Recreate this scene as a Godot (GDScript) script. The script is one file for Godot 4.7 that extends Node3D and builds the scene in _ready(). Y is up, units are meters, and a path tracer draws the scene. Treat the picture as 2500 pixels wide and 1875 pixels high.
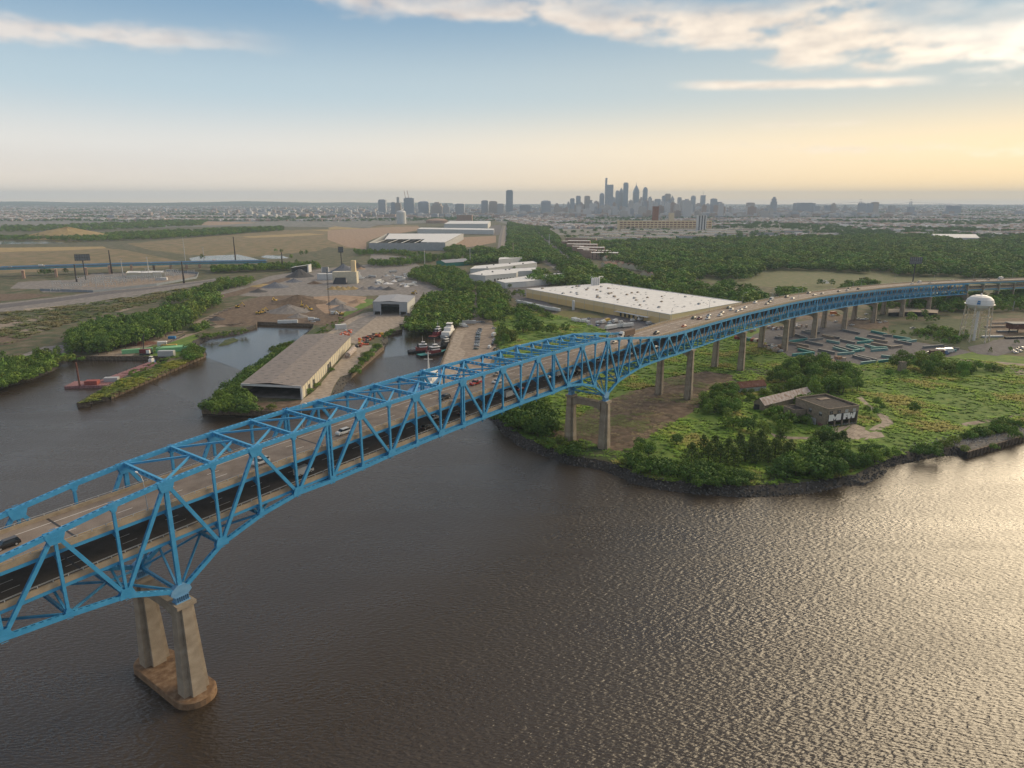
extends Node3D
# An aerial view over a tidal river: a blue double-deck cantilever truss bridge, docks, yards, woods and a hazy city beyond.
# Metres, y up; the camera hovers 121.7 m above the river and looks along -z.

var rng := RandomNumberGenerator.new()
var used := {}
var M := {}


# ---------------------------------------------------------------- mesh builder
class Build:
	var v := PackedVector3Array()
	var n := PackedVector3Array()
	var c := PackedColorArray()
	var col := Color(1, 1, 1)
	func tri(a: Vector3, b: Vector3, d: Vector3) -> void:
		var k := (b - a).cross(d - a).normalized()
		v.append(a); v.append(d); v.append(b)
		n.append(k); n.append(k); n.append(k)
		c.append(col); c.append(col); c.append(col)
	func trin(a: Vector3, b: Vector3, d: Vector3, na: Vector3, nb: Vector3, nd: Vector3) -> void:
		v.append(a); v.append(d); v.append(b)
		n.append(na); n.append(nd); n.append(nb)
		c.append(col); c.append(col); c.append(col)
	func quad(a: Vector3, b: Vector3, d: Vector3, e: Vector3) -> void:
		tri(a, b, d); tri(a, d, e)
	func quadn(a: Vector3, b: Vector3, d: Vector3, e: Vector3, na: Vector3, nb: Vector3, nd: Vector3, ne: Vector3) -> void:
		trin(a, b, d, na, nb, nd); trin(a, d, e, na, nd, ne)
	# box by centre, half axes
	func hex(o: Vector3, x: Vector3, y: Vector3, z: Vector3) -> void:
		quad(o - x - y + z, o + x - y + z, o + x + y + z, o - x + y + z)
		quad(o + x - y - z, o - x - y - z, o - x + y - z, o + x + y - z)
		quad(o + x - y + z, o + x - y - z, o + x + y - z, o + x + y + z)
		quad(o - x - y - z, o - x - y + z, o - x + y + z, o - x + y - z)
		quad(o - x + y + z, o + x + y + z, o + x + y - z, o - x + y - z)
		quad(o - x - y - z, o + x - y - z, o + x - y + z, o - x - y + z)
	func box(x0: float, y0: float, z0: float, x1: float, y1: float, z1: float) -> void:
		hex(Vector3((x0 + x1) / 2, (y0 + y1) / 2, (z0 + z1) / 2), Vector3((x1 - x0) / 2, 0, 0), Vector3(0, (y1 - y0) / 2, 0), Vector3(0, 0, (z1 - z0) / 2))
	# bar from a to b; h along «up», w across
	func bar(a: Vector3, b: Vector3, w: float, h: float, up := Vector3.UP) -> void:
		var d := b - a
		var x := d.normalized()
		var s := x.cross(up)
		if s.length() < 0.01:
			s = x.cross(Vector3(1, 0, 0.02))
		s = s.normalized()
		hex((a + b) / 2, d / 2, s.cross(x) * h / 2, s * w / 2)
	# round bar or cone, smooth sides
	func tube(a: Vector3, b: Vector3, r0: float, r1: float, k := 8, caps := true) -> void:
		var x := (b - a).normalized()
		var s := x.cross(Vector3.UP)
		if s.length() < 0.01:
			s = x.cross(Vector3.RIGHT)
		s = s.normalized()
		var t := x.cross(s)
		for i in k:
			var p := s * cos(TAU * i / k) + t * sin(TAU * i / k)
			var q := s * cos(TAU * (i + 1) / k) + t * sin(TAU * (i + 1) / k)
			quadn(a + p * r0, a + q * r0, b + q * r1, b + p * r1, p, q, q, p)
			if caps:
				if r1 > 0.0: tri(b + p * r1, b + q * r1, b)
				if r0 > 0.0: tri(a + q * r0, a + p * r0, a)
	# flat polygon outline (xz), extruded from y0 to y1
	func prism(poly: PackedVector2Array, y0: float, y1: float, top := 1.0, sides := true) -> void:
		var mid := Vector2.ZERO
		for p in poly: mid += p / poly.size()
		var up := PackedVector2Array()
		for p in poly: up.append(mid + (p - mid) * top)
		var idx := Geometry2D.triangulate_polygon(up)
		for i in range(0, idx.size(), 3):
			var a := up[idx[i]]; var b := up[idx[i + 1]]; var d := up[idx[i + 2]]
			if (b - a).cross(d - a) > 0.0:
				var t := b; b = d; d = t
			tri(Vector3(a.x, y1, a.y), Vector3(b.x, y1, b.y), Vector3(d.x, y1, d.y))
		if sides:
			var cw := Geometry2D.is_polygon_clockwise(poly)
			for i in poly.size():
				var j := (i + 1) % poly.size()
				var a := poly[i]; var b := poly[j]; var a2 := up[i]; var b2 := up[j]
				if cw:
					quad(Vector3(a.x, y0, a.y), Vector3(b.x, y0, b.y), Vector3(b2.x, y1, b2.y), Vector3(a2.x, y1, a2.y))
				else:
					quad(Vector3(b.x, y0, b.y), Vector3(a.x, y0, a.y), Vector3(a2.x, y1, a2.y), Vector3(b2.x, y1, b2.y))
	# outline in a vertical plane (x, y), extruded along z
	func plate(poly: PackedVector2Array, z0: float, z1: float) -> void:
		var idx := Geometry2D.triangulate_polygon(poly)
		for i in range(0, idx.size(), 3):
			var a := poly[idx[i]]; var b := poly[idx[i + 1]]; var d := poly[idx[i + 2]]
			if (b - a).cross(d - a) < 0.0:
				var t := b; b = d; d = t
			tri(Vector3(a.x, a.y, z1), Vector3(b.x, b.y, z1), Vector3(d.x, d.y, z1))
			tri(Vector3(a.x, a.y, z0), Vector3(d.x, d.y, z0), Vector3(b.x, b.y, z0))
		var cw := Geometry2D.is_polygon_clockwise(poly)
		for i in poly.size():
			var a := poly[i]; var b := poly[(i + 1) % poly.size()]
			if cw:
				var t := a; a = b; b = t
			quad(Vector3(a.x, a.y, z1), Vector3(a.x, a.y, z0), Vector3(b.x, b.y, z0), Vector3(b.x, b.y, z1))
	# surface of revolution about y: profile of (radius, height) from the bottom up
	func lathe(o: Vector3, prof: Array, k := 16) -> void:
		for i in prof.size() - 1:
			var p: Vector2 = prof[i]; var q: Vector2 = prof[i + 1]
			var sl := Vector2(q.y - p.y, p.x - q.x).normalized()
			for j in k:
				var a := TAU * j / k; var b := TAU * (j + 1) / k
				var da := Vector3(cos(a), 0, -sin(a)); var db := Vector3(cos(b), 0, -sin(b))
				var na := da * sl.x + Vector3.UP * sl.y; var nb := db * sl.x + Vector3.UP * sl.y
				if p.x > 0.001:
					trin(o + da * p.x + Vector3.UP * p.y, o + db * p.x + Vector3.UP * p.y, o + db * q.x + Vector3.UP * q.y, na, nb, nb)
				if q.x > 0.001:
					trin(o + da * p.x + Vector3.UP * p.y, o + db * q.x + Vector3.UP * q.y, o + da * q.x + Vector3.UP * q.y, na, nb, na)
	func mesh(tinted := false) -> ArrayMesh:
		var a := []
		a.resize(Mesh.ARRAY_MAX)
		a[Mesh.ARRAY_VERTEX] = v
		a[Mesh.ARRAY_NORMAL] = n
		if tinted: a[Mesh.ARRAY_COLOR] = c
		var m := ArrayMesh.new()
		if v.size(): m.add_surface_from_arrays(Mesh.PRIMITIVE_TRIANGLES, a)
		return m

# ---------------------------------------------------------------- nodes
func numbered(called: String) -> String:
	var k: int = used.get(called, 0)
	used[called] = k + 1
	return called if k == 0 else "%s_%03d" % [called, k]

func tag(o: Node, label: String, category := "", group := "") -> Node:
	o.set_meta("label", label)
	if category: o.set_meta("category", category)
	if group: o.set_meta("group", group)
	return o

func thing(called: String, label: String, category: String, at := Vector3.ZERO, turn := 0.0, group := "") -> Node3D:
	var o := Node3D.new()
	o.name = numbered(called)
	add_child(o)
	o.position = at
	o.rotation.y = turn
	tag(o, label, category, group)
	return o

func part(parent: Node3D, called: String, m: Mesh, mat: Material, xf := Transform3D()) -> MeshInstance3D:
	var o := MeshInstance3D.new()
	o.name = called
	o.mesh = m
	o.material_override = mat
	o.transform = xf
	parent.add_child(o, true)
	return o

func single(called: String, m: Mesh, mat: Material, label: String, category: String, at := Vector3.ZERO, turn := 0.0, group := "") -> MeshInstance3D:
	var o := MeshInstance3D.new()
	o.name = numbered(called)
	o.mesh = m
	o.material_override = mat
	add_child(o)
	o.position = at
	o.rotation.y = turn
	tag(o, label, category, group)
	return o

func setting(called: String, m: Mesh, mat: Material) -> MeshInstance3D:
	var o := MeshInstance3D.new()
	o.name = numbered(called)
	o.mesh = m
	o.material_override = mat
	o.set_meta("kind", "structure")
	add_child(o)
	return o

func again(o: Node3D, at: Vector3, turn: float, label: String, size := 1.0) -> Node3D:
	var c: Node3D = o.duplicate()
	c.name = numbered(String(o.name).rstrip("0123456789").rstrip("_"))
	add_child(c)
	c.transform = Transform3D(Basis(Vector3.UP, turn).scaled(Vector3.ONE * size), at)
	c.set_meta("label", label)
	return c

func pv(a: Array) -> PackedVector2Array:
	var p := PackedVector2Array()
	for i in range(0, a.size(), 2): p.append(Vector2(a[i], a[i + 1]))
	return p

# ---------------------------------------------------------------- materials (colours are linear albedo)
func lin(r: float, g: float, b: float) -> Color:
	return Color(r, g, b).linear_to_srgb()

func ramp(cols: Array) -> Gradient:
	var g := Gradient.new()
	g.offsets = PackedFloat32Array()
	g.colors = PackedColorArray()
	for i in cols.size():
		g.add_point(cols[i][0], lin(cols[i][1], cols[i][2], cols[i][3]))
	return g

func noise_tex(seed_: int, freq: float, oct: int, cols: Array, px := 512, kind := FastNoiseLite.TYPE_SIMPLEX_SMOOTH) -> NoiseTexture2D:
	var f := FastNoiseLite.new()
	f.seed = seed_
	f.noise_type = kind
	f.frequency = freq
	f.fractal_octaves = oct
	f.fractal_gain = 0.55
	var t := NoiseTexture2D.new()
	t.width = px
	t.height = px
	t.seamless = true
	t.seamless_blend_skirt = 0.2
	t.noise = f
	t.color_ramp = ramp(cols)
	t.generate_mipmaps = false
	return t

func plain(r: float, g: float, b: float, rough := 0.8, metal := 0.0) -> StandardMaterial3D:
	var m := StandardMaterial3D.new()
	m.albedo_color = lin(r, g, b)
	m.roughness = rough
	m.metallic = metal
	return m

# mottled material: base colour varied by noise of two scales (tile and tile2 in metres)
func mottled(seed_: int, cols: Array, tile: float, rough := 0.9, freq := 0.012, oct := 5, px := 256) -> StandardMaterial3D:
	var m := StandardMaterial3D.new()
	m.albedo_texture = noise_tex(seed_, freq, oct, cols, px)
	m.uv1_triplanar = true
	m.uv1_world_triplanar = true
	m.uv1_scale = Vector3.ONE / tile
	m.roughness = rough
	return m

func tinted(rough := 0.85) -> StandardMaterial3D:
	var m := StandardMaterial3D.new()
	m.vertex_color_use_as_albedo = true
	m.roughness = rough
	return m

func tones(r: float, g: float, b: float, spread: float) -> Array:
	var lo := 1.0 - spread; var hi := 1.0 + spread
	return [[0.0, r * lo, g * lo, b * lo], [0.35, r * (1 - spread * 0.45), g * (1 - spread * 0.4), b * (1 - spread * 0.4)], [0.6, r, g, b], [1.0, r * hi, g * hi, b * hi]]


# ---------------------------------------------------------------- camera, sky, sun
func mixc(a: Vector3, b: Vector3, t: float) -> Vector3:
	return a + (b - a) * t

func table(t: Array, x: float) -> float:
	if x <= t[0][0]: return t[0][1]
	for i in range(1, t.size()):
		if x <= t[i][0]:
			return lerpf(t[i - 1][1], t[i][1], (x - t[i - 1][0]) / (t[i][0] - t[i - 1][0]))
	return t[-1][1]

func sky_picture() -> ImageTexture:
	var w := 2560
	var h := 1280
	var f := FastNoiseLite.new()
	f.seed = 11
	f.frequency = 1.0
	f.fractal_octaves = 6
	f.fractal_gain = 0.58
	var g := FastNoiseLite.new()
	g.seed = 23
	g.frequency = 1.0
	g.fractal_octaves = 3
	var px := PackedFloat32Array()
	px.resize(w * h * 3)
	var low_edge := PackedFloat32Array()
	low_edge.resize(w)
	var left_mid := PackedFloat32Array()
	left_mid.resize(w)
	var warmth := PackedFloat32Array()
	warmth.resize(w)
	var sa := PackedFloat32Array()
	sa.resize(w)
	var ca := PackedFloat32Array()
	ca.resize(w)
	var az_of := PackedFloat32Array()
	az_of.resize(w)
	for i in w:
		var az := wrapf((i + 0.5) / w * 360.0, -180.0, 180.0)      # 0 straight ahead, along -z
		az_of[i] = az
		low_edge[i] = table([[-40, 15.5], [-16, 13.7], [-8, 12.9], [0, 12.4], [7, 11.7], [14, 10.7], [20, 9.5], [26, 8.4], [32, 7.9], [45, 7.4], [75, 8.5], [110, 13.0]], az)
		left_mid[i] = table([[-60, 9.8], [-34, 10.35], [-26, 10.6], [-17, 10.9]], az)
		warmth[i] = smoothstep(-28.0, 46.0, az) * (1.0 - smoothstep(70.0, 150.0, az))
		sa[i] = sin(deg_to_rad(az))
		ca[i] = cos(deg_to_rad(az))
	for j in h:
		var el := (0.5 - (j + 0.5) / h) * 180.0
		var e := maxf(el, 0.0)
		var cold := Vector3(0.80, 0.68, 0.55)
		var gold := Vector3(1.12, 0.78, 0.36)
		var k := smoothstep(0.0, 3.6, e)
		cold = mixc(cold, Vector3(0.66, 0.635, 0.59), k)
		gold = mixc(gold, Vector3(0.98, 0.76, 0.45), k)
		k = smoothstep(3.0, 8.0, e)
		cold = mixc(cold, Vector3(0.40, 0.50, 0.555), k)
		gold = mixc(gold, Vector3(0.50, 0.53, 0.50), k)
		k = smoothstep(7.0, 14.5, e)
		cold = mixc(cold, Vector3(0.175, 0.295, 0.425), k)
		gold = mixc(gold, Vector3(0.26, 0.37, 0.45), k)
		k = smoothstep(14.0, 60.0, e)
		cold = mixc(cold, Vector3(0.085, 0.175, 0.32), k)
		gold = mixc(gold, Vector3(0.11, 0.20, 0.34), k)
		var ce := cos(deg_to_rad(e))
		var se := sin(deg_to_rad(e))
		var far_ := ce / (se + 0.09)
		var row := j * w * 3
		for i in w:
			var wm := warmth[i]
			var c := cold + (gold - cold) * wm
			if el > 0.0:
				var x := sa[i] * far_
				var y := ca[i] * far_
				var az := az_of[i]
				var n := f.get_noise_2d(x * 1.35, y * 1.35)
				var m := f.get_noise_2d(x * 3.6 + 40.0, y * 3.6)
				var big := g.get_noise_2d(x * 0.42 + 7.0, y * 0.42)
				# the broad bank that climbs to the left
				var lo := low_edge[i]
				var dz := e - lo + n * 1.5
				var den := smoothstep(-0.15, 1.0, dz) * (1.0 - smoothstep(1.7, 4.6, dz + big * 2.4)) * smoothstep(-27.0, -12.0, az + n * 8.0) * (1.0 - smoothstep(60.0, 115.0, az))
				den *= smoothstep(-0.62, 0.10, n + m * 0.75 + 0.12)
				# everything above: broken fair-weather sheets
				var over := smoothstep(14.5, 21.0, e) * smoothstep(-0.42, 0.20, big * 1.1 + n * 0.6 + 0.04)
				den = maxf(den, over * 0.85)
				# thin long cloud below it
				var lx := (az - 21.3) / 9.9
				var lens := (1.0 - smoothstep(0.55, 1.0, absf(lx))) * (1.0 - smoothstep(0.12, 0.42, absf(e - (7.98 - lx * 0.34) + m * 0.10)))
				den = maxf(den, lens * 0.95)
				# wisps on the left
				var wl := (1.0 - smoothstep(0.25, 1.05, absf(e - left_mid[i] + n * 0.8))) * (1.0 - smoothstep(-27.0, -15.0, az)) * smoothstep(-0.40, 0.28, n + m * 0.5 + 0.12)
				den = maxf(den, wl * 0.85)
				# faint streaks over the warm horizon
				var st := (1.0 - smoothstep(0.0, 0.28, absf(e - 5.25 + m * 0.25))) * (1.0 - smoothstep(3.0, 4.5, absf(az - 22.0)))
				st = maxf(st, (1.0 - smoothstep(0.0, 0.45, absf(e - 3.5 + (az - 25.0) * 0.035 + m * 0.5))) * smoothstep(12.0, 22.0, az))
				den = maxf(den, st * 0.55 * smoothstep(-0.5, 0.4, n))
				var lit := clampf(0.5 + m * 0.9 + (dz - 1.4) * -0.06, 0.0, 1.0)
				var white := mixc(Vector3(0.47, 0.42, 0.41), Vector3(0.66, 0.60, 0.55), lit)
				white = mixc(white, mixc(Vector3(0.62, 0.55, 0.47), Vector3(0.92, 0.79, 0.63), lit), wm)
				var near_sun := ce * cos(deg_to_rad(20.0)) * cos(deg_to_rad(az - 60.0)) + se * sin(deg_to_rad(20.0))
				white *= 1.0 + 0.9 * smoothstep(0.80, 1.0, near_sun)
				c = c + (white - c) * den
				# a dull veil low on the left
				var veil := (1.0 - smoothstep(0.2, 1.5, absf(e - 2.4 + n * 0.5))) * 0.16 * (1.0 - wm)
				c = c + (Vector3(0.50, 0.46, 0.43) - c) * veil
			px[row + i * 3] = c.x
			px[row + i * 3 + 1] = c.y
			px[row + i * 3 + 2] = c.z
	return ImageTexture.create_from_image(Image.create_from_data(w, h, false, Image.FORMAT_RGBF, px.to_byte_array()))

func view_and_light() -> void:
	var cam := Camera3D.new()
	cam.name = "camera"
	cam.position = Vector3(0, 121.7, 0)
	cam.rotation_degrees = Vector3(-15.05, 0, 0)
	cam.fov = 58.49
	cam.near = 1.0
	cam.far = 60000.0
	add_child(cam)
	cam.current = true
	var pano := PanoramaSkyMaterial.new()
	pano.panorama = sky_picture()
	pano.energy_multiplier = 0.76
	var sky := Sky.new()
	sky.sky_material = pano
	var e := Environment.new()
	e.background_mode = Environment.BG_SKY
	e.sky = sky
	e.tonemap_mode = Environment.TONE_MAPPER_LINEAR
	e.tonemap_exposure = 1.75
	e.fog_enabled = true
	e.fog_mode = Environment.FOG_MODE_EXPONENTIAL
	e.fog_density = 0.000066
	e.fog_light_color = Color(0.82, 0.91, 1.0)
	e.sdfgi_enabled = true
	e.ssao_enabled = true
	e.ssil_enabled = true
	var we := WorldEnvironment.new()
	we.name = "daylight"
	we.environment = e
	add_child(we)
	var sun := DirectionalLight3D.new()
	sun.name = "sun"
	var az := deg_to_rad(52.0)
	var el := deg_to_rad(24.0)
	var to := Vector3(sin(az) * cos(el), sin(el), -cos(az) * cos(el))
	sun.basis = Basis.looking_at(-to)
	sun.light_color = Color(1.0, 0.90, 0.74)
	sun.light_energy = 0.72
	sun.light_angular_distance = 50.0
	sun.shadow_enabled = true
	add_child(sun)


# ---------------------------------------------------------------- ground, water
var fine_cache := {}
func layered(seed_: int, cols: Array, tile: float, fine: Array, fine_tile: float, rough := 0.95, freq := 0.012, fine_freq := 0.03) -> StandardMaterial3D:
	var m := mottled(seed_, cols, tile, rough, freq, 6, 1024 if seed_ < 15 else 512)
	m.detail_enabled = true
	m.detail_blend_mode = BaseMaterial3D.BLEND_MODE_MUL
	m.detail_uv_layer = BaseMaterial3D.DETAIL_UV_2
	m.uv2_triplanar = true
	m.uv2_world_triplanar = true
	m.uv2_scale = Vector3.ONE / fine_tile
	var key := str(fine)
	if not fine_cache.has(key): fine_cache[key] = noise_tex(seed_ + 500, fine_freq, 4, fine, 512)
	m.detail_albedo = fine_cache[key]
	return m

func make_materials() -> void:
	var grain := [[0.0, 0.45, 0.45, 0.45], [0.45, 0.72, 0.72, 0.72], [1.0, 1.0, 1.0, 1.0]]
	var soft := [[0.0, 0.68, 0.68, 0.68], [0.5, 0.85, 0.85, 0.85], [1.0, 1.0, 1.0, 1.0]]
	M.rough_ground = layered(1, [[0.0, 0.040, 0.060, 0.018], [0.30, 0.075, 0.095, 0.032], [0.5, 0.115, 0.110, 0.045], [0.62, 0.15, 0.125, 0.065], [0.8, 0.20, 0.165, 0.105], [1.0, 0.24, 0.20, 0.14]], 260.0, grain, 31.0)
	M.meadow = layered(2, [[0.0, 0.075, 0.15, 0.012], [0.35, 0.115, 0.21, 0.018], [0.6, 0.15, 0.25, 0.024], [0.8, 0.20, 0.255, 0.04], [1.0, 0.26, 0.25, 0.08]], 120.0, grain, 13.0)
	M.scrub = layered(3, [[0.0, 0.030, 0.055, 0.014], [0.4, 0.055, 0.085, 0.022], [0.7, 0.085, 0.105, 0.034], [1.0, 0.14, 0.125, 0.06]], 90.0, grain, 11.0)
	M.reeds = layered(4, [[0.0, 0.085, 0.115, 0.035], [0.4, 0.13, 0.155, 0.05], [0.65, 0.185, 0.175, 0.075], [1.0, 0.235, 0.19, 0.11]], 150.0, grain, 24.0)
	M.dirt = layered(5, [[0.0, 0.075, 0.048, 0.030], [0.4, 0.125, 0.082, 0.052], [0.65, 0.175, 0.122, 0.078], [1.0, 0.25, 0.185, 0.12]], 75.0, soft, 9.0)
	M.pale_dirt = layered(6, [[0.0, 0.18, 0.135, 0.105], [0.45, 0.27, 0.215, 0.165], [0.7, 0.34, 0.275, 0.215], [1.0, 0.42, 0.35, 0.285]], 85.0, soft, 13.0)
	M.gravel = layered(7, [[0.0, 0.145, 0.130, 0.120], [0.45, 0.215, 0.195, 0.180], [0.7, 0.275, 0.250, 0.230], [1.0, 0.36, 0.33, 0.30]], 95.0, soft, 12.0)
	M.asphalt = layered(8, [[0.0, 0.085, 0.080, 0.085], [0.45, 0.125, 0.117, 0.120], [0.7, 0.155, 0.145, 0.147], [1.0, 0.205, 0.19, 0.185]], 60.0, soft, 8.0)
	M.field_gold = layered(9, [[0.0, 0.27, 0.19, 0.075], [0.5, 0.38, 0.275, 0.115], [1.0, 0.46, 0.35, 0.17]], 220.0, soft, 30.0)
	M.field_brown = layered(10, [[0.0, 0.105, 0.105, 0.036], [0.35, 0.165, 0.14, 0.055], [0.6, 0.235, 0.17, 0.085], [1.0, 0.31, 0.215, 0.125]], 420.0, soft, 50.0)
	M.tan_earth = layered(11, [[0.0, 0.25, 0.165, 0.105], [0.5, 0.36, 0.245, 0.16], [1.0, 0.47, 0.34, 0.235]], 160.0, soft, 23.0)
	M.lawn = layered(12, [[0.0, 0.095, 0.105, 0.022], [0.5, 0.15, 0.14, 0.034], [1.0, 0.20, 0.17, 0.05]], 70.0, soft, 9.0)
	M.town_ground = layered(13, [[0.0, 0.10, 0.12, 0.08], [0.4, 0.19, 0.19, 0.165], [0.7, 0.29, 0.275, 0.26], [1.0, 0.40, 0.37, 0.35]], 500.0, grain, 61.0)
	M.mud = layered(14, [[0.0, 0.018, 0.015, 0.012], [0.5, 0.038, 0.031, 0.024], [1.0, 0.075, 0.062, 0.048]], 22.0, grain, 5.0, 0.75)
	M.stone = mottled(15, [[0.0, 0.035, 0.033, 0.030], [0.5, 0.095, 0.088, 0.080], [1.0, 0.22, 0.205, 0.19]], 9.0, 0.9)
	M.concrete = layered(16, [[0.0, 0.25, 0.20, 0.145], [0.45, 0.36, 0.295, 0.22], [0.7, 0.42, 0.35, 0.265], [1.0, 0.50, 0.425, 0.335]], 24.0, soft, 3.7, 0.9)
	M.slab = layered(17, [[0.0, 0.24, 0.195, 0.15], [0.5, 0.37, 0.305, 0.24], [1.0, 0.49, 0.41, 0.33]], 32.0, soft, 5.0, 0.9)
	M.timber = mottled(18, [[0.0, 0.055, 0.040, 0.027], [0.5, 0.135, 0.10, 0.068], [1.0, 0.26, 0.20, 0.14]], 7.0, 0.95)
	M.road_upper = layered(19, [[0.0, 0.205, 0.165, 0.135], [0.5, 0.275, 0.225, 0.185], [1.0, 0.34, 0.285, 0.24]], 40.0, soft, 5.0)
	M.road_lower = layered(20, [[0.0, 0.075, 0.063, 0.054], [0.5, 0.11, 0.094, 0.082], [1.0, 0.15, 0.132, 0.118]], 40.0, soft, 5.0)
	M.barrier = layered(21, [[0.0, 0.30, 0.235, 0.16], [0.5, 0.43, 0.345, 0.24], [1.0, 0.54, 0.445, 0.325]], 14.0, soft, 3.0)
	M.steel = layered(22, [[0.0, 0.035, 0.25, 0.47], [0.5, 0.055, 0.33, 0.60], [1.0, 0.10, 0.40, 0.67]], 18.0, [[0.0, 0.66, 0.68, 0.70], [0.4, 0.90, 0.91, 0.92], [1.0, 1.0, 1.0, 1.0]], 3.1, 0.5)
	M.pale_steel = layered(23, [[0.0, 0.12, 0.30, 0.50], [0.5, 0.17, 0.37, 0.57], [1.0, 0.23, 0.43, 0.62]], 12.0, [[0.0, 0.80, 0.82, 0.85], [0.5, 0.93, 0.94, 0.95], [1.0, 1.0, 1.0, 1.0]], 2.3, 0.55)
	M.green_steel = mottled(24, [[0.0, 0.20, 0.33, 0.27], [0.5, 0.27, 0.42, 0.35], [1.0, 0.35, 0.50, 0.42]], 15.0, 0.6)
	M.line_white = plain(0.72, 0.70, 0.66)
	M.line_yellow = plain(0.55, 0.34, 0.07)
	M.dark_metal = plain(0.035, 0.035, 0.038, 0.6)
	M.galvanised = plain(0.42, 0.43, 0.43, 0.5, 0.2)
	M.white = plain(0.72, 0.71, 0.68, 0.6)
	M.glass = plain(0.02, 0.025, 0.03, 0.08)
	M.rubber = plain(0.02, 0.02, 0.02, 0.9)
	# water: murky brown, wind ripples as a normal map
	M.river = water(31, 0.3, 150.0, 0.085, 0.36)
	M.ruffled_water = M.river.duplicate()
	M.ruffled_water.normal_scale = 0.28
	M.ruffled_water.roughness = 0.14
	M.dock_water = M.river.duplicate()
	M.dock_water.normal_scale = 0.1
	M.dock_water.roughness = 0.05

func water(seed_: int, strength: float, tile: float, freq: float, rough: float) -> StandardMaterial3D:
	var m := plain(0.040, 0.029, 0.019, rough)
	m.metallic_specular = 0.5
	var f := FastNoiseLite.new()
	f.seed = seed_
	f.noise_type = FastNoiseLite.TYPE_SIMPLEX_SMOOTH
	f.frequency = freq
	f.fractal_octaves = 4
	f.fractal_gain = 0.6
	var t := NoiseTexture2D.new()
	t.width = 2048
	t.height = 2048
	t.seamless = true
	t.seamless_blend_skirt = 0.06
	t.as_normal_map = true
	t.bump_strength = 6.0
	t.noise = f
	t.generate_mipmaps = false
	m.normal_enabled = true
	m.normal_texture = t
	m.normal_scale = strength
	m.uv1_triplanar = true
	m.uv1_world_triplanar = true
	m.uv1_scale = Vector3(1.0 / (tile * 3.4), 1.0 / tile, 1.0 / tile)
	# wind lanes: streaks of rougher and smoother water
	m.roughness_texture = noise_tex(seed_ + 3, 0.011, 4, [[0.0, 0.25, 0.25, 0.25], [0.4, 0.5, 0.5, 0.5], [1.0, 1.0, 1.0, 1.0]], 512)
	return m

var land_outline := PackedVector2Array()
func patch(called: String, outline: Array, mat: Material, lift := 0.05) -> MeshInstance3D:
	var b := Build.new()
	if land_outline.is_empty():
		land_outline = pv(SHORE_LAND)
		for i in 41: land_outline.append(Vector2(sin(lerpf(1.5, -1.35, i / 40.0)), -cos(lerpf(1.5, -1.35, i / 40.0))) * 19600.0)
		land_outline = Geometry2D.offset_polygon(land_outline, -0.6)[0]
	for piece in Geometry2D.intersect_polygons(pv(outline), land_outline):
		b.prism(piece, 0, LAND_Y + lift, 1.0, false)
	return setting(called, b.mesh(), mat)

const LAND_Y := 3.0
const SHORE_WATER := [-9000, -2600, -3500, -900, -1500, -560, -370.9, -409.7, -351.3, -424.8, -341.5, -440.9, -335.5, -465.1, -337.6, -491.8, -347.3, -516, -345.5, -524.5, -272.9, -524.5, -268.5, -515.4, -268.7, -494.4, -273.5, -462.8, -271.9, -436, -269.1, -407.9, -263, -397.3, -256.1, -399.1, -258.7, -406.1, -253, -414.1, -253, -416.4, -244.8, -535.1, -250.2, -548.6, -273, -585.4, -272.5, -615.3, -255.9, -631.3, -251.2, -665.8, -256, -681.6, -196.7, -670.4, -195.3, -648.1, -190.7, -596.3, -187.2, -548.6, -188.6, -513.2, -188.6, -462.8, -187.1, -424.8, -186.9, -394.9, -182.3, -384.9, -146.6, -380.4, -137.1, -380.9, -109.3, -388.5, -108.8, -414.4, -112.3, -436.8, -114, -459.8, -113, -469, -107.2, -563.7, -109.9, -589.1, -115.5, -626.7, -103.8, -637.7, -108.2, -665.8, -79.1, -659.8, -54, -656.8, -54.9, -651, -53.7, -517.8, -52.6, -448.7, -46.9, -431.5, -25.2, -403.7, -9.7, -369.1, -4.8, -350.7, 3.2, -331.2, 14.6, -318.1, 26, -305.5, 41, -298.6, 48.4, -291.2, 53.7, -282.1, 63.6, -276.3, 80.4, -271.4, 97.2, -268, 111.8, -269.4, 131.1, -273.2, 145.2, -280.3, 155.1, -280.8, 171.7, -294.1, 176, -301.6, 186.4, -306.5, 196, -310.6, 210.1, -316.8, 219.9, -317.3, 221.5, -313.1, 266.7, -337.2, 503.9, -439.5, 2500, -150, 9000, 400]
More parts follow.
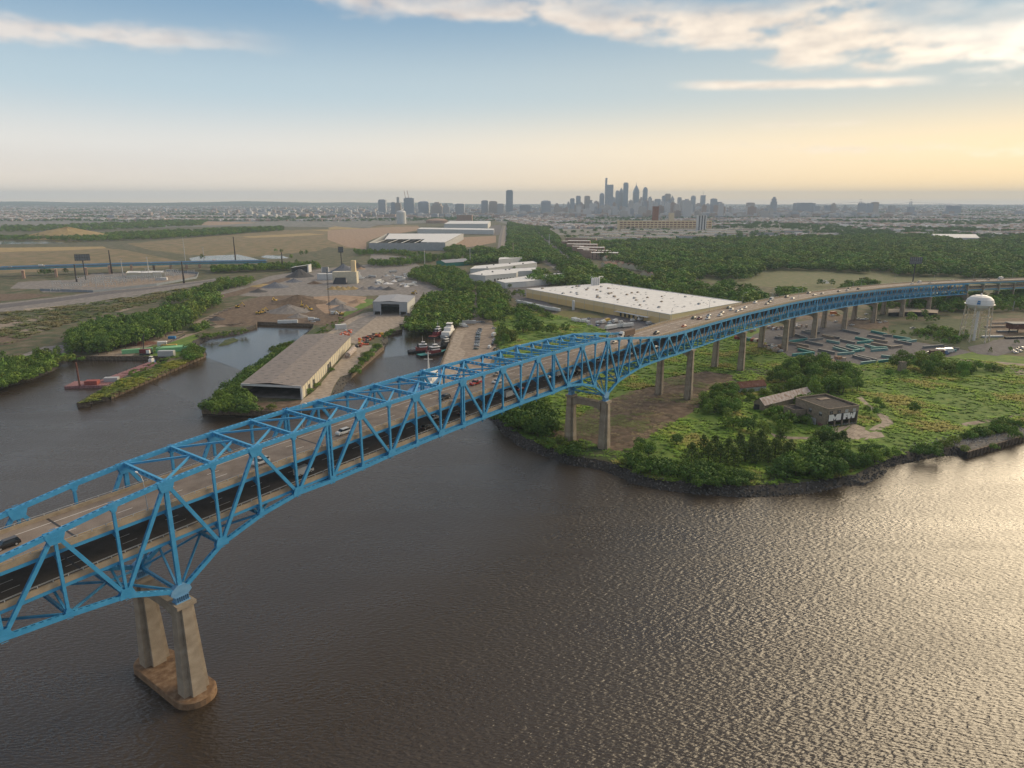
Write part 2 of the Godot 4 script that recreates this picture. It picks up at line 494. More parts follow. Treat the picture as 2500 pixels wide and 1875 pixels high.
const SHORE_LAND := [-8999, -2604.3, -3499, -904.3, -1499.3, -564.4, -370.4, -414.2, -354.6, -427.9, -345.7, -442.6, -340, -465.4, -341.9, -490.8, -351.7, -514.9, -345.5, -524.8, -272.9, -524.8, -264, -516, -264.2, -494, -269, -462.5, -267.4, -436.3, -264.7, -408.9, -262.8, -397.6, -256.4, -399.2, -263.1, -407, -256.9, -416.3, -253.3, -416.4, -245.2, -535.1, -254.2, -546.4, -277.3, -584, -276.7, -616.8, -260, -633, -251.5, -665.8, -256, -682, -196.5, -670.7, -190.8, -648.5, -186.3, -596.6, -182.7, -548.7, -184.1, -513.1, -184.1, -462.9, -182.6, -424.9, -186.5, -395, -182.2, -385.3, -146.6, -380.8, -137.2, -381.2, -109.6, -388.7, -113.3, -414.1, -116.8, -436.3, -118.5, -459.7, -113.3, -469, -107.6, -563.8, -114.3, -588.5, -115.8, -626.8, -104.1, -637.8, -111.2, -669.2, -78.4, -664.2, -52.4, -661.1, -54.5, -651, -53.4, -517.8, -52.3, -448.7, -43, -433.8, -21.3, -406, -5.5, -370.8, -0.5, -352.1, 7, -333.5, 17.9, -321.1, 28.6, -309.1, 43.4, -302.4, 52, -294, 56.9, -285.3, 65.3, -280.5, 81.5, -275.8, 97.5, -272.5, 111.1, -273.8, 129.8, -277.4, 143.9, -284.6, 153, -284.8, 168.5, -297.3, 173.1, -305.1, 184.5, -310.7, 194.3, -314.7, 208.9, -321.1, 221.3, -321.6, 221.4, -313.5, 266.6, -337.5, 503.9, -439.8, 2500.4, -154.5, 9000, 395.5]
const SHORE_KIND := [0, 0, 0, 0, 0, 0, 0, 0, 0, 1, 1, 0, 0, 0, 0, 0, 1, 1, 0, 0, 1, 1, 0, 0, 0, 0, 1, 1, 1, 0, 0, 0, 0, 0, 0, 1, 1, 1, 1, 1, 0, 0, 0, 1, 1, 0, 1, 1, 0, 0, 0, 1, 1, 1, 0, 0, 0, 0, 0, 0, 0, 0, 0, 0, 0, 0, 0, 0, 0, 0, 0, 0, 0, 0, 0, 0, 0, 1, 1, 1, 0, 0]

func land_and_water() -> void:
	var w := Build.new()
	w.quad(Vector3(-9000, 0, 2500), Vector3(9000, 0, 2500), Vector3(9000, 0, -3000), Vector3(-9000, 0, -3000))
	setting("river_water", w.mesh(), M.river)
	var a := pv(SHORE_LAND)
	var outer := a.duplicate()
	for i in 41:          # the flat land ends where the curved earth would dip away
		var th := lerpf(1.5, -1.35, i / 40.0)
		outer.append(Vector2(sin(th), -cos(th)) * 19600.0)
	var b := Build.new()
	b.prism(outer, 0, LAND_Y, 1.0, false)
	setting("ground", b.mesh(), M.rough_ground)
	# banks: mud slopes and dock walls
	var wl := pv(SHORE_WATER)
	var mud := Build.new()
	var wall := Build.new()
	for i in wl.size() - 1:
		var natural: bool = SHORE_KIND[i] == 0 or SHORE_KIND[i + 1] == 0
		var p := wl[i]; var q := wl[i + 1]; var p2 := a[i]; var q2 := a[i + 1]
		if natural:
			p = p2 + (p - p2) * 1.35; q = q2 + (q - q2) * 1.35
			mud.quad(Vector3(p.x, -0.9, p.y), Vector3(q.x, -0.9, q.y), Vector3(q2.x, LAND_Y, q2.y), Vector3(p2.x, LAND_Y, p2.y))
		else:
			wall.quad(Vector3(p.x, -1.0, p.y), Vector3(q.x, -1.0, q.y), Vector3(q.x, LAND_Y + 0.25, q.y), Vector3(p.x, LAND_Y + 0.25, p.y))
			var n := (p2 - p).normalized() * 0.9
			wall.quad(Vector3(p.x, LAND_Y + 0.25, p.y), Vector3(q.x, LAND_Y + 0.25, q.y), Vector3(q.x + n.x, LAND_Y + 0.25, q.y + n.y), Vector3(p.x + n.x, LAND_Y + 0.25, p.y + n.y))
	setting("mud_bank", mud.mesh(), M.mud)
	setting("dock_wall", wall.mesh(), M.timber)


# ---------------------------------------------------------------- the truss bridge
# bridge axes: x along the bridge (0 at the river pier near the camera), y up, z to the right-hand side
const PANEL := 11.853
const HALF := 9.7
const BRIDGE_AT := Vector3(-88.36, 0, -153.41)
const BRIDGE_TURN := 0.6319
var bridge_xf: Transform3D
var top_h := {}
var bot_h := {}
var way := []       # centre line in bridge axes beyond the river spans: Vector3(x, z, heading)

func deck_y(x: float) -> float:      # upper road surface
	return table([[-110, 48.7], [-24, 51.3], [36, 52.4], [95, 52.7], [154, 52.0], [213, 50.7], [261, 49.4], [320, 48.0], [1060, 25.4]], x)

func chord_heights() -> void:
	var t := [58.3, 59.1, 59.7, 60.0, 60.2, 60.3, 60.35, 60.35, 60.35, 60.3, 60.2, 60.0, 59.85, 59.7, 59.5, 59.2, 58.8, 58.3, 57.6, 56.2, 54.4, 52.6, 50.9, 49.3, 48.1, 47.2, 46.6, 46.2]
	var b := [29.9, 37.6, 41.1, 42.9, 42.6, 42.8, 43.2, 43.3, 43.4, 43.4, 43.4, 43.3, 43.2, 42.9, 42.4, 42.5, 40.8, 37.3, 29.9, 34.5, 35.9, 36.9, 36.9, 36.5, 36.0, 35.4, 34.9, 34.4]
	for k in 28:
		top_h[k] = t[k]
		bot_h[k] = b[k]
	for j in range(1, 10):
		top_h[-j] = t[18 + j] + 0.8
		bot_h[-j] = b[18 + j] + 0.3

# built-up member: two solid webs in the truss plane, joined by plates with oval holes
func member(a: Vector3, b: Vector3, depth: float, width: float, pitch := 1.5, side := Vector3(0, 0, 1), holes := true) -> ArrayMesh:
	var m := Build.new()
	var d := b - a
	var x := d.normalized()
	var z := (side - x * side.dot(x)).normalized()
	var y := z.cross(x)
	var l := d.length()
	var mid := (a + b) / 2
	for s in [-1.0, 1.0]:
		m.hex(mid + z * s * (width / 2 - 0.05), d / 2, y * depth / 2, z * 0.05)
	if not holes:
		for s in [-1.0, 1.0]:
			m.hex(mid + y * s * (depth / 2 - 0.08), d / 2, y * 0.04, z * (width / 2 - 0.1))
		return m.mesh()
	var gap := width - 0.2
	var rail := gap * 0.22
	var n := maxi(2, int(l / pitch))
	var step := l / n
	for s in [-1.0, 1.0]:
		var o: Vector3 = mid + y * s * (depth / 2 - 0.06)
		for r in [-1.0, 1.0]:
			m.hex(o + z * r * (gap / 2 - rail / 2), d / 2, y * 0.03, z * rail / 2)
		for i in n + 1:
			var at: float = -l / 2 + step * i
			var w: float = step * 0.21 if i > 0 and i < n else step * 0.5
			var lo: float = maxf(at - w, -l / 2); var hi: float = minf(at + w, l / 2)
			m.hex(o + x * (lo + hi) / 2, x * (hi - lo) / 2, y * 0.03, z * (gap / 2 - rail))
	return m.mesh()

func gusset(parent: Node3D, at: Vector3, outline: Array, half_width: float, mat: Material) -> void:
	var m := Build.new()
	var p := pv(outline)
	for i in p.size(): p[i] += Vector2(at.x, at.y)
	m.plate(p, at.z + half_width, at.z + half_width + 0.06)
	m.plate(p, at.z - half_width - 0.06, at.z - half_width)
	# rivet rows as raised strips
	for k in 3:
		var y := at.y - 0.75 + k * 0.75
		for s in [-1.0, 1.0]:
			var z: float = at.z + s * (half_width + 0.075)
			m.hex(Vector3(at.x, y, z), Vector3(0.62, 0, 0), Vector3(0, 0.06, 0), Vector3(0, 0, 0.025))
	part(parent, "gusset_plate", m.mesh(), mat)

func node_at(k: int, top: bool, z: float) -> Vector3:
	return Vector3(k * PANEL, top_h[k] if top else bot_h[k], z)

func is_top(k: int) -> bool:     # do the diagonals meet the top chord at panel point k?
	if k <= 4: return posmod(k, 2) == 0
	if k < 14: return posmod(k, 2) == 1
	return posmod(k, 2) == 0

func river_spans() -> void:
	chord_heights()
	bridge_xf = Transform3D(Basis(Vector3.UP, PI / 2 - BRIDGE_TURN), BRIDGE_AT)
	var t := thing("truss_bridge", "bright blue double-deck cantilever truss bridge crossing the brown river", "bridge")
	t.transform = bridge_xf
	var st: Material = M.steel
	for z in [HALF, -HALF]:
		for k in range(-9, 27):
			if k != 4 and k != 13 or true:
				part(t, "top_chord", member(node_at(k, true, z), node_at(k + 1, true, z), 1.05, 0.95, 1.48), st)
				part(t, "bottom_chord", member(node_at(k, false, z), node_at(k + 1, false, z), 1.05, 0.95, 1.48), st)
			# diagonals of the zigzag
			var up := is_top(k)
			if k == 4: up = false
			if k == 14: up = true
			var up2 := not up
			if k == 13: up2 = false
			if k == 3: up2 = true
			if k == 14: up2 = false
			part(t, "diagonal", member(node_at(k, up, z), node_at(k + 1, up2, z), 0.85, 0.72, 1.5), st)
		for k in range(-9, 28):
			var heavy := k == 0 or k == 18
			if k == 4 or k == 14 or k == 9:
				for s in [-0.55, 0.55]:
					part(t, "hinge_post" if k != 9 else "post", member(node_at(k, false, z) + Vector3(s, -0.9, 0), node_at(k, true, z) + Vector3(s, 0.9, 0), 0.55, 0.8, 1.3), st)
			else:
				part(t, "post", member(node_at(k, false, z), node_at(k, true, z), 1.0 if heavy else 0.62, 0.75 if heavy else 0.6, 1.3), st)
		for k in range(-8, 27):
			var top := is_top(k)
			var w := 1.0
			if k != 4 and k != 14:
				if top:
					gusset(t, node_at(k, true, z), [-1.9, 0.45, 1.9, 0.45, 1.9, -0.35, 1.25, -2.2, -1.25, -2.2, -1.9, -0.35], 0.5, st)
				elif k != 0 and k != 18:
					gusset(t, node_at(k, false, z), [-1.7, -0.45, 1.7, -0.45, 1.7, 0.4, 1.1, 2.0, -1.1, 2.0, -1.7, 0.4], 0.5, st)
			# small knees where a post meets the other chord
			if not top and k != 0 and k != 18:
				gusset(t, node_at(k, true, z), [-0.9, -0.4, 0.9, -0.4, 0.42, -1.5, -0.42, -1.5], 0.42, st)
			elif k != 0 and k != 18:
				gusset(t, node_at(k, false, z), [-0.9, 0.4, 0.9, 0.4, 0.42, 1.5, -0.42, 1.5], 0.42, st)
		# shoes on the two river piers
		for k in [0, 18]:
			var m := Build.new()
			var o := node_at(k, false, z)
			m.plate(pv([o.x - 2.6, o.y - 0.1, o.x - 1.6, o.y - 1.0, o.x + 1.6, o.y - 1.0, o.x + 2.6, o.y - 0.1, o.x + 2.3, o.y + 1.0, o.x + 0.9, o.y + 1.9, o.x - 0.9, o.y + 1.9, o.x - 2.3, o.y + 1.0]), o.z - 0.62, o.z + 0.62)
			part(t, "bearing_gusset", m.mesh(), M.pale_steel)
			m = Build.new()
			for i in 7:
				m.box(o.x - 1.5 + i * 0.5 - 0.05, o.y - 2.3, o.z - 0.9, o.x - 1.5 + i * 0.5 + 0.05, o.y - 1.0, o.z + 0.9)
			m.box(o.x - 1.8, o.y - 2.5, o.z - 1.1, o.x + 1.8, o.y - 2.3, o.z + 1.1)
			m.box(o.x - 1.6, o.y - 1.05, o.z - 0.7, o.x + 1.6, o.y - 0.95, o.z + 0.7)
			part(t, "bearing_shoe", m.mesh(), M.pale_steel)
	# bracing across the top, and across the bottom
	for k in range(0, 19):
		var a := node_at(k, true, -HALF + 0.45); var b := node_at(k, true, HALF - 0.45)
		part(t, "top_strut", member(a, b, 0.6, 1.15, 1.9, Vector3(0, 1, 0)), st)
		var mid := (a + b) / 2
		if k > 0 and k <= 9:
			for z in [-HALF + 0.4, HALF - 0.4]:
				part(t, "top_brace", member(node_at(k - 1, true, z), mid, 0.42, 0.5, 9.0, Vector3(0, 1, 0), false), st)
		if k < 18 and k >= 9:
			for z in [-HALF + 0.4, HALF - 0.4]:
				part(t, "top_brace", member(node_at(k + 1, true, z), mid, 0.42, 0.5, 9.0, Vector3(0, 1, 0), false), st)
	for k in range(-8, 28):
		var a := node_at(k, false, -HALF + 0.45); var b := node_at(k, false, HALF - 0.45)
		if k != 0 and k != 18 or true:
			part(t, "bottom_strut", member(a, b, 0.6, 0.8, 1.9, Vector3(0, 1, 0)), st)
		if posmod(k, 2) == 0 and k < 27:
			var c := node_at(k + 1, false, 0)
			for z in [-HALF + 0.4, HALF - 0.4]:
				part(t, "bottom_brace", member(node_at(k, false, z), c, 0.45, 0.5, 9.0, Vector3(0, 1, 0), false), st)
				if k + 2 < 28:
					part(t, "bottom_brace", member(node_at(k + 2, false, z), c, 0.45, 0.5, 9.0, Vector3(0, 1, 0), false), st)
		# sway frames where the truss hangs well below the lower road
		var low := deck_y(k * PANEL) - 9.6
		if low - bot_h[k] > 2.6:
			for s in [-1.0, 1.0]:
				part(t, "sway_brace", member(node_at(k, false, s * (HALF - 0.4)), Vector3(k * PANEL, low, 0), 0.45, 0.45, 9.0, Vector3(1, 0, 0), false), st)
	# floor beams with haunched brackets at every post, for both roads
	for k in range(-9, 28):
		for lvl in [0.0, -7.9]:
			var y: float = deck_y(k * PANEL) + lvl - 0.5
			if y - 1.5 < bot_h[k] - 0.5 and lvl < 0.0 and false: continue
			var m := Build.new()
			var x := k * PANEL
			var d := 1.5
			var z1 := HALF - 0.35
			var prof := pv([-z1, y, z1, y, z1, y - d - 1.1, z1 - 0.7, y - d - 0.55, z1 - 2.2, y - d, -z1 + 2.2, y - d, -z1 + 0.7, y - d - 0.55, -z1, y - d - 1.1])
			var mm := Build.new()
			mm.plate(prof, -0.09, 0.09)
			for i in mm.v.size():
				m.v.append(Vector3(x + mm.v[i].z, mm.v[i].y, -mm.v[i].x))
				m.n.append(Vector3(mm.n[i].z, mm.n[i].y, -mm.n[i].x))
				m.c.append(Color.WHITE)
			m.box(x - 0.25, y - 0.02, -z1, x + 0.25, y + 0.04, z1)
			part(t, "floor_beam", m.mesh(), st)
	road_parts(t, -9 * PANEL - 2.0, 27 * PANEL, func(u: float): return Vector3(u, 0, 0), func(_u: float): return Vector3(0, 0, 1), true)

# both roads between u0 and u1 (along the line): slab, barriers with rails, edge girders, markings
func road_parts(t: Node3D, u0: float, u1: float, line: Callable, side: Callable, fine: bool) -> void:
	var step := 5.9265 if fine else 8.0
	var n := maxi(1, int(ceil((u1 - u0) / step)))
	for lvl in 2:
		var drop := 0.0 if lvl == 0 else -7.9
		var slab := Build.new()
		var near_b := Build.new()
		var far_b := Build.new()
		var rail := Build.new()
		var edge := Build.new()
		var lines := Build.new()
		var gold := Build.new()
		for i in n:
			var ua := u0 + (u1 - u0) * i / n
			var ub := u0 + (u1 - u0) * (i + 1) / n
			var pa: Vector3 = line.call(ua) + Vector3.UP * (deck_y(ua) + drop)
			var pb: Vector3 = line.call(ub) + Vector3.UP * (deck_y(ub) + drop)
			var sa: Vector3 = side.call(ua)
			var sb: Vector3 = side.call(ub)
			var wa := table([[283, 8.75], [312, 10.1]], ua) if lvl == 0 else 8.75
			var wb := table([[283, 8.75], [312, 10.1]], ub) if lvl == 0 else 8.75
			strip(slab, pa, pb, sa, sb, -wa, wa, -wb, wb, 0.0, -0.35)
			strip(near_b, pa, pb, sa, sb, wa - 0.5, wa, wb - 0.5, wb, 0.85, 0.004)
			strip(far_b, pa, pb, sa, sb, -wa, -wa + 0.5, -wb, -wb + 0.5, 0.85, 0.004)
			strip(near_b, pa, pb, sa, sb, wa + 0.003, wa + 0.06, wb + 0.003, wb + 0.06, 0.80, -0.42)
			for s in [-1.0, 1.0]:
				strip(edge, pa, pb, sa, sb, s * (wa - 0.12) - 0.1, s * (wa - 0.12) + 0.1, s * (wb - 0.12) - 0.1, s * (wb - 0.12) + 0.1, -0.43, -1.25)
				strip(edge, pa, pb, sa, sb, s * 3.4 - 0.1, s * 3.4 + 0.1, s * 3.4 - 0.1, s * 3.4 + 0.1, -0.36, -1.1)
				strip(rail, pa, pb, sa, sb, s * (wa - 0.25) - 0.05, s * (wa - 0.25) + 0.05, s * (wb - 0.25) - 0.05, s * (wb - 0.25) + 0.05, 1.36, 1.26)
				for q in 2:
					var f := (q + 0.5) / 2.0
					var o: Vector3 = pa.lerp(pb, f) + sa * s * (wa - 0.25) + Vector3.UP * 1.06
					rail.hex(o, (pb - pa).normalized() * 0.09, Vector3(0, 0.21, 0), sa * 0.07)
			for z in ([-5.3] if lvl == 0 else [-5.9, 5.6]):
				strip(lines, pa, pb, sa, sb, z - 0.09, z + 0.09, z - 0.09, z + 0.09, 0.012, 0.004)
			if lvl == 0:
				strip(gold, pa, pb, sa, sb, 5.95, 6.13, 5.95, 6.13, 0.012, 0.004)
		var tag_ := "upper" if lvl == 0 else "lower"
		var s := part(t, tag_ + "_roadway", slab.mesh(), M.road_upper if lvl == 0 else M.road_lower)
		part(s, "concrete_barrier", near_b.mesh(), M.barrier)
		part(s, "concrete_barrier", far_b.mesh(), M.barrier)
		part(s, "guard_rail", rail.mesh(), M.galvanised)
		part(t, "edge_girder", edge.mesh(), M.steel)
		part(s, "edge_line", lines.mesh(), M.line_white)
		if lvl == 0: part(s, "yellow_line", gold.mesh(), M.line_yellow)
		# lane dashes, 3 m long every 12 m
		for z in [-1.55, 2.2]:
			var u := u0 + 3.0
			while u < u1 - 4.0:
				var pa: Vector3 = line.call(u) + Vector3.UP * (deck_y(u) + drop)
				var pb: Vector3 = line.call(u + 3.4) + Vector3.UP * (deck_y(u + 3.4) + drop)
				var dash := Build.new()
				strip(dash, pa, pb, side.call(u), side.call(u + 3.4), z - 0.08, z + 0.08, z - 0.08, z + 0.08, 0.012, 0.004)
				part(s, "lane_dash", dash.mesh(), M.line_white)
				u += 12.2
		if fine:
			for u in [-19.0, 4 * PANEL, 9 * PANEL, 14 * PANEL, 26.9 * PANEL]:
				var joint := Build.new()
				var pa: Vector3 = line.call(u) + Vector3.UP * (deck_y(u) + drop)
				var pb: Vector3 = line.call(u + 0.5) + Vector3.UP * (deck_y(u + 0.5) + drop)
				strip(joint, pa, pb, side.call(u), side.call(u), -8.2, 8.2, -8.2, 8.2, 0.015, 0.003)
				part(s, "expansion_joint", joint.mesh(), M.dark_metal)

# a long box between two stations, from z0..z1 across and y0 (bottom) .. y1 (top)
func strip(b: Build, pa: Vector3, pb: Vector3, sa: Vector3, sb: Vector3, a0: float, a1: float, b0: float, b1: float, y1: float, y0: float) -> void:
	var u := Vector3.UP
	var p0 := pa + sa * a0; var p1 := pa + sa * a1; var q0 := pb + sb * b0; var q1 := pb + sb * b1
	b.quad(p0 + u * y1, p1 + u * y1, q1 + u * y1, q0 + u * y1)
	b.quad(q0 + u * y0, q1 + u * y0, p1 + u * y0, p0 + u * y0)
	b.quad(p1 + u * y0, q1 + u * y0, q1 + u * y1, p1 + u * y1)
	b.quad(q0 + u * y0, p0 + u * y0, p0 + u * y1, q0 + u * y1)

# a concrete pier: two tapering grooved columns and a haunched cross beam; x along the bridge, z across
func pier_mesh_column(h: float, bx: float, bz: float, tx: float, tz: float) -> ArrayMesh:
	var b := Build.new()
	var k := 0.54
	var out := [[-1, -k], [-k, -k], [-k, -1], [k, -1], [k, -k], [1, -k], [1, k], [k, k], [k, 1], [-k, 1], [-k, k], [-1, k]]      # a cross in plan
	var lo := []; var hi := []
	for p in out:
		lo.append(Vector3(p[1] * bx, 0, p[0] * bz)); hi.append(Vector3(p[1] * tx, h, p[0] * tz))
	for i in out.size():
		var j := (i + 1) % out.size()
		b.quad(lo[j], lo[i], hi[i], hi[j])
	var cap := []
	for p in out: cap.append(Vector2(p[1] * tx, p[0] * tz))
	var top := Build.new()
	top.prism(PackedVector2Array(cap), h, h, 1.0, false)
	b.v.append_array(top.v); b.n.append_array(top.n); b.c.append_array(top.c)
	# cap block
	b.box(-tx - 0.25, h - 0.02, -tz - 0.25, tx + 0.25, h + 1.0, tz + 0.25)
	return b.mesh()

func pier(xf: Transform3D, base_y: float, top_y: float, label: String, broad: float, beam_depth: float, foot: bool) -> void:
	var t := thing("bridge_pier", label, "pier", Vector3.ZERO, 0.0, "concrete piers under the blue bridge")
	t.transform = Transform3D(xf.basis, Vector3(xf.origin.x, base_y, xf.origin.z))
	var h := top_y - base_y
	var col := pier_mesh_column(h - 1.0, broad * 0.66, broad * 0.58, broad * 0.44, broad * 0.42)
	for s in [-1.0, 1.0]:
		part(t, "column", col, M.concrete, Transform3D(Basis(), Vector3(0, 0, s * HALF)))
	var m := Build.new()
	var z1 := HALF - broad * 0.40
	var y1 := h - 0.9
	var prof := pv([-z1, y1, z1, y1, z1, y1 - beam_depth - 1.7, z1 - 1.6, y1 - beam_depth - 0.6, z1 - 4.0, y1 - beam_depth, -z1 + 4.0, y1 - beam_depth, -z1 + 1.6, y1 - beam_depth - 0.6, -z1, y1 - beam_depth - 1.7])
	m.plate(prof, -broad * 0.33, broad * 0.33)
	part(t, "cross_beam", m.mesh(), M.concrete, Transform3D(Basis(Vector3.UP, -PI / 2), Vector3.ZERO))
	if foot:
		m = Build.new()
		var ring := PackedVector2Array()
		for i in 24:
			var a := TAU * i / 24.0
			ring.append(Vector2(cos(a) * 5.2, sin(a) * 5.2 + (9.8 if sin(a) > 0.0 else -9.8)))
		m.prism(ring, -3.5, -0.25)
		m.prism(ring, -0.25, 0.0, 0.96)
		part(t, "footing", m.mesh(), M.wet_concrete)

# the curving approach beyond the land pier: spans between pier points
func approach() -> void:
	var heads := [37.6, 40.4, 43.0, 46.8, 49.6, 52.5, 56.0, 60.0]     # degrees clockwise from straight ahead
	var lens := [91.5, 88.5, 64.0, 66.0, 64.5, 62.0, 56.0, 74.0]
	var p := Vector2(27 * PANEL, 0)
	var u := 27 * PANEL
	var ends := [[u, p, 36.2]]
	for i in heads.size():
		var a := deg_to_rad(heads[i]) - BRIDGE_TURN
		p += Vector2(cos(a), sin(a)) * lens[i]
		u += lens[i]
		ends.append([u, p, heads[i]])
	# onward viaduct
	for i in 8:
		var a := deg_to_rad(62.0 + i * 0.7) - BRIDGE_TURN
		p += Vector2(cos(a), sin(a)) * 32.0
		u += 32.0
		ends.append([u, p, 62.0 + i * 0.7])
	way = ends
	var line := func(s: float) -> Vector3:
		for i in range(1, ends.size()):
			if s <= ends[i][0] or i == ends.size() - 1:
				var f: float = (s - ends[i - 1][0]) / (ends[i][0] - ends[i - 1][0])
				var q: Vector2 = ends[i - 1][1].lerp(ends[i][1], f)
				return Vector3(q.x, 0, q.y)
		return Vector3.ZERO
	var side := func(s: float) -> Vector3:
		for i in range(1, ends.size()):
			if s <= ends[i][0] or i == ends.size() - 1:
				var d: Vector2 = (ends[i][1] - ends[i - 1][1]).normalized()
				var f: float = clampf((s - ends[i - 1][0]) / (ends[i][0] - ends[i - 1][0]), 0, 1)
				var d0: Vector2 = d if i == 1 else (ends[i - 1][1] - ends[i - 2][1]).normalized()
				var d1: Vector2 = d if i == ends.size() - 1 else (ends[i + 1][1] - ends[i][1]).normalized()
				var k: Vector2 = ((d0 + d).lerp(d + d1, f)).normalized()
				return Vector3(-k.y, 0, k.x)
		return Vector3(0, 0, 1)
	road_line = line
	road_side = side
	var order := ["first", "second", "third", "fourth", "fifth", "sixth", "seventh", "eighth"]
	var unit := BoxMesh.new()
	unit.size = Vector3.ONE
	for i in 8:
		var t := thing("approach_truss_span", "%s blue deck-truss approach span counted from the river" % order[i], "bridge span", Vector3.ZERO, 0.0, "approach spans of the blue bridge")
		t.transform = bridge_xf
		var a: Vector2 = ends[i][1]; var b: Vector2 = ends[i + 1][1]
		var d := (b - a).normalized()
		var ac := Vector3(d.x, 0, d.y)
		var sd := Vector3(-d.y, 0, d.x)
		var n := 10 if i < 7 else 8
		for z in [HALF, -HALF]:
			var tops := []; var bots := []
			for k in n + 1:
				var f := float(k) / n
				var q := a.lerp(b, f)
				var y: float = deck_y(lerpf(ends[i][0], ends[i + 1][0], f)) - 1.75
				var o: Vector3 = Vector3(q.x, 0, q.y) + sd * z
				tops.append(o + Vector3.UP * y)
				bots.append(o + Vector3.UP * (y - table([[0, 11.8], [100, 11.3]], i * 60.0 + f * 60.0)))
			for k in n:
				beam(t, "top_chord", unit, tops[k], tops[k + 1], 0.75, 0.8, sd)
				beam(t, "bottom_chord", unit, bots[k], bots[k + 1], 0.75, 0.8, sd)
				if k % 2 == 0: beam(t, "diagonal", unit, bots[k], tops[k + 1], 0.5, 0.6, sd)
				else: beam(t, "diagonal", unit, tops[k], bots[k + 1], 0.5, 0.6, sd)
			for k in n + 1:
				beam(t, "post", unit, bots[k], tops[k], 0.36 if k > 0 and k < n else 0.7, 0.5, sd)
		for k in n + 1:
			var f := float(k) / n
			var q := a.lerp(b, f)
			var y: float = deck_y(lerpf(ends[i][0], ends[i + 1][0], f))
			for lvl in [-1.1, -9.0]:
				beam(t, "floor_beam", unit, Vector3(q.x, y + lvl, q.y) - sd * (HALF - 0.3), Vector3(q.x, y + lvl, q.y) + sd * (HALF - 0.3), 0.4, 1.2, ac)
			beam(t, "bottom_strut", unit, Vector3(q.x, y - 13.2, q.y) - sd * (HALF - 0.3), Vector3(q.x, y - 13.2, q.y) + sd * (HALF - 0.3), 0.4, 0.5, ac)
			if k < n:
				var q2 := a.lerp(b, float(k + 1) / n)
				var s := 1.0 if k % 2 == 0 else -1.0
				beam(t, "bottom_brace", unit, Vector3(q.x, y - 13.2, q.y) - sd * s * (HALF - 0.3), Vector3(q2.x, y - 13.4, q2.y) + sd * s * (HALF - 0.3), 0.35, 0.4, ac)
		road_parts(t, ends[i][0], ends[i + 1][0], line, side, false)
	# piers
	var names := ["on the river bank beside the tilled brown ground", "", "", "", "", "", "", "", ""]
	pier(Transform3D(bridge_xf.basis, BRIDGE_AT), 2.0, 27.4, "massive concrete river pier with a rust-stained boat-shaped footing", 5.0, 2.6, true)
	pier(Transform3D(bridge_xf.basis, bridge_xf * Vector3(18 * PANEL, 0, 0)), LAND_Y - 0.3, 27.4, "tall concrete portal pier on the river bank beside tilled ground", 4.7, 3.0, false)
	pier(Transform3D(bridge_xf.basis, bridge_xf * Vector3(-9 * PANEL, 0, 0)), -1.0, 34.2, "concrete pier under the near end of the blue bridge", 4.4, 2.4, false)
	var where := ["standing in the tilled brown field", "at the edge of the grass below the lumber yard", "among the pallets and crates of the girder yard", "in the girder yard, second one inland", "at the far edge of the girder yard", "beside the parked cars behind the girder yard", "in front of the low tan-roofed shed", "in the trees past the tan-roofed shed", "at the end of the blue truss spans"]
	for i in 9:
		var a: Vector2 = ends[i][1]
		var h := deg_to_rad((ends[i][2] + ends[mini(i + 1, 8)][2]) / 2.0)
		var o := bridge_xf * Vector3(a.x, 0, a.y)
		var y: float = deck_y(ends[i][0]) - 1.75 - 11.9
		pier(Transform3D(Basis(Vector3.UP, PI / 2 - h), o), LAND_Y - 0.2, y, "grooved twin-column concrete pier " + where[i], 4.0, 2.2, false)
	# green steel viaduct beyond the trusses
	for i in range(8, 16):
		var t := thing("viaduct_span", "%s pale green viaduct span beyond the blue trusses" % ordinal(i - 7), "bridge span", Vector3.ZERO, 0.0, "green viaduct spans")
		t.transform = bridge_xf
		var a: Vector2 = ends[i][1]; var b: Vector2 = ends[i + 1][1]
		var d := (b - a).normalized()
		var sd := Vector3(-d.y, 0, d.x)
		road_parts(t, ends[i][0], ends[i + 1][0], line, side, false)
		for lvl in [-1.9, -9.8]:
			for z in [-9.3, -3.1, 3.1, 9.3]:
				beam(t, "girder", unit, Vector3(a.x, deck_y(ends[i][0]) + lvl, a.y) + sd * z, Vector3(b.x, deck_y(ends[i + 1][0]) + lvl, b.y) + sd * z, 0.45, 1.3, sd, M.green_steel)
			beam(t, "cap_beam", unit, Vector3(a.x, deck_y(ends[i][0]) + lvl - 0.7, a.y) - sd * 10.6, Vector3(a.x, deck_y(ends[i][0]) + lvl - 0.7, a.y) + sd * 10.6, 1.5, 1.6, Vector3(d.x, 0, d.y), M.green_steel)
		for z in [-HALF, HALF]:
			var y: float = deck_y(ends[i][0]) - 2.8
			beam(t, "column", unit, Vector3(a.x, LAND_Y - 0.3, a.y) + sd * z, Vector3(a.x, y, a.y) + sd * z, 1.6, 1.6, sd, M.concrete)

var road_line: Callable
var road_side: Callable

func beam(t: Node3D, called: String, unit: Mesh, a: Vector3, b: Vector3, w: float, h: float, side: Vector3, mat: Material = null) -> void:
	var d := b - a
	var x := d.normalized()
	var z := (side - x * side.dot(x)).normalized()
	var y := z.cross(x)
	part(t, called, unit, mat if mat else M.steel, Transform3D(Basis(d, y * w, z * h), (a + b) / 2))


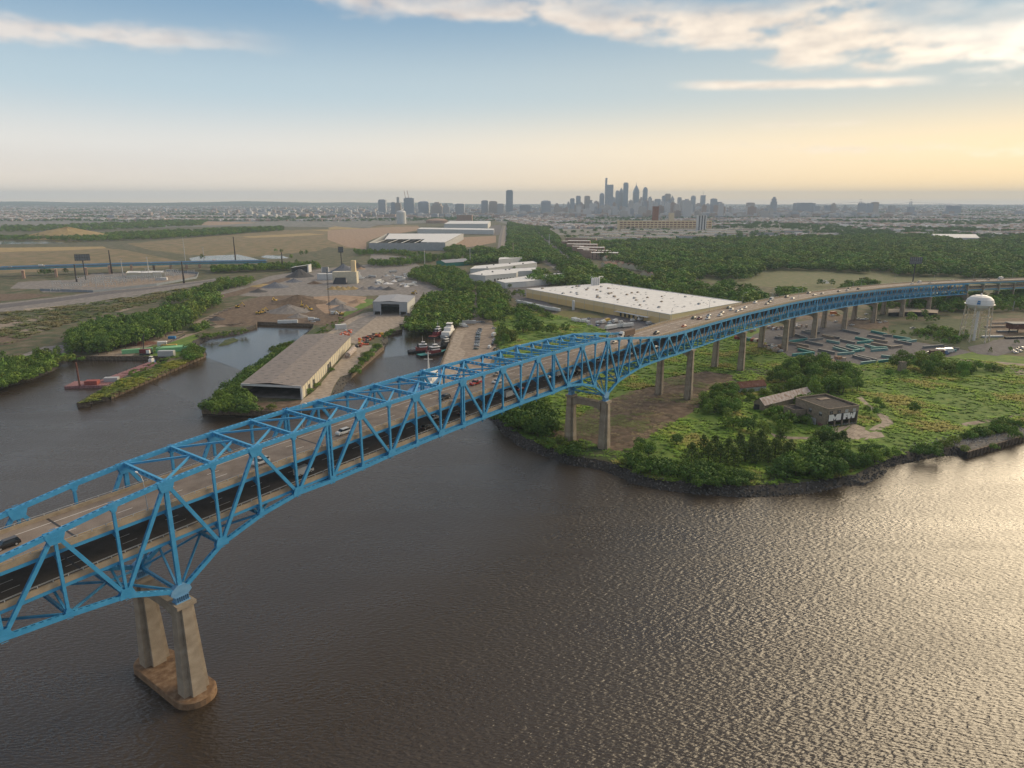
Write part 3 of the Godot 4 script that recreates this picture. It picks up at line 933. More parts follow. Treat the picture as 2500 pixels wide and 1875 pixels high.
# ---------------------------------------------------------------- roads, yards, fields, ponds
const TILLED := [19.4, -339.4, 29, -357.3, 58.8, -402.5, 79.1, -425.3, 96.6, -437.6, 104.8, -455, 120.2, -466.6, 139.2, -476.3, 153.6, -465.2, 150.2, -450.5, 138.5, -437.6, 124.7, -423.3, 116.1, -402.5, 109.2, -384.6, 87.4, -357.3, 71.3, -335.5, 58, -317.8, 51.7, -314.1, 37.2, -330.4, 23.7, -332.9]
func ground_cover() -> void:
	# sheltered basins lie calmer than the river
	basin([-244.8, -535.1, -250.2, -548.6, -273, -585.4, -272.5, -615.3, -255.9, -631.3, -251.2, -665.8, -256, -681.6, -196.7, -670.4, -195.3, -648.1, -187.2, -548.6, -188.6, -462.8, -187.1, -424.8, -186.2, -395.6, -249.1, -456], 0.02, M.ruffled_water)
	basin([-113, -469, -107.2, -563.7, -115.5, -626.7, -103.8, -637.7, -108.2, -665.8, -54, -656.8, -54.9, -651, -53.7, -517.8, -52.6, -448.7, -79.8, -448.7, -96.3, -420.3], 0.02, M.ruffled_water)
	basin([-244.8, -535.1, -250.2, -548.6, -273, -585.4, -272.5, -615.3, -255.9, -631.3, -251.2, -665.8, -256, -681.6, -196.7, -670.4, -195.3, -648.1, -187.2, -548.6, -189.8, -481.8], 0.04, M.dock_water)
	basin([-109.7, -528.4, -107.2, -563.7, -115.5, -626.7, -103.8, -637.7, -108.2, -665.8, -54, -656.8, -54.9, -651, -54.4, -560.4], 0.04, M.dock_water)
	basin([-337.6, -491.8, -347.3, -516, -345.5, -524.5, -272.9, -524.5, -268.5, -515.4, -268.7, -494.4, -273.5, -462.8, -271.9, -436, -308.4, -462.8], 0.03, M.ruffled_water)
	# far town ground
	patch("town_ground", [-2656.7, -2818.2, -2054.8, -2818.2, -1677.9, -2982.2, -1294.5, -3267, -626.5, -3072, -596.6, -3569, -103.8, -4143, 110.7, -2399.1, 213.6, -2437.3, 418.3, -2102, 651.7, -2291.2, 1068.1, -2437.3, 1157.4, -2437.3, 1677.3, -2792.3, 1780.1, -2437.3, 1883.8, -2045.5, 29120, -6483, 109339, -24429, 0, -34273, -102285, -24429], M.town_ground, 0.05)
	# left: fields behind the viaduct
	patch("field", [-1017.1, -1148.4, -1394.1, -1585.8, -1195.9, -1626.8, -1073.2, -1692.4, -1024.6, -1763.3, -935.6, -1692.4, -720, -1448.7, -638.6, -1362, -630.8, -1265.3, -725.6, -1218.9, -850.9, -1148.4], M.field_brown, 0.04)
	patch("golden_field", [-1411.5, -1606.1, -1536.5, -1751, -1307.7, -1781.9, -1069.7, -1827, -1024.6, -1763.3, -1073.2, -1692.4, -1195.9, -1626.8], M.field_gold, 0.08)
	patch("field", [-1077.5, -1953.8, -1037, -2208.6, -917.8, -2818.2, -615.5, -3017, -658.4, -3449, -453.3, -3381, -371.9, -2870.5, -438.7, -2102, -358.4, -1711.4, -476.2, -1803, -466.6, -1664.4, -562.1, -1491.7, -715.2, -1537.4, -878.9, -1692.4], M.field_brown, 0.05)
	patch("bare_field", [-899.1, -2329.9, -846.5, -2418.3, -744.5, -2564, -657.5, -2465, -753.7, -2308.8, -841, -2247.7], M.field_gold, 0.09)
	patch("bare_field", [-826.5, -2849.6, -601.5, -2948, -863.3, -3294, -806.3, -3253, -802.2, -3059, -687.2, -2699.3], M.field_gold, 0.1)
	patch("bare_earth", [-733, -2792.3, -617.2, -3041, -515.8, -3172, -427.1, -3212, -371.9, -2870.5, -439.4, -2291.2, -420.5, -2018.4, -357.5, -1711.4, -424.6, -1803, -565.3, -2146.3], M.tan_earth, 0.12)
	patch("bare_earth", [-155.9, -2291.2, -54.3, -2376.7, -45.8, -2002.5, -91.3, -1855.9, -129.5, -1771.4, -161.9, -1803], M.tan_earth, 0.12)
	patch("bare_earth", [-1822.6, -3663, -1725.9, -4004, -1339.4, -3742, -1416.6, -3374, -1700.6, -3465], M.tan_earth, 0.1)
	patch("pond_water", [-676.9, -1457.1, -677.3, -1509.7, -612.1, -1556.4, -558.9, -1482.9, -500.4, -1392.3, -552.9, -1377, -637.2, -1380.8], M.dock_water, 0.14)
	patch("pond_water", [-542.1, -1500.6, -542.2, -1537.4, -497.9, -1514.2, -467.2, -1457.1, -491.4, -1440.3, -517.9, -1457.1], M.dock_water, 0.14)
	patch("channel_water", [-1832.2, -1984.4, -1499.8, -2048.5, -1336.4, -2099.3, -1246.1, -2065.1, -1254.7, -1969, -1410.2, -1924.2, -1701.2, -1840.3], M.dock_water, 0.14)
	patch("far_river_water", [4101, -7969, 5049, -8583, 4727, -7969, 4162, -7366, 3745, -7230], M.dock_water, 0.2)
	# left: roads and pads
	patch("gravel_road", [-678.1, -734.1, -607.3, -810.5, -573.2, -865.3, -549.8, -931.3, -511.7, -971.9, -472.8, -1044.1, -462.4, -1073.7, -450.3, -1050.8, -447.3, -1014, -465.3, -881, -489.5, -818.7, -514, -766.8, -560.5, -745.5, -607.1, -653.9], M.gravel, 0.08)
	patch("paved_track", [-688.2, -745.5, -597.7, -797.2, -565.4, -853.2, -541.8, -917.4, -504, -956.8, -467, -1031, -456.6, -1059.8, -451.4, -1048.6, -460.5, -1016.1, -494.7, -938.5, -524.7, -887.4, -546.9, -824.3, -577.6, -769.3, -649.6, -701.9], M.asphalt, 0.12)
	patch("gravel_pad", [-637.9, -927.8, -699, -1153.7, -594, -1189.7, -521.3, -1148.4, -493, -1078.3, -508.1, -983.6, -539.2, -936.7, -555.6, -910.5, -619.7, -907.2], M.gravel, 0.11)
	patch("pale_pad", [-608.3, -968.1, -638.3, -1050.8, -563.6, -1073.7, -544.4, -1132.6, -512.6, -1122.4, -506.5, -1073.7, -524.8, -1012, -556.7, -968.1], M.pale_dirt, 0.15)
	patch("bare_ground", [-693.6, -949.4, -734.4, -1024.6, -704.4, -1050.8, -666.2, -1050.8, -627.1, -968.1, -643.9, -940.3], M.gravel, 0.1)
	patch("bare_ground", [-686.5, -835.6, -667.4, -893.9, -630.6, -897.2, -589.5, -884.2, -596.7, -847.3, -615.3, -838.5, -624.5, -757.2], M.dirt, 0.1)
	patch("concrete_pad", [-550.4, -766.8, -520.5, -791.9, -505.7, -786.8, -507.5, -759.6, -537.7, -754.8], M.slab, 0.14)
	patch("sandy_track", [-557.3, -672.3, -535, -710.2, -507.4, -720.9, -480.6, -717.7, -481.9, -695.8, -478.7, -632.1, -509.4, -611.7], M.pale_dirt, 0.1)
	patch("bare_ground", [-460.2, -628, -462.2, -653.9, -447.3, -655.7, -439.5, -636.4, -439.6, -615.7], M.pale_dirt, 0.1)
	patch("bare_ground", [-471.1, -581.6, -461.2, -607.8, -445.6, -615.7, -426, -600.1, -426.2, -571, -450, -554.1], M.dirt, 0.1)
	patch("bare_ground", [-447, -751.3, -449.4, -775.4, -427.2, -769.3, -427.8, -743.2], M.pale_dirt, 0.1)
	patch("broken_road", [-386.2, -514.4, -391.1, -560.8, -375.2, -571, -371.8, -588.9, -359.6, -578, -354.1, -541.3, -364.9, -529, -368.2, -514.4, -375.9, -507.1], M.gravel, 0.12)
	patch("dirt_track", [-334.4, -519.2, -321.3, -558.6, -319.4, -588.9, -318.2, -622.5, -316.9, -655.2, -319.9, -706.8, -321.1, -773.5, -313.5, -773.5, -307.5, -761.3, -308.9, -697.2, -302.5, -646.8, -302.8, -603, -303.2, -572.2, -303.4, -545.6, -297.7, -523.1, -313.2, -513.9], M.pale_dirt, 0.1)
	patch("dirt_track", [-303.2, -572.2, -302.8, -603, -291.6, -622.5, -291.9, -657, -267.8, -678.8, -263.5, -667.4, -286.8, -645.1, -292.2, -588.9, -295.1, -565.3], M.pale_dirt, 0.13)
	patch("weedy_ground", [-303.2, -543.5, -300.2, -569.9, -296.9, -598.9, -289, -614.5, -257.7, -565.3, -246.5, -539.3, -266.1, -515.4, -280.7, -515.4], M.meadow, 0.1)
	patch("weedy_ground", [-259.9, -395.4, -262.9, -421.4, -265.1, -448.4, -260.4, -478.9, -259.8, -502.4, -242.9, -526.9, -248, -409.9, -252.9, -397.2], M.meadow, 0.2)
	# left: the quarry and recycling yards
	patch("access_road", [-385.7, -797.2, -392.5, -881, -387.7, -968.1, -389.1, -1109.8, -372.4, -1159.1, -344.1, -1218.9, -272, -1315.4, -264.5, -1278.3, -333.7, -1181.2, -355.4, -1122.4, -361.4, -1050.8, -367.8, -922.6, -372.7, -859.2, -378.9, -786.8], M.gravel, 0.1)
	patch("brown_verge", [-380.6, -853.2, -369.8, -927.8, -362.9, -1055.3, -353.1, -1097.5, -341.3, -1059.8, -344, -991.6, -349.7, -881, -363.2, -841.4], M.dirt, 0.13)
	patch("quarry_yard", [-358.2, -881, -364.3, -968.1, -356.9, -1109.8, -332.2, -1175.6, -264.5, -1278.3, -319.5, -1577.4, -222.7, -1484.3, -165.5, -1259.9, -134.6, -1199.2, -97.7, -1047, -92.1, -911.1, -115.6, -870.5, -111.9, -755.2, -172.2, -878.3, -232.2, -862.7, -220.9, -814.6, -318.4, -865.3], M.gravel, 0.11)
	patch("brown_yard", [-310.3, -693.8, -317.8, -745.5, -322.6, -805.1, -319.5, -868.4, -273.5, -884.2, -183.2, -814.6, -165.2, -757.2, -168.5, -670.4, -190.6, -661.1, -249.7, -664.8, -269.1, -653.9, -290.9, -667.6], M.dirt, 0.13)
	patch("sandy_yard", [-251, -865.3, -219, -881, -183.6, -865.3, -170.4, -781.7, -178.4, -734.1, -201.7, -734.1, -223.8, -781.7], M.tan_earth, 0.16)
	patch("grass_strip", [-175.8, -712.4, -167.5, -773.5, -164.1, -807.9, -171.5, -845.4, -179.7, -845.4, -178.7, -790.3, -183.9, -726.8], M.meadow, 0.18)
	patch("concrete_apron", [-171.5, -584.1, -169.6, -625.3, -167.9, -698.6, -161.7, -734.2, -150.3, -749.5, -105.6, -726.8, -104.4, -678.8, -116.1, -630.8, -120.3, -614.5, -130.8, -569.9, -135.6, -574.5], M.slab, 0.15)
	patch("asphalt_lane", [-163.7, -614.5, -158.8, -698.6, -148.3, -726.8, -142, -712.4, -143.5, -648, -144.5, -584.1, -160.2, -588.9], M.gravel, 0.19)
	patch("pier_slab", [-148.2, -378.3, -128.6, -403.2, -126.8, -426.1, -134.6, -569.9, -121.4, -565.3, -111.9, -574.5, -110.5, -552, -111.3, -459, -110.1, -434.2, -113.5, -408.1, -123.8, -396.1, -123.8, -374], M.slab, 0.12)
	patch("pier_soil", [-156, -396.1, -128.6, -403.2, -125.1, -378.3, -136.5, -374, -148.2, -378.3], M.dirt, 0.16)
	patch("scrub_strip", [-178.6, -380.4, -149.5, -378.3, -156, -396.1, -172.2, -428.8, -181.4, -523.1, -178.5, -660, -188.2, -648, -184.9, -539.3, -178.9, -476.4, -180.6, -420.8], M.scrub, 0.14)
	# wharf beyond the second dock
	patch("wharf_lot", [-52.4, -505.1, -53.5, -630.7, -51.1, -680.3, -42, -696.1, -21.5, -696.1, -16.4, -647.9, -15.6, -595, -13, -546.6, -17.7, -483.9, -28.2, -437.7, -50.8, -437.7], M.pale_dirt, 0.12)
	patch("wharf_slab", [-51.4, -507.8, -52.2, -630.7, -43.2, -634.9, -43.5, -573.3, -43.9, -559.6, -37.1, -540.2, -38.6, -505.1, -40.7, -469.1, -47.4, -441.9, -50.1, -441.9], M.slab, 0.16)
	patch("gravel_lane", [-42.3, -694.1, -43.9, -767.2, -47, -862.7, -49.8, -907.7, -46.2, -914.5, -41.6, -862.7, -38.3, -779.6, -36, -726.7, -29.3, -698.1], M.pale_dirt, 0.15)
	# right bank: meadow and tilled strip
	patch("meadow", [-8, -366.6, 2.5, -396.3, 21.8, -440.9, 46.9, -510.8, 84.7, -555.6, 153.3, -649.6, 204.3, -721.9, 235.8, -649.6, 220.3, -555.6, 234.7, -510.8, 273, -524.9, 342.3, -555.6, 372.7, -539.9, 422.5, -510.8, 551, -484.5, 486.2, -423.7, 263.7, -333.8, 214.7, -315.9, 185.1, -306, 159.5, -289.7, 140.2, -275.7, 112.7, -268.8, 78.5, -270.5, 62.1, -275.7, 52.5, -282.1, 44, -299.7, 25.3, -306, 14.2, -318.8, 2.5, -331.3, -4.9, -352.3], M.meadow, 0.06)
	patch("tilled_ground", TILLED, M.dirt, 0.12)
	patch("rough_margin", [-5.6, -346.1, 3.2, -330.4, 19.7, -338.1, 37, -329.1, 51.7, -313.7, 60.2, -316, 59.5, -294.3, 73.4, -288.3, 94.2, -282.5, 114.1, -286.4, 128.2, -284.4, 141.4, -280.7, 129.8, -270.7, 110.7, -267.3, 96.1, -265.6, 79.6, -269, 62.9, -273.7, 53.2, -279.7, 46.5, -289.3, 34, -299.5, 16.9, -315.5, 4, -327.4], M.scrub, 0.14)
	patch("scrub_ground", [122, -417.4, 150.2, -450.5, 168.3, -488.9, 198.7, -504.9, 238.9, -510.5, 228, -459.6, 220.3, -417.4, 174, -402.5, 155.7, -402.5, 132, -392, 117.3, -375.5, 113.2, -388.6], M.scrub, 0.1)
	patch("stony_ground", [180.1, -303.9, 217.7, -327.6, 250.3, -345.5, 287.6, -360.8, 303, -357.2, 265.8, -333.8, 231.5, -317, 218.4, -309.2, 197.1, -306.5], M.stone, 0.13)
	patch("worn_path", [135.8, -342, 138.7, -338.1, 144.8, -336, 153.2, -335.5, 162.4, -336.8, 160.9, -333.4, 151.7, -331.9, 141.7, -332.4, 135.8, -335], M.pale_dirt, 0.12)
	patch("worn_path", [232.4, -351.4, 251.1, -360, 271.2, -366.9, 295, -377.3, 291.2, -372.1, 267.8, -361.9, 246.8, -353.3, 230.3, -345.8], M.pale_dirt, 0.1)
	patch("dirt_track", [221, -459.2, 250.4, -485, 273.8, -499, 283.1, -500.8, 279.2, -491.9, 265, -485, 247.1, -475, 225.7, -456.1], M.dirt, 0.12)
	patch("dirt_track", [342.9, -513.8, 357, -511.9, 382.8, -499, 398.6, -488.5, 373.8, -456.1, 354.1, -459.2, 352.1, -468.6, 352.3, -485, 346.9, -499], M.pale_dirt, 0.12)
	# girder yard and roads around it
	patch("asphalt_yard", [193, -570.9, 221.9, -616.5, 243, -639.6, 285.5, -680.1, 318.3, -702.3, 323.9, -674.8, 327, -654.2, 335.7, -632.5, 349.5, -580.7, 368.5, -547.9, 370.1, -539.8, 341.9, -523, 318, -507.1, 287.7, -505.6, 258, -492.1, 243.6, -505.6, 227.9, -513.4, 208, -534.7, 196.1, -552.2], M.asphalt, 0.14)
	patch("yard_road", [379.7, -560.1, 407.2, -576.1, 422.3, -590.2, 452.7, -596, 464.8, -590.2, 438.5, -554.9, 428.7, -562.7, 403.9, -540, 381.1, -525.8, 370.4, -532.8, 372, -544.9], M.asphalt, 0.15)
	patch("bare_ground", [313.4, -680.1, 342.3, -702.3, 365.3, -691.1, 378.3, -680.1, 361.1, -649.3, 334.9, -639.6, 327.6, -659.3], M.dirt, 0.12)
	patch("bare_ground", [280.4, -732.1, 335.3, -741.5, 353.3, -725.9, 339.6, -696.7, 317, -688.3, 294.4, -702.3], M.dirt, 0.1)
	patch("grass_bank", [366.3, -659.3, 406.2, -680.1, 438, -702.3, 472.6, -696.7, 442.9, -612.1, 394.1, -552.2, 371.3, -552.2, 351.7, -584.7, 344.5, -616.5], M.scrub, 0.12)
	patch("bare_ground", [483.6, -690.2, 517.8, -706.1, 535, -702, 484.8, -633.2, 446.8, -604.9, 432.6, -614], M.dirt, 0.16)
	# warehouse surroundings
	patch("lawn", [43.4, -726.7, 58, -755.2, 81.4, -732.2, 93.7, -715.9, 93.5, -700.2, 67.2, -695.1, 53.9, -700.2], M.lawn, 0.13)
	patch("grass_field", [-17.5, -670.7, -3, -779.6, 17.4, -755.2, 43.4, -726.7, 63.8, -695.1, 84.6, -643.5, 93.7, -618.4, 54.7, -559.6, 12, -510.6, -6, -522.1, -14, -587.6], M.meadow, 0.1)
	patch("loading_yard", [60.4, -695.1, 68.2, -705.3, 94.1, -705.3, 105.7, -726.7, 119.2, -710.6, 143.7, -685.2, 156.7, -675.5, 136.2, -647.9, 116.5, -626.6, 91.2, -622.4, 84.6, -643.5, 73.9, -661.4], M.asphalt, 0.15)
	patch("car_park", [-12.6, -928.4, 20.4, -1004.3, 53.9, -994.2, 30.2, -862.7, 54.3, -755.2, 47.7, -737.8, 8.8, -819.1], M.asphalt, 0.13)
	patch("service_road", [61.4, -1450, 71.7, -1447.2, 84.2, -1281.5, 90.8, -1130, 84.2, -1101.5, 71.3, -1270.6, 58.9, -1363.1], M.gravel, 0.14)
	patch("rail_bed", [107.9, -3337, 104.2, -2437.3, 112.2, -2018.4, 119, -1824.6, 123.3, -1577.4, 127.6, -1375.6, 119.6, -1346, 113.2, -1577.4, 102.3, -1837.9, 90.7, -2291.2, 95.3, -3267], M.gravel, 0.14)
	patch("avenue", [-36.7, -1769.3, -43, -2291.2, -45, -3337, -22.3, -3337, -9.4, -1824.6], M.gravel, 0.14)
	patch("avenue_lane", [-28.3, -1769.3, -33.6, -2291.2, -36.3, -3267, -30.1, -3267, -17.5, -1824.6], M.slab, 0.19)
	patch("car_park", [-118.9, -3267, -54.5, -3442, -41.4, -2897.6, -46.5, -2437.3, -65.8, -2437.3, -75.3, -2792.3], M.asphalt, 0.13)
	# marsh and fields in the woods on the right
	patch("marsh_grass", [291.1, -1054.5, 329.2, -1109.7, 371.2, -1152.8, 430.6, -1189.6, 514.4, -1308.4, 566.2, -1277.1, 597.7, -1243.1, 690.5, -1195.3, 778.7, -1126.6, 780.4, -1077.5, 720.3, -1039.7, 543.4, -990.9, 400.2, -916.8, 377.7, -952.4, 328.5, -990.9, 294.2, -1011.2], M.reeds, 0.1)
	patch("pond_water", [467.8, -1047, 480.4, -1054.5, 467.8, -1011.2, 456.6, -1004.3], M.dock_water, 0.16)
	patch("bare_field", [585.8, -1846.8, 712.5, -1824.6, 766.8, -1740.9, 825.4, -1728.9, 927.3, -1713.3, 851.6, -1529.5, 763.4, -1514.1, 778.3, -1628.5, 693.5, -1675.4, 657.2, -1721.1, 662, -1728.9, 563, -1721.1], M.tan_earth, 0.12)
	patch("grass_field", [529.7, -1701.7, 672.7, -1721.1, 649.9, -1701.7, 715.5, -1664.3, 781.9, -1484.3, 716.7, -1401.3, 671.5, -1514.1, 616, -1611.1], M.reeds, 0.14)

func basin(outline: Array, y: float, mat: Material) -> void:
	var b := Build.new()
	b.prism(pv(outline), 0, y, 1.0, false)
	setting("basin_water", b.mesh(), mat)


# ---------------------------------------------------------------- trees, bushes, grass
var leafy := {}
var tree_list := []      # [position, height, kind, region]

func leaf_card(b: Build, p: Vector3, out: Vector3, size: float) -> void:
	var n := (out + Vector3(rng.randf_range(-1, 1), rng.randf_range(-0.6, 1), rng.randf_range(-1, 1)) * 0.9).normalized()
	var s := n.cross(Vector3(rng.randf_range(-1, 1), rng.randf_range(-1, 1), rng.randf_range(-1, 1))).normalized()
	var t := n.cross(s)
	var w := size * rng.randf_range(0.6, 1.25)
	var bend := n * w * 0.28
	var soft := (n * 0.55 + out * 0.75).normalized()
	b.trin(p - s * w, p + s * w, p + t * w * 0.7 + bend, soft, soft, soft)
	b.trin(p - s * w, p - t * w * 0.7 + bend, p + s * w, soft, soft, soft)

# a crown of unit height made of clumps of leaves; shape 0 round, 1 tall, 2 cone, 3 bush
func crown_mesh(seed_: int, shape: int, clumps: int, leaves: int, size: float) -> ArrayMesh:
	rng.seed = seed_
	var b := Build.new()
	for i in clumps:
		var f := (i + 0.5) / clumps
		var a := i * 2.39996 + rng.randf_range(-0.4, 0.4)
		var y := 0.0
		var r := 0.0
		var cr := 0.0
		match shape:
			0:
				y = 0.34 + 0.5 * f + rng.randf_range(-0.05, 0.05)
				r = 0.30 * sqrt(maxf(0.02, 1.0 - pow((f - 0.42) * 1.7, 2)))
				cr = rng.randf_range(0.11, 0.19)
			1:
				y = 0.20 + 0.68 * f + rng.randf_range(-0.04, 0.04)
				r = 0.16 * sqrt(maxf(0.02, 1.0 - pow((f - 0.42) * 1.6, 2)))
				cr = rng.randf_range(0.08, 0.14)
			2:
				y = 0.14 + 0.72 * f
				r = 0.30 * pow(1.0 - f, 0.75) + 0.02
				cr = 0.17 - 0.08 * f
			3:
				y = 0.30 + 0.42 * f + rng.randf_range(-0.12, 0.10)
				r = 0.62 * sqrt(maxf(0.02, 1.0 - f * 0.8))
				cr = rng.randf_range(0.22, 0.36)
		r *= rng.randf_range(0.65, 1.08)
		var c := Vector3(cos(a) * r, y, sin(a) * r)
		var tone := rng.randf_range(0.78, 1.18)
		for k in leaves:
			var d := Vector3(rng.randfn(), rng.randfn() * 0.9 + 0.1, rng.randfn()).normalized()
			var q := c + d * cr * rng.randf_range(0.72, 1.08) * Vector3(1, 0.86, 1)
			if q.y < 0.02: q.y = rng.randf_range(0.02, 0.1)
			var v := tone * rng.randf_range(0.8, 1.2)
			b.col = Color(v * rng.randf_range(0.92, 1.12), v, v * rng.randf_range(0.8, 1.05))
			leaf_card(b, q, d, size)
	return b.mesh(true)

func trunk_mesh(seed_: int, shape: int) -> ArrayMesh:
	rng.seed = seed_
	var b := Build.new()
	var top := [0.62, 0.80, 0.75, 0.4][shape] as float
	var r := [0.020, 0.014, 0.018, 0.022][shape] as float
	b.tube(Vector3.ZERO, Vector3(0.01, top * 0.5, -0.01), r * 1.3, r, 6, false)
	b.tube(Vector3(0.01, top * 0.5, -0.01), Vector3(0, top, 0.01), r, r * 0.4, 6, false)
	for i in 5:
		var a := i * 2.4
		var y := top * (0.42 + 0.1 * i)
		var l := [0.22, 0.12, 0.16, 0.3][shape] as float
		b.tube(Vector3(0, y, 0), Vector3(cos(a) * l, y + l * 0.8, sin(a) * l), r * 0.5, r * 0.2, 5, false)
	return b.mesh()

func leaf_material(r: float, g: float, b: float) -> StandardMaterial3D:
	var m := tinted(0.75)
	m.albedo_color = lin(r, g, b)
	m.backlight_enabled = true
	m.backlight = Color(0.42, 0.50, 0.20)
	m.metallic_specular = 0.3
	return m

func make_plants() -> void:
	var tone := [[0.135, 0.225, 0.050], [0.150, 0.240, 0.055], [0.080, 0.125, 0.034], [0.130, 0.215, 0.044]]
	for s in 4:
		var near := []
		var far := []
		for i in 3:
			near.append(crown_mesh(100 + s * 10 + i, s, [16, 15, 17, 9][s], [62, 54, 58, 60][s], [0.036, 0.028, 0.032, 0.070][s]))
			far.append(crown_mesh(200 + s * 10 + i, s, [9, 8, 8, 6][s], [20, 20, 20, 18][s], [0.070, 0.056, 0.062, 0.125][s]))
		var t: Array = tone[s]
		leafy[s] = {"near": near, "far": far, "trunk": trunk_mesh(300 + s, s), "mats": [leaf_material(t[0], t[1], t[2]), leaf_material(t[0] * 1.28, t[1] * 1.18, t[2] * 1.1), leaf_material(t[0] * 0.76, t[1] * 0.82, t[2] * 0.95)]}
	M.bark = plain(0.075, 0.058, 0.042, 0.95)

# scatter trees over an outline: jittered grid with the given spacing
func wood(outline: Array, spacing: float, h0: float, h1: float, kinds: Array, region: int, seed_: int, keep := 1.0, lift := 0.0) -> void:
	var poly := pv(outline)
	var clearings := FastNoiseLite.new()
	clearings.frequency = 0.006
	rng.seed = seed_
	var lo := poly[0]; var hi := poly[0]
	for p in poly:
		lo = lo.min(p); hi = hi.max(p)
	var y := lo.y
	var odd := 0
	while y < hi.y + spacing:
		var x := lo.x + (spacing * 0.5 if odd % 2 else 0.0)
		odd += 1
		while x < hi.x + spacing:
			var p := Vector2(x + rng.randf_range(-0.42, 0.42) * spacing, y + rng.randf_range(-0.42, 0.42) * spacing)
			var hh := rng.randf_range(h0, h1)
			if rng.randf() < 0.18: hh *= rng.randf_range(0.6, 0.85)
			var kd: int = kinds[rng.randi() % kinds.size()]
			if region == 8:
				hh *= 1.0 + 0.22 * clearings.get_noise_2d(p.x * 2.0, p.y * 2.0)
				if clearings.get_noise_2d(p.x + 300.0, p.y) < -0.30: hh = -1.0
			if hh > 0.0 and rng.randf() <= keep and Geometry2D.is_point_in_polygon(p, poly):
				tree_list.append([Vector3(p.x, LAND_Y + lift, p.y), hh, kd, region, rng.randi()])
			x += spacing
		y += spacing * 0.9

func lone(pts: Array, h0: float, h1: float, kinds: Array, region: int, seed_: int) -> void:
	rng.seed = seed_
	for p in pts:
		tree_list.append([p, rng.randf_range(h0, h1), kinds[rng.randi() % kinds.size()], region, rng.randi()])

const REGIONS := [
	["tree", "tall leafy poplar in the dense belt left of the docks", "belt of trees left of the docks", "poplar_tree"],
	["bush", "dark green bush on the river bank left of the dock slip", "bushes on the left river bank", "bank_bush"],
	["bush", "rounded bush crowding the edge of the shed pier", "bushes along the shed pier", "pier_bush"],
	["tree", "leafy tree in the thicket behind the tugboat dock", "thicket behind the tugboat dock", "thicket_tree"],
	["tree", "dark rounded tree in the clump above the river shore", "dark clump above the river shore", "dark_tree"],
	["bush", "green shrub in the hedge along the river shore", "shrubs along the river shore", "shore_shrub"],
	["tree", "leafy tree growing around the ruined sheds", "trees around the ruined sheds", "field_tree"],
	["tree", "tree standing in the grass between wharf and warehouse", "trees between wharf and warehouse", "meadow_tree"],
	["tree", "tree in the wood behind the white warehouse", "wood behind the white warehouse", "woodland_tree"],
	["tree", "small street tree in the row beside the girder yard", "row of trees beside the girder yard", "street_tree"],
	["tree", "tree beside the yards and fields on the left", "scattered trees on the left", "scattered_tree"],
	["bush", "low bush on the grassy mole between the two dock basins", "bushes on the grassy mole", "mole_bush"],
]

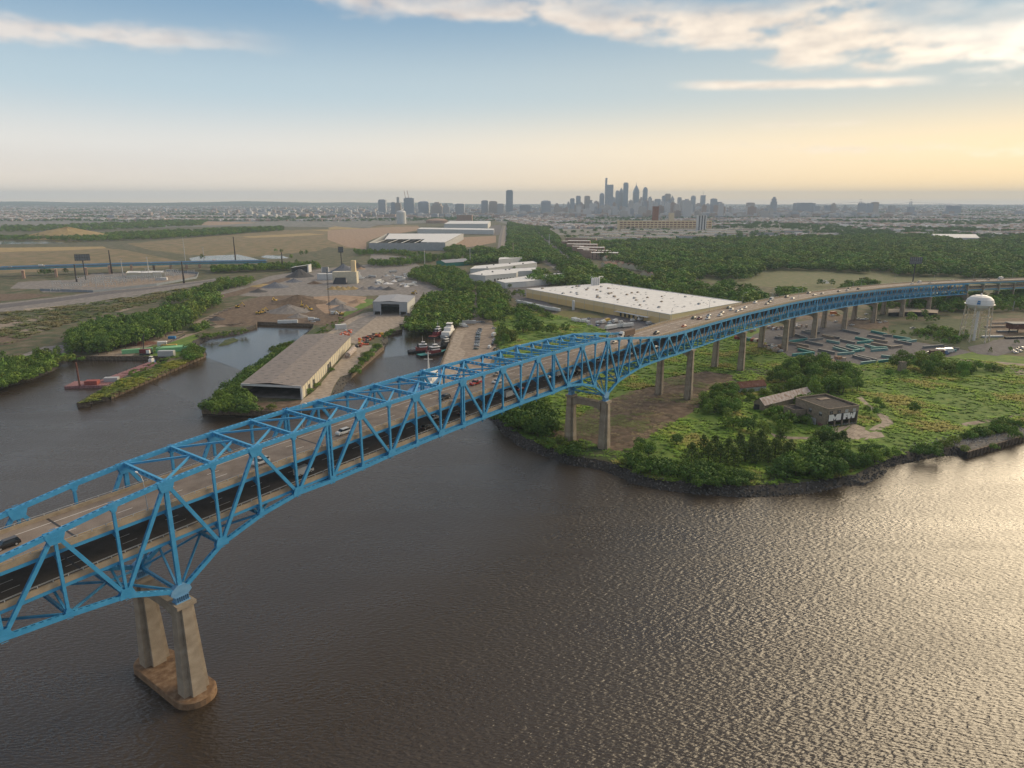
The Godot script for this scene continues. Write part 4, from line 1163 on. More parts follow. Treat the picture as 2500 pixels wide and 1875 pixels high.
func plant_regions() -> void:
	# left belt
	wood([-374.3, -564.1, -346.1, -527.7, -322.5, -527.7, -319.6, -543.6, -310.5, -567.6, -306.3, -605.5, -310.5, -657.9, -334.3, -742.8, -334.2, -786.9, -359.4, -828.9, -380.9, -836.3, -352.5, -742.8, -364.8, -719.6, -364, -667.5, -378.1, -648.6, -384.7, -622.1], 6.2, 12.0, 17.0, [1, 1, 0], 0, 1)
	wood([-394.3, -780.3, -391, -878.7, -380.4, -927.3, -376.3, -995.9, -389.1, -1024, -420.5, -998, -414.1, -927.3, -407.5, -807.4], 6.5, 9.0, 13.0, [1, 0], 0, 2, 0.9)
	wood([-497.6, -1139.6, -442, -1167.5, -396.2, -1182, -336, -1212, -359.6, -1276.8, -397.4, -1260, -446.5, -1227.6, -519.1, -1196.8], 7.5, 9.0, 14.0, [0], 10, 3, 0.9)
	wood([-345.7, -405.4, -333.3, -430.8, -328.8, -454.7, -331.1, -481.2, -342.3, -502.3, -360.3, -522.3, -368, -510.7, -382.9, -499.6, -403.7, -478.6], 4.6, 4.0, 7.5, [3], 1, 4)
	wood([-416, -494.2, -395.1, -516.5, -377.3, -528.3, -365.6, -547.1, -331.1, -510.7, -335.7, -507.9, -338, -499.6, -375.8, -516.5, -386.9, -505.1], 8.0, 6.0, 10.0, [0, 1], 1, 5, 0.6)
	wood([-341.8, -499.6, -334.5, -507.9, -323.9, -505.1, -332.6, -515.3, -347.5, -516.5], 4.5, 3.5, 5.5, [3], 1, 6)
	wood([-260.1, -532.5, -270.4, -562.7, -255.2, -549.4, -243.4, -532.5, -240.8, -512.7, -246.7, -508.9], 4.0, 3.5, 6.0, [3], 11, 7)
	wood([-261.9, -395.8, -260.5, -410.4, -255.3, -420.7, -255.7, -494.2, -252.9, -524.4, -263.7, -532.5, -272.1, -494.2, -267.8, -442.8, -264.8, -412.9], 5.0, 1.2, 2.6, [3], 11, 8, 0.75)
	wood([-289.5, -606.7, -268.9, -617.4, -254.9, -628.4, -250.9, -639.8, -244.6, -622.8, -252.5, -606.7, -270.1, -596.4], 5.0, 2.0, 4.0, [3], 11, 9, 0.8)
	wood([-303.7, -632.2, -301, -669.2, -289.6, -650.2, -288.3, -620.7], 5.0, 4.0, 6.0, [3], 10, 10)
	# shed pier
	wood([-177.8, -376, -162.8, -373.5, -148.4, -375.6, -153.2, -388.8, -165.4, -412.9, -170, -423.3, -172.2, -457.8, -175, -501.5, -185.1, -516.5, -182.5, -487.2, -185.5, -448.7, -180.3, -420.7], 4.2, 4.5, 8.0, [3, 3, 0], 2, 11)
	wood([-188, -522.4, -179.1, -516.5, -181.2, -562.7, -186.9, -571.9, -191, -536.6], 4.2, 4.0, 6.0, [3], 2, 12)
	wood([-184, -571.9, -182.7, -628.4, -178.9, -670.2, -176.9, -717.6, -170.1, -703.4, -170.1, -639.8, -177.3, -581.5], 4.6, 1.2, 2.8, [3], 2, 13, 0.7)
	wood([-110.9, -457.8, -108.4, -467.2, -109.3, -536.6, -109.7, -558.2, -114.3, -562.7, -115.7, -516.5, -114.5, -480.4], 4.2, 1.8, 4.5, [3], 2, 14, 0.9)
	wood([-114.1, -581.5, -111.8, -606.7, -107.4, -622.8, -113.4, -634.1, -115.8, -606.7], 4.2, 2.0, 4.0, [3], 2, 15)
	lone([Vector3(-140.8, 3, -384.8), Vector3(-128.8, 3, -418.2), Vector3(-127.9, 3, -434.2), Vector3(-128.8, 3, -476.4), Vector3(-113.2, 3, -504.2)], 2.5, 5.0, [3], 2, 16)
	# behind the tugboat dock
	wood([-98.5, -624.9, -74.4, -620.3, -52.3, -651.6, -43, -674, -45.7, -780.2, -47.4, -846.4, -56.2, -889.2, -86.8, -878.1, -101.4, -856.7, -106, -826.4, -105.8, -746.7], 5.6, 5.5, 10.5, [0, 3], 3, 17)
	wood([-159.2, -1063, -114.9, -975.3, -86, -900.6, -55.5, -878.1, -50, -936.5, -65.8, -1047.3, -102.7, -1206.8, -141.4, -1206.8, -166.9, -1167.4], 7.0, 8.0, 13.0, [0], 3, 18, 0.92)
	wood([-34.1, -694.3, -18.6, -667.4, -5.9, -715.9, -3.8, -780.2, -12.8, -878.1, -24.6, -949.1, -45.1, -962, -43.4, -878.1, -36.4, -771.6], 6.5, 8.0, 14.0, [0], 3, 19, 0.95)
	wood([-272.2, -1317.7, -234.2, -1342.3, -207.9, -1367.8, -150.7, -1450.3, -113, -1648.6, -97, -1480.1, -139.2, -1380.9, -201.7, -1271, -238.3, -1248.9, -262.7, -1271], 8.0, 8.0, 14.0, [0, 1], 10, 20, 0.9)
	lone([Vector3(-53.6, 3, -696.8), Vector3(-98.8, 3, -788), Vector3(-97.8, 3, -823.8), Vector3(-78.2, 3, -814.6), Vector3(-58, 3, -1315.3), Vector3(-28.3, 3, -1170.9), Vector3(3.8, 3, -1199.2), Vector3(-52, 3, -1152.8), Vector3(-42.7, 3, -1152.8), Vector3(-3.1, 3, -952.4)], 6.0, 10.0, [0], 3, 21)
	# between wharf and warehouse
	lone([Vector3(-9, 3, -618.5), Vector3(-6.8, 3, -602.7), Vector3(-4.7, 3, -590.2), Vector3(-1.8, 3, -580.5), Vector3(-5.5, 3, -571.1), Vector3(8.9, 3, -763.3), Vector3(14.9, 3, -693.6), Vector3(9.1, 3, -686.9), Vector3(17.6, 3, -664.6), Vector3(22, 3, -649.5), Vector3(25, 3, -643.7), Vector3(14.3, 3, -721.4), Vector3(29.5, 3, -615.8), Vector3(35.2, 3, -618.5), Vector3(38.6, 3, -615.8), Vector3(48.8, 3, -615.8), Vector3(10.4, 3, -623.9), Vector3(-1, 3, -728.7)], 6.0, 12.5, [0, 0, 3], 7, 22)
	wood([3.8, -741.9, 9.3, -698.3, 14, -650.2, 23.8, -627, 26.9, -638.4, 21.8, -678.2, 19.3, -734.3, 10.1, -761.7], 5.5, 5.0, 9.5, [0, 3], 7, 23)
	wood([-33.8, -715.8, -17.7, -705.2, -7.8, -698.3, -8.7, -774.1, -17.1, -818.2, -30.1, -847, -37.7, -818.2], 6.5, 8.0, 14.0, [0], 7, 24, 0.95)
	wood([7.9, -786.8, 22.5, -761.7, 32.7, -712.3, 40.3, -701.7, 42.1, -723.1, 31.5, -753.7, 17, -795.5], 5.2, 3.0, 6.0, [3, 0], 7, 25)
	wood([-9.9, -888.7, -2.6, -857.1, 18.1, -847, 17.5, -888.7, 1.7, -911.1], 9.0, 5.0, 9.0, [0], 7, 26, 0.8)
	wood([-17.3, -688.1, -10, -688.1, -5.2, -650.2, -5.8, -600.2, -11, -559.3, -14.3, -563.9], 8.0, 5.0, 10.0, [0, 3], 7, 27, 0.6)
	# the peninsula on the right
	wood([-6.3, -356.2, 6.4, -341.1, 16.6, -328.4, 21.1, -342.4, 18.9, -378.9, 7.5, -399.9, -2.4, -378.9], 4.6, 7.0, 12.0, [0, 3], 5, 28)
	wood([14.6, -319, 27, -309.7, 33.2, -307.5, 35.9, -319, 26.8, -328.7, 17.6, -331.2], 4.0, 2.5, 4.5, [3], 5, 29)
	wood([49.1, -296.7, 57.7, -284.7, 73.5, -282.7, 79.5, -271.7, 98.6, -273.5, 106, -282.7, 96.2, -289.6, 78.1, -292.6, 61, -303.1, 53.2, -303.1], 4.0, 3.6, 6.4, [3], 5, 30)
	wood([114.8, -282.7, 130.3, -280.8, 141.1, -279, 151, -282.7, 160, -296.7, 158.3, -309.7, 147.3, -312, 135.6, -303.1, 126.8, -290.6], 4.4, 5.5, 10.5, [0, 0, 3], 5, 31)
	wood([161.1, -290.6, 172.1, -298.9, 179.1, -309.5, 177.7, -316.6, 169.1, -309.5, 161.3, -297.9], 4.2, 5.0, 9.0, [0, 3], 5, 32)
	lone([Vector3(92.4, 3, -311.4), Vector3(98.7, 3, -313.7), Vector3(103.8, 3, -309.2), Vector3(112.3, 3, -318.3), Vector3(116.5, 3, -313.7), Vector3(122.2, 3, -318.3), Vector3(102.5, 3, -297.4), Vector3(97, 3, -299.5), Vector3(91.8, 3, -300.5), Vector3(109, 3, -300.5), Vector3(119.1, 3, -307), Vector3(125, 3, -305.9), Vector3(133.4, 3, -309.2), Vector3(84, 3, -300.5), Vector3(133, 3, -320.6), Vector3(119.5, 3, -299.5), Vector3(112.1, 3, -300.5), Vector3(128.5, 3, -300.5)], 8.5, 11.5, [2], 4, 33)
	lone([Vector3(150.2, 3, -318.3), Vector3(157.2, 3, -323), Vector3(158.1, 3, -316), Vector3(163.6, 3, -320.6), Vector3(151.4, 3, -313.7), Vector3(154.5, 3, -311.4), Vector3(146.1, 3, -312.5)], 9.0, 12.0, [2, 0], 4, 34)
	lone([Vector3(63, 3, -318.3), Vector3(65, 3, -307), Vector3(82.2, 3, -323), Vector3(61, 3, -311.4), Vector3(67.4, 3, -311.4)], 5.0, 8.0, [0], 5, 35)
	wood([191.4, -308.4, 201.5, -308.4, 212.8, -317.8, 233.4, -329.1, 273.2, -347.5, 282.9, -360.8, 268.7, -357.4, 223.6, -329.1, 196.8, -316.4], 4.6, 2.5, 5.0, [3], 5, 36, 0.85)
	lone([Vector3(176.6, 3, -302.9), Vector3(184.2, 3, -308.5), Vector3(244.4, 3, -337.8), Vector3(256.6, 3, -342.4), Vector3(258.3, 3, -333.3), Vector3(236.8, 3, -317.7), Vector3(219.1, 3, -312.4)], 3.0, 6.0, [3, 0], 5, 37)
	# around the ruined sheds
	wood([115.5, -397.4, 111.1, -370.7, 117.7, -367.6, 127.2, -370.7, 137.6, -397.4, 140.6, -419.9, 131, -419.9], 5.5, 6.0, 9.5, [0], 6, 38)
	lone([Vector3(125.8, 3, -357.3), Vector3(119.4, 3, -351.6), Vector3(135.1, 3, -363.2), Vector3(125.7, 3, -346.1), Vector3(130.9, 3, -340.7), Vector3(144.1, 3, -357.3), Vector3(145.5, 3, -351.6), Vector3(152.5, 3, -360.2), Vector3(130.8, 3, -335.5), Vector3(143.8, 3, -344.7)], 4.0, 8.0, [0, 3], 6, 39)
	wood([141.3, -412.2, 144.7, -397.4, 169.4, -412.2, 179.8, -412.2, 188.2, -419.9, 182.4, -432, 164.3, -423.9], 5.5, 3.0, 5.0, [0, 3], 6, 40, 0.7)
	wood([171.8, -397.4, 181.9, -404.7, 191.3, -412.2, 220, -419.9, 235.4, -453.8, 229.5, -463.1, 231.1, -493.2, 214.8, -498.5, 183, -463.1, 169.6, -444.8, 184.1, -436.2], 6.5, 6.0, 13.0, [0], 6, 41, 0.8)
	wood([168.3, -383.7, 173.1, -383.7, 187.9, -397.4, 193.8, -408.4, 173.8, -397.4], 5.0, 4.0, 8.0, [0, 3], 6, 42)
	wood([144.2, -370.7, 156.3, -358.6, 162.1, -352.8, 169.3, -367.6, 165.6, -377.1, 152.4, -380.4], 4.5, 3.0, 6.0, [3], 6, 43)
	lone([Vector3(206.3, 3, -371.4), Vector3(203.3, 3, -375.6), Vector3(216, 3, -382.7), Vector3(229.9, 3, -460.7), Vector3(216, 3, -388.6), Vector3(270.9, 3, -458.7), Vector3(259.6, 3, -456.6), Vector3(229.7, 3, -374.2)], 4.0, 9.0, [0], 6, 44)
	lone([Vector3(232, 3, -465.9), Vector3(235.9, 3, -468.5), Vector3(233.1, 3, -473.9), Vector3(293, 3, -502.5), Vector3(297.6, 3, -499.5), Vector3(307, 3, -502.5), Vector3(293.5, 3, -485), Vector3(295.7, 3, -479.4), Vector3(301.7, 3, -479.4), Vector3(311.7, 3, -490.7), Vector3(292, 3, -468.5), Vector3(308.9, 3, -453.1), Vector3(315.8, 3, -465.9), Vector3(281, 3, -479.4), Vector3(277.3, 3, -485)], 7.0, 12.5, [0], 6, 45)
	wood([288.3, -462.6, 296.4, -460, 323.9, -467.9, 347.2, -473.3, 354.9, -484.5, 331.7, -490.3, 307.8, -484.5], 6.0, 3.5, 7.0, [0, 3], 6, 46, 0.8)
	lone([Vector3(344.2, 3, -625.5), Vector3(347.9, 3, -616.5), Vector3(351.9, 3, -607.7), Vector3(357.4, 3, -603.4), Vector3(357.7, 3, -590.8), Vector3(360.6, 3, -584.7), Vector3(363.9, 3, -576.7), Vector3(367.4, 3, -570.9), Vector3(370.2, 3, -565.2), Vector3(364.3, 3, -567.1), Vector3(369.8, 3, -567.1)], 4.5, 6.5, [0], 9, 47)
	wood([373.8, -626.8, 401.2, -641.1, 414, -613.1, 391.4, -579.3, 377.8, -575.3, 374.2, -595.8, 365.2, -608.7], 6.0, 4.0, 7.0, [3, 0], 6, 48)
	lone([Vector3(396.7, 3, -674.8), Vector3(422.3, 3, -696.7), Vector3(414.2, 3, -674.8), Vector3(465.7, 3, -732.1), Vector3(466.9, 3, -725.9), Vector3(480.4, 3, -751.1), Vector3(423.8, 3, -680.1), Vector3(439.4, 3, -738.3), Vector3(469.3, 3, -744.7)], 7.0, 13.0, [0], 6, 49)
	wood([384.3, -729, 428, -754.7, 465.1, -748.1, 491.4, -741.6, 520.2, -754.7, 585.8, -851.6, 533.3, -843.3, 474.3, -819.4, 411.1, -782.2], 8.5, 8.0, 14.0, [0], 6, 50, 0.85)
	wood([519.7, -739.4, 562.3, -748.4, 597.1, -739.4, 703.1, -876.2, 692.2, -928.6, 607.8, -863.9, 558.6, -797], 9.0, 8.0, 14.0, [0], 6, 51, 0.8)
	lone([Vector3(383.4, 3, -537.6)], 5.5, 5.6, [2], 6, 52)
	lone([Vector3(427.7, 3, -570.7), Vector3(402.4, 3, -542.4)], 4.0, 5.0, [0], 6, 53)
	# the woods behind the warehouse and to the right
	wood([75.2, -945.4, 127.5, -926, 161, -895.3, 197.5, -839.5, 229.9, -809.2, 249.2, -754.4, 267.8, -758.7, 302.1, -809.2, 313.8, -861, 300.3, -883.6, 275.1, -919.7, 259.7, -945.4, 294.9, -1016.3, 339.1, -1063.9, 386.8, -1098.2, 469.6, -1204.5, 524.7, -1183.7, 634.3, -1098.2, 687.2, -1098.2, 742.9, -1001.3, 860.5, -919.7, 1212.3, -1307.6, 1630.2, -2231.9, 1219.2, -1873.2, 1342.9, -2231.9, 1095.3, -2231.9, 948.3, -2163, 566.7, -2037.1, 340.3, -1924.9, 206.3, -1873.2, 185.9, -1415, 197.2, -1307.6, 216.7, -1215.2, 221.2, -1047.5, 213.5, -986.7, 184.7, -1031.7, 157.9, -1153.8, 139.9, -1098.2, 115.7, -1307.6, 88.2, -1215.2], 12.5, 10.0, 20.0, [0], 8, 54, 0.95)
	wood([24.1, -1001.3, 54.8, -972.6, 77.7, -945.4, 97.9, -919.7, 125.2, -958.8, 125.2, -1098.2, 114.8, -1215.2, 104, -1386.6, 93, -1670.9, 72, -1507.5, 72.5, -1259.7, 82.8, -1098.2, 83.4, -1016.3, 72.5, -1001.3, 54.6, -1098.2, 41.8, -1134.6], 9.5, 10.0, 16.0, [0], 8, 55)
	wood([-84.3, -1283.2, -32, -1332.9, 12.5, -1307.6, 57.5, -1332.9, 94.1, -1691.2, 83.1, -2098.2, 84.9, -2991.3, -17.2, -3601, -10.9, -1691.2, -33.5, -1612.7, -80.1, -1733.4, -98.6, -1507.5], 10.0, 10.0, 17.0, [0], 8, 56)
	wood([101.2, -3056, 102.5, -2231.9, 113, -1733.4, 121.2, -1307.6, 123.9, -1153.8, 142.8, -1098.2, 141.6, -1283.2, 138.6, -1612.7, 143, -2098.2, 140.4, -2869.6], 10.0, 9.0, 15.0, [0], 8, 57)
	wood([-164, -1686.9, -151.7, -1611.9, -113, -1648.6, -121.2, -1769, -151.1, -1790.8], 8.0, 8.0, 12.0, [0], 10, 58)
	wood([329.8, -839.5, 330.1, -799.5, 347.2, -819, 379.9, -895.3, 375.1, -919.7, 351.1, -907.4], 7.0, 8.0, 12.0, [0], 8, 59)
	wood([424.7, -895.3, 495.9, -932.4, 518.2, -972.6, 515.8, -1008.7, 469.6, -972.6], 7.0, 8.0, 12.0, [0], 8, 60)
	lone([Vector3(341.5, 3, -1047), Vector3(347.5, 3, -1039.7), Vector3(359.1, 3, -1054.5), Vector3(373.7, 3, -1077.5), Vector3(281.9, 3, -1032.4), Vector3(438.5, 3, -977.7), Vector3(454.3, 3, -977.7), Vector3(-108, 3, -1375.6)], 8.0, 14.0, [0], 8, 61)
	# left distance
	wood([-1479.2, -2022.6, -1364, -2067.4, -1224, -2022.6, -1112.8, -2114.3, -1066.2, -2163.3, -971.4, -2446.1, -888.8, -2731, -979.9, -2991.8, -1181.9, -2812.8, -1330.5, -2580.8, -1420.8, -2324.6, -1617.6, -2214.5], 17.0, 10.0, 16.0, [0], 8, 62, 0.95)
	wood([-1881.7, -2580.8, -1582.1, -2812.8, -1445.6, -3261, -1726.8, -4009, -1975.4, -3846, -2063.3, -3261, -2248.8, -3090], 22.0, 10.0, 16.0, [0], 8, 63, 0.8)
	lone([Vector3(-764.5, 3, -1122.4), Vector3(-756.3, 3, -1122.4), Vector3(-752.9, 3, -1127.5), Vector3(-738.2, 3, -1143.1), Vector3(-551.7, 3, -1626.8), Vector3(-528, 3, -1595.9), Vector3(-453, 3, -1428), Vector3(-413.9, 3, -1332.9), Vector3(-453.8, 3, -1537.4), Vector3(-458, 3, -1514.2), Vector3(-627.5, 3, -1408)], 9.0, 14.0, [0], 10, 65)
	wood([-335, -1511, -271, -1559.9, -192.9, -1421.8, -145.2, -1421.8, -173.2, -1487.7, -272.1, -1611.9, -364.6, -1611.9], 9.0, 8.0, 13.0, [0, 1], 10, 66, 0.9)

func place_trees() -> void:
	var eye := Vector3(0, 121.7, 0)
	for t in tree_list:
		var d: float = (t[0] as Vector3).distance_to(eye)
		var h: float = t[1]
		if t[2] == 3: h *= 1.25
		# outside the frame it shows nothing
		var p: Vector3 = t[0]
		var shown := -p.z > 60.0 and absf(p.x) < -p.z * 0.80 + 25.0
		t.append(h / d if shown else -1.0)
	tree_list.sort_custom(func(a, b): return a[5] > b[5])
	var count := {}
	var rest := {}
	var made := {}
	for i in tree_list.size():
		var t: Array = tree_list[i]
		var s: int = t[2]
		var set_: Dictionary = leafy[s]
		rng.seed = t[4]
		var v := rng.randi() % 3
		var turn := rng.randf() * TAU
		var fat := rng.randf_range(0.9, 1.25)
		if t[3] == 8: fat = rng.randf_range(1.1, 1.75)
		var reg: Array = REGIONS[t[3]]
		var n: int = count.get(reg[0], 0)
		var basis_ := Basis(Vector3.UP, turn).scaled(Vector3(t[1] * fat, t[1], t[1] * fat))
		var at: Vector3 = t[0]
		at.y -= 0.1
		if n < (185 if reg[0] == "tree" else 285):
			count[reg[0]] = n + 1
			var key := "%d %d %s" % [s, v, reg[3]]
			var o: Node3D
			if made.has(key):
				o = made[key].duplicate()
				o.name = numbered(reg[3])
				add_child(o)
			else:
				o = thing(reg[3], reg[1], reg[0], Vector3.ZERO, 0.0, reg[2])
				part(o, "crown", set_.near[v], set_.mats[rng.randi() % 3])
				part(o, "trunk", set_.trunk, M.bark)
				made[key] = o
			o.transform = Transform3D(basis_, at)
		else:
			var d := at.distance_to(eye)
			var key2 := [s, v, d > 620.0]
			if not rest.has(key2): rest[key2] = []
			rest[key2].append([Transform3D(basis_, at), rng.randf_range(0.66, 1.34), rng.randf_range(0.85, 1.3)])
	for key2 in rest:
		var s: int = key2[0]
		var set_: Dictionary = leafy[s]
		var list: Array = rest[key2]
		var mm := MultiMesh.new()
		mm.transform_format = MultiMesh.TRANSFORM_3D
		mm.use_colors = true
		mm.mesh = set_.far[key2[1]] if key2[2] else set_.near[key2[1]]
		mm.instance_count = list.size()
		for i in list.size():
			mm.set_instance_transform(i, list[i][0])
			var v: float = list[i][1]
			mm.set_instance_color(i, Color(v * list[i][2], v, v * 0.95))
		var o := MultiMeshInstance3D.new()
		o.name = numbered("woodland" if s != 3 else "undergrowth")
		o.multimesh = mm
		o.material_override = set_.mats[0]
		o.set_meta("kind", "stuff")
		tag(o, "mass of green trees filling the woods beyond the yards" if s != 3 else "mass of low green bushes along banks and yards", "woodland" if s != 3 else "undergrowth")
		add_child(o)

# grass tufts and weeds that roughen the near meadows
func tufts(outline: Array, spacing: float, h0: float, h1: float, cols: Array, label: String, seed_: int, lift := 0.06, but := []) -> void:
	rng.seed = 900
	var b := Build.new()
	for i in 26:
		var a := rng.randf() * TAU
		var r := sqrt(rng.randf()) * 0.55
		var p := Vector3(cos(a) * r, 0, sin(a) * r)
		var d := Vector3(cos(a + rng.randf_range(-1, 1)), 0, sin(a + rng.randf_range(-1, 1)))
		var s := Vector3(-d.z, 0, d.x) * rng.randf_range(0.14, 0.26)
		var tip := p + d * rng.randf_range(0.35, 0.7) + Vector3.UP * rng.randf_range(0.3, 0.9)
		var up := (Vector3.UP + d * 0.25).normalized()
		b.col = Color.WHITE * rng.randf_range(0.75, 1.2)
		b.trin(p - s, p + s, tip, up, up, up)
	var m := b.mesh(true)
	rng.seed = seed_
	var f := FastNoiseLite.new()
	f.seed = seed_
	f.frequency = 0.02
	var poly := pv(outline)
	var lo := poly[0]; var hi := poly[0]
	for p in poly:
		lo = lo.min(p); hi = hi.max(p)
	var xs := []
	var cs := PackedColorArray()
	var y := lo.y
	while y < hi.y:
		var x := lo.x
		while x < hi.x:
			var p := Vector2(x + rng.randf() * spacing, y + rng.randf() * spacing)
			var open_ := Geometry2D.is_point_in_polygon(p, poly)
			for hole in but: open_ = open_ and not Geometry2D.is_point_in_polygon(p, hole)
			if open_:
				var n := f.get_noise_2d(p.x, p.y)
				if rng.randf() < 0.55 + n * 0.9:
					var sc := rng.randf_range(h0, h1) * (1.0 + n * 0.6)
					xs.append(Transform3D(Basis(Vector3.UP, rng.randf() * TAU).scaled(Vector3(spacing * 0.85 + sc * 0.5, sc, spacing * 0.85 + sc * 0.5)), Vector3(p.x, LAND_Y + lift, p.y)))
					var c: Array = cols[mini(cols.size() - 1, int(clampf((n + 0.45) * cols.size() * 1.05 + rng.randf_range(-0.7, 0.7), 0, cols.size() - 1)))]
					var v := rng.randf_range(0.8, 1.2)
					cs.append(Color(c[0] * v, c[1] * v, c[2] * v) * 1.25)
			x += spacing
		y += spacing
	var mm := MultiMesh.new()
	mm.transform_format = MultiMesh.TRANSFORM_3D
	mm.use_colors = true
	mm.mesh = m
	mm.instance_count = xs.size()
	for i in xs.size():
		mm.set_instance_transform(i, xs[i])
		mm.set_instance_color(i, cs[i])
	var o := MultiMeshInstance3D.new()
	o.name = numbered("grass")
	o.multimesh = mm
	o.material_override = M.blades
	o.set_meta("kind", "stuff")
	tag(o, label, "grass")
	add_child(o)

func grass() -> void:
	M.blades = tinted(0.9)
	M.blades.backlight_enabled = true
	M.blades.backlight = Color(0.45, 0.5, 0.2)
	var green := [[0.075, 0.15, 0.012], [0.105, 0.20, 0.017], [0.14, 0.24, 0.022], [0.18, 0.25, 0.034], [0.24, 0.23, 0.06]]
	tufts([-5.1, -366.6, 20.8, -418.9, 78.2, -510.8, 144.1, -608.6, 192.6, -649.6, 215.2, -589.9, 219.1, -510.8, 259.4, -497.3, 324.4, -524.9, 359.9, -510.8, 381.2, -484.5, 284.7, -353.7, 251.1, -340.2, 206, -321.7, 170.2, -299.7, 143.3, -282.5, 114.5, -273.5, 79.8, -275.7, 63, -280.2, 53.8, -289.7, 44.7, -304.9, 25.9, -313.1, 14.4, -324.6, 2.6, -338.9], 2.0, 0.45, 1.1, green, "long green grass and weeds of the river meadow", 71, 0.06, [pv(TILLED), pv([170.9, -350.4, 169.1, -339.6, 173.6, -328.8, 183.8, -331, 193, -335, 196, -344.3, 208.7, -355.5, 212.6, -365.9, 211.6, -378.4, 219, -410.8, 213.6, -409.1, 209.1, -382.7, 204.6, -363.3, 192, -350.4, 186.5, -357.4]), pv([135.5, -346.1, 146.1, -339.4, 164.4, -339.4, 160.4, -330.4, 140.4, -329.1, 130.7, -332.9])])
	tufts(TILLED, 3.2, 0.12, 0.3, [[0.10, 0.075, 0.045], [0.17, 0.13, 0.07], [0.12, 0.13, 0.04]], "dry stubble scattered over the tilled ground", 72, 0.13)
	tufts([-260.4, -396.1, -263.4, -422.1, -265.6, -449.2, -260.8, -479.7, -260.2, -503.2, -243.3, -527.8, -248.4, -410.6, -253.4, -397.9], 1.7, 0.5, 1.2, [[0.09, 0.12, 0.014], [0.14, 0.17, 0.02], [0.20, 0.21, 0.03]], "yellow-green weeds covering the dock mole", 73, 0.2)
	tufts([-17.5, -670.7, -3, -779.6, 17.4, -755.2, 43.4, -726.7, 63.8, -695.1, 84.6, -643.5, 93.7, -618.4, 54.7, -559.6, 12, -510.6, -6, -522.1, -14, -587.6], 3.0, 0.5, 1.1, green, "rough green grass between wharf and warehouse", 74, 0.1)
	tufts([-427.3, -560.8, -441.6, -672.3, -428, -807.8, -392.5, -881, -454.2, -949.4, -495.1, -835.6, -552.3, -734.1], 4.2, 0.6, 1.6, [[0.055, 0.085, 0.02], [0.085, 0.11, 0.026], [0.12, 0.12, 0.04], [0.15, 0.13, 0.055]], "patchy weeds and scrub of the open ground on the left", 75, 0.03)


# ---------------------------------------------------------------- vehicles (x forward, on their wheels at y = 0)
func taper(b: Build, x0: float, x1: float, y0: float, y1: float, w0: float, w1: float, fx: float, bx: float) -> void:
	# block whose top is narrower (w1) and pulled in by fx at the front, bx at the back
	var lo := [Vector3(x0, y0, -w0), Vector3(x1, y0, -w0), Vector3(x1, y0, w0), Vector3(x0, y0, w0)]
	var hi := [Vector3(x0 + bx, y1, -w1), Vector3(x1 - fx, y1, -w1), Vector3(x1 - fx, y1, w1), Vector3(x0 + bx, y1, w1)]
	b.quad(hi[3], hi[2], hi[1], hi[0])
	for i in 4:
		var j := (i + 1) % 4
		b.quad(lo[j], lo[i], hi[i], hi[j])

func wheels(t: Node3D, xs: Array, w: float, r: float, mesh_cache := {}) -> void:
	var b := Build.new()
	b.tube(Vector3(0, r, -0.12), Vector3(0, r, 0.12), r, r, 12)
	var tyre := b.mesh()
	b = Build.new()
	b.tube(Vector3(0, r, -0.13), Vector3(0, r, 0.13), r * 0.58, r * 0.58, 10)
	var rim := b.mesh()
	for x in xs:
		for s in [-1.0, 1.0]:
			var o := part(t, "wheel", tyre, M.rubber, Transform3D(Basis(), Vector3(x, 0, s * w)))
			part(o, "rim", rim, M.galvanised)

func lights(t: Node3D, xf: float, xb: float, y: float, w: float) -> void:
	var b := Build.new()
	b.box(-0.06, -0.09, -0.17, 0.06, 0.09, 0.17)
	var m := b.mesh()
	for s in [-1.0, 1.0]:
		part(t, "headlight", m, M.lamp_glass, Transform3D(Basis(), Vector3(xf, y, s * w)))
		part(t, "tail_light", m, M.tail_red, Transform3D(Basis(), Vector3(xb, y + 0.08, s * w)))

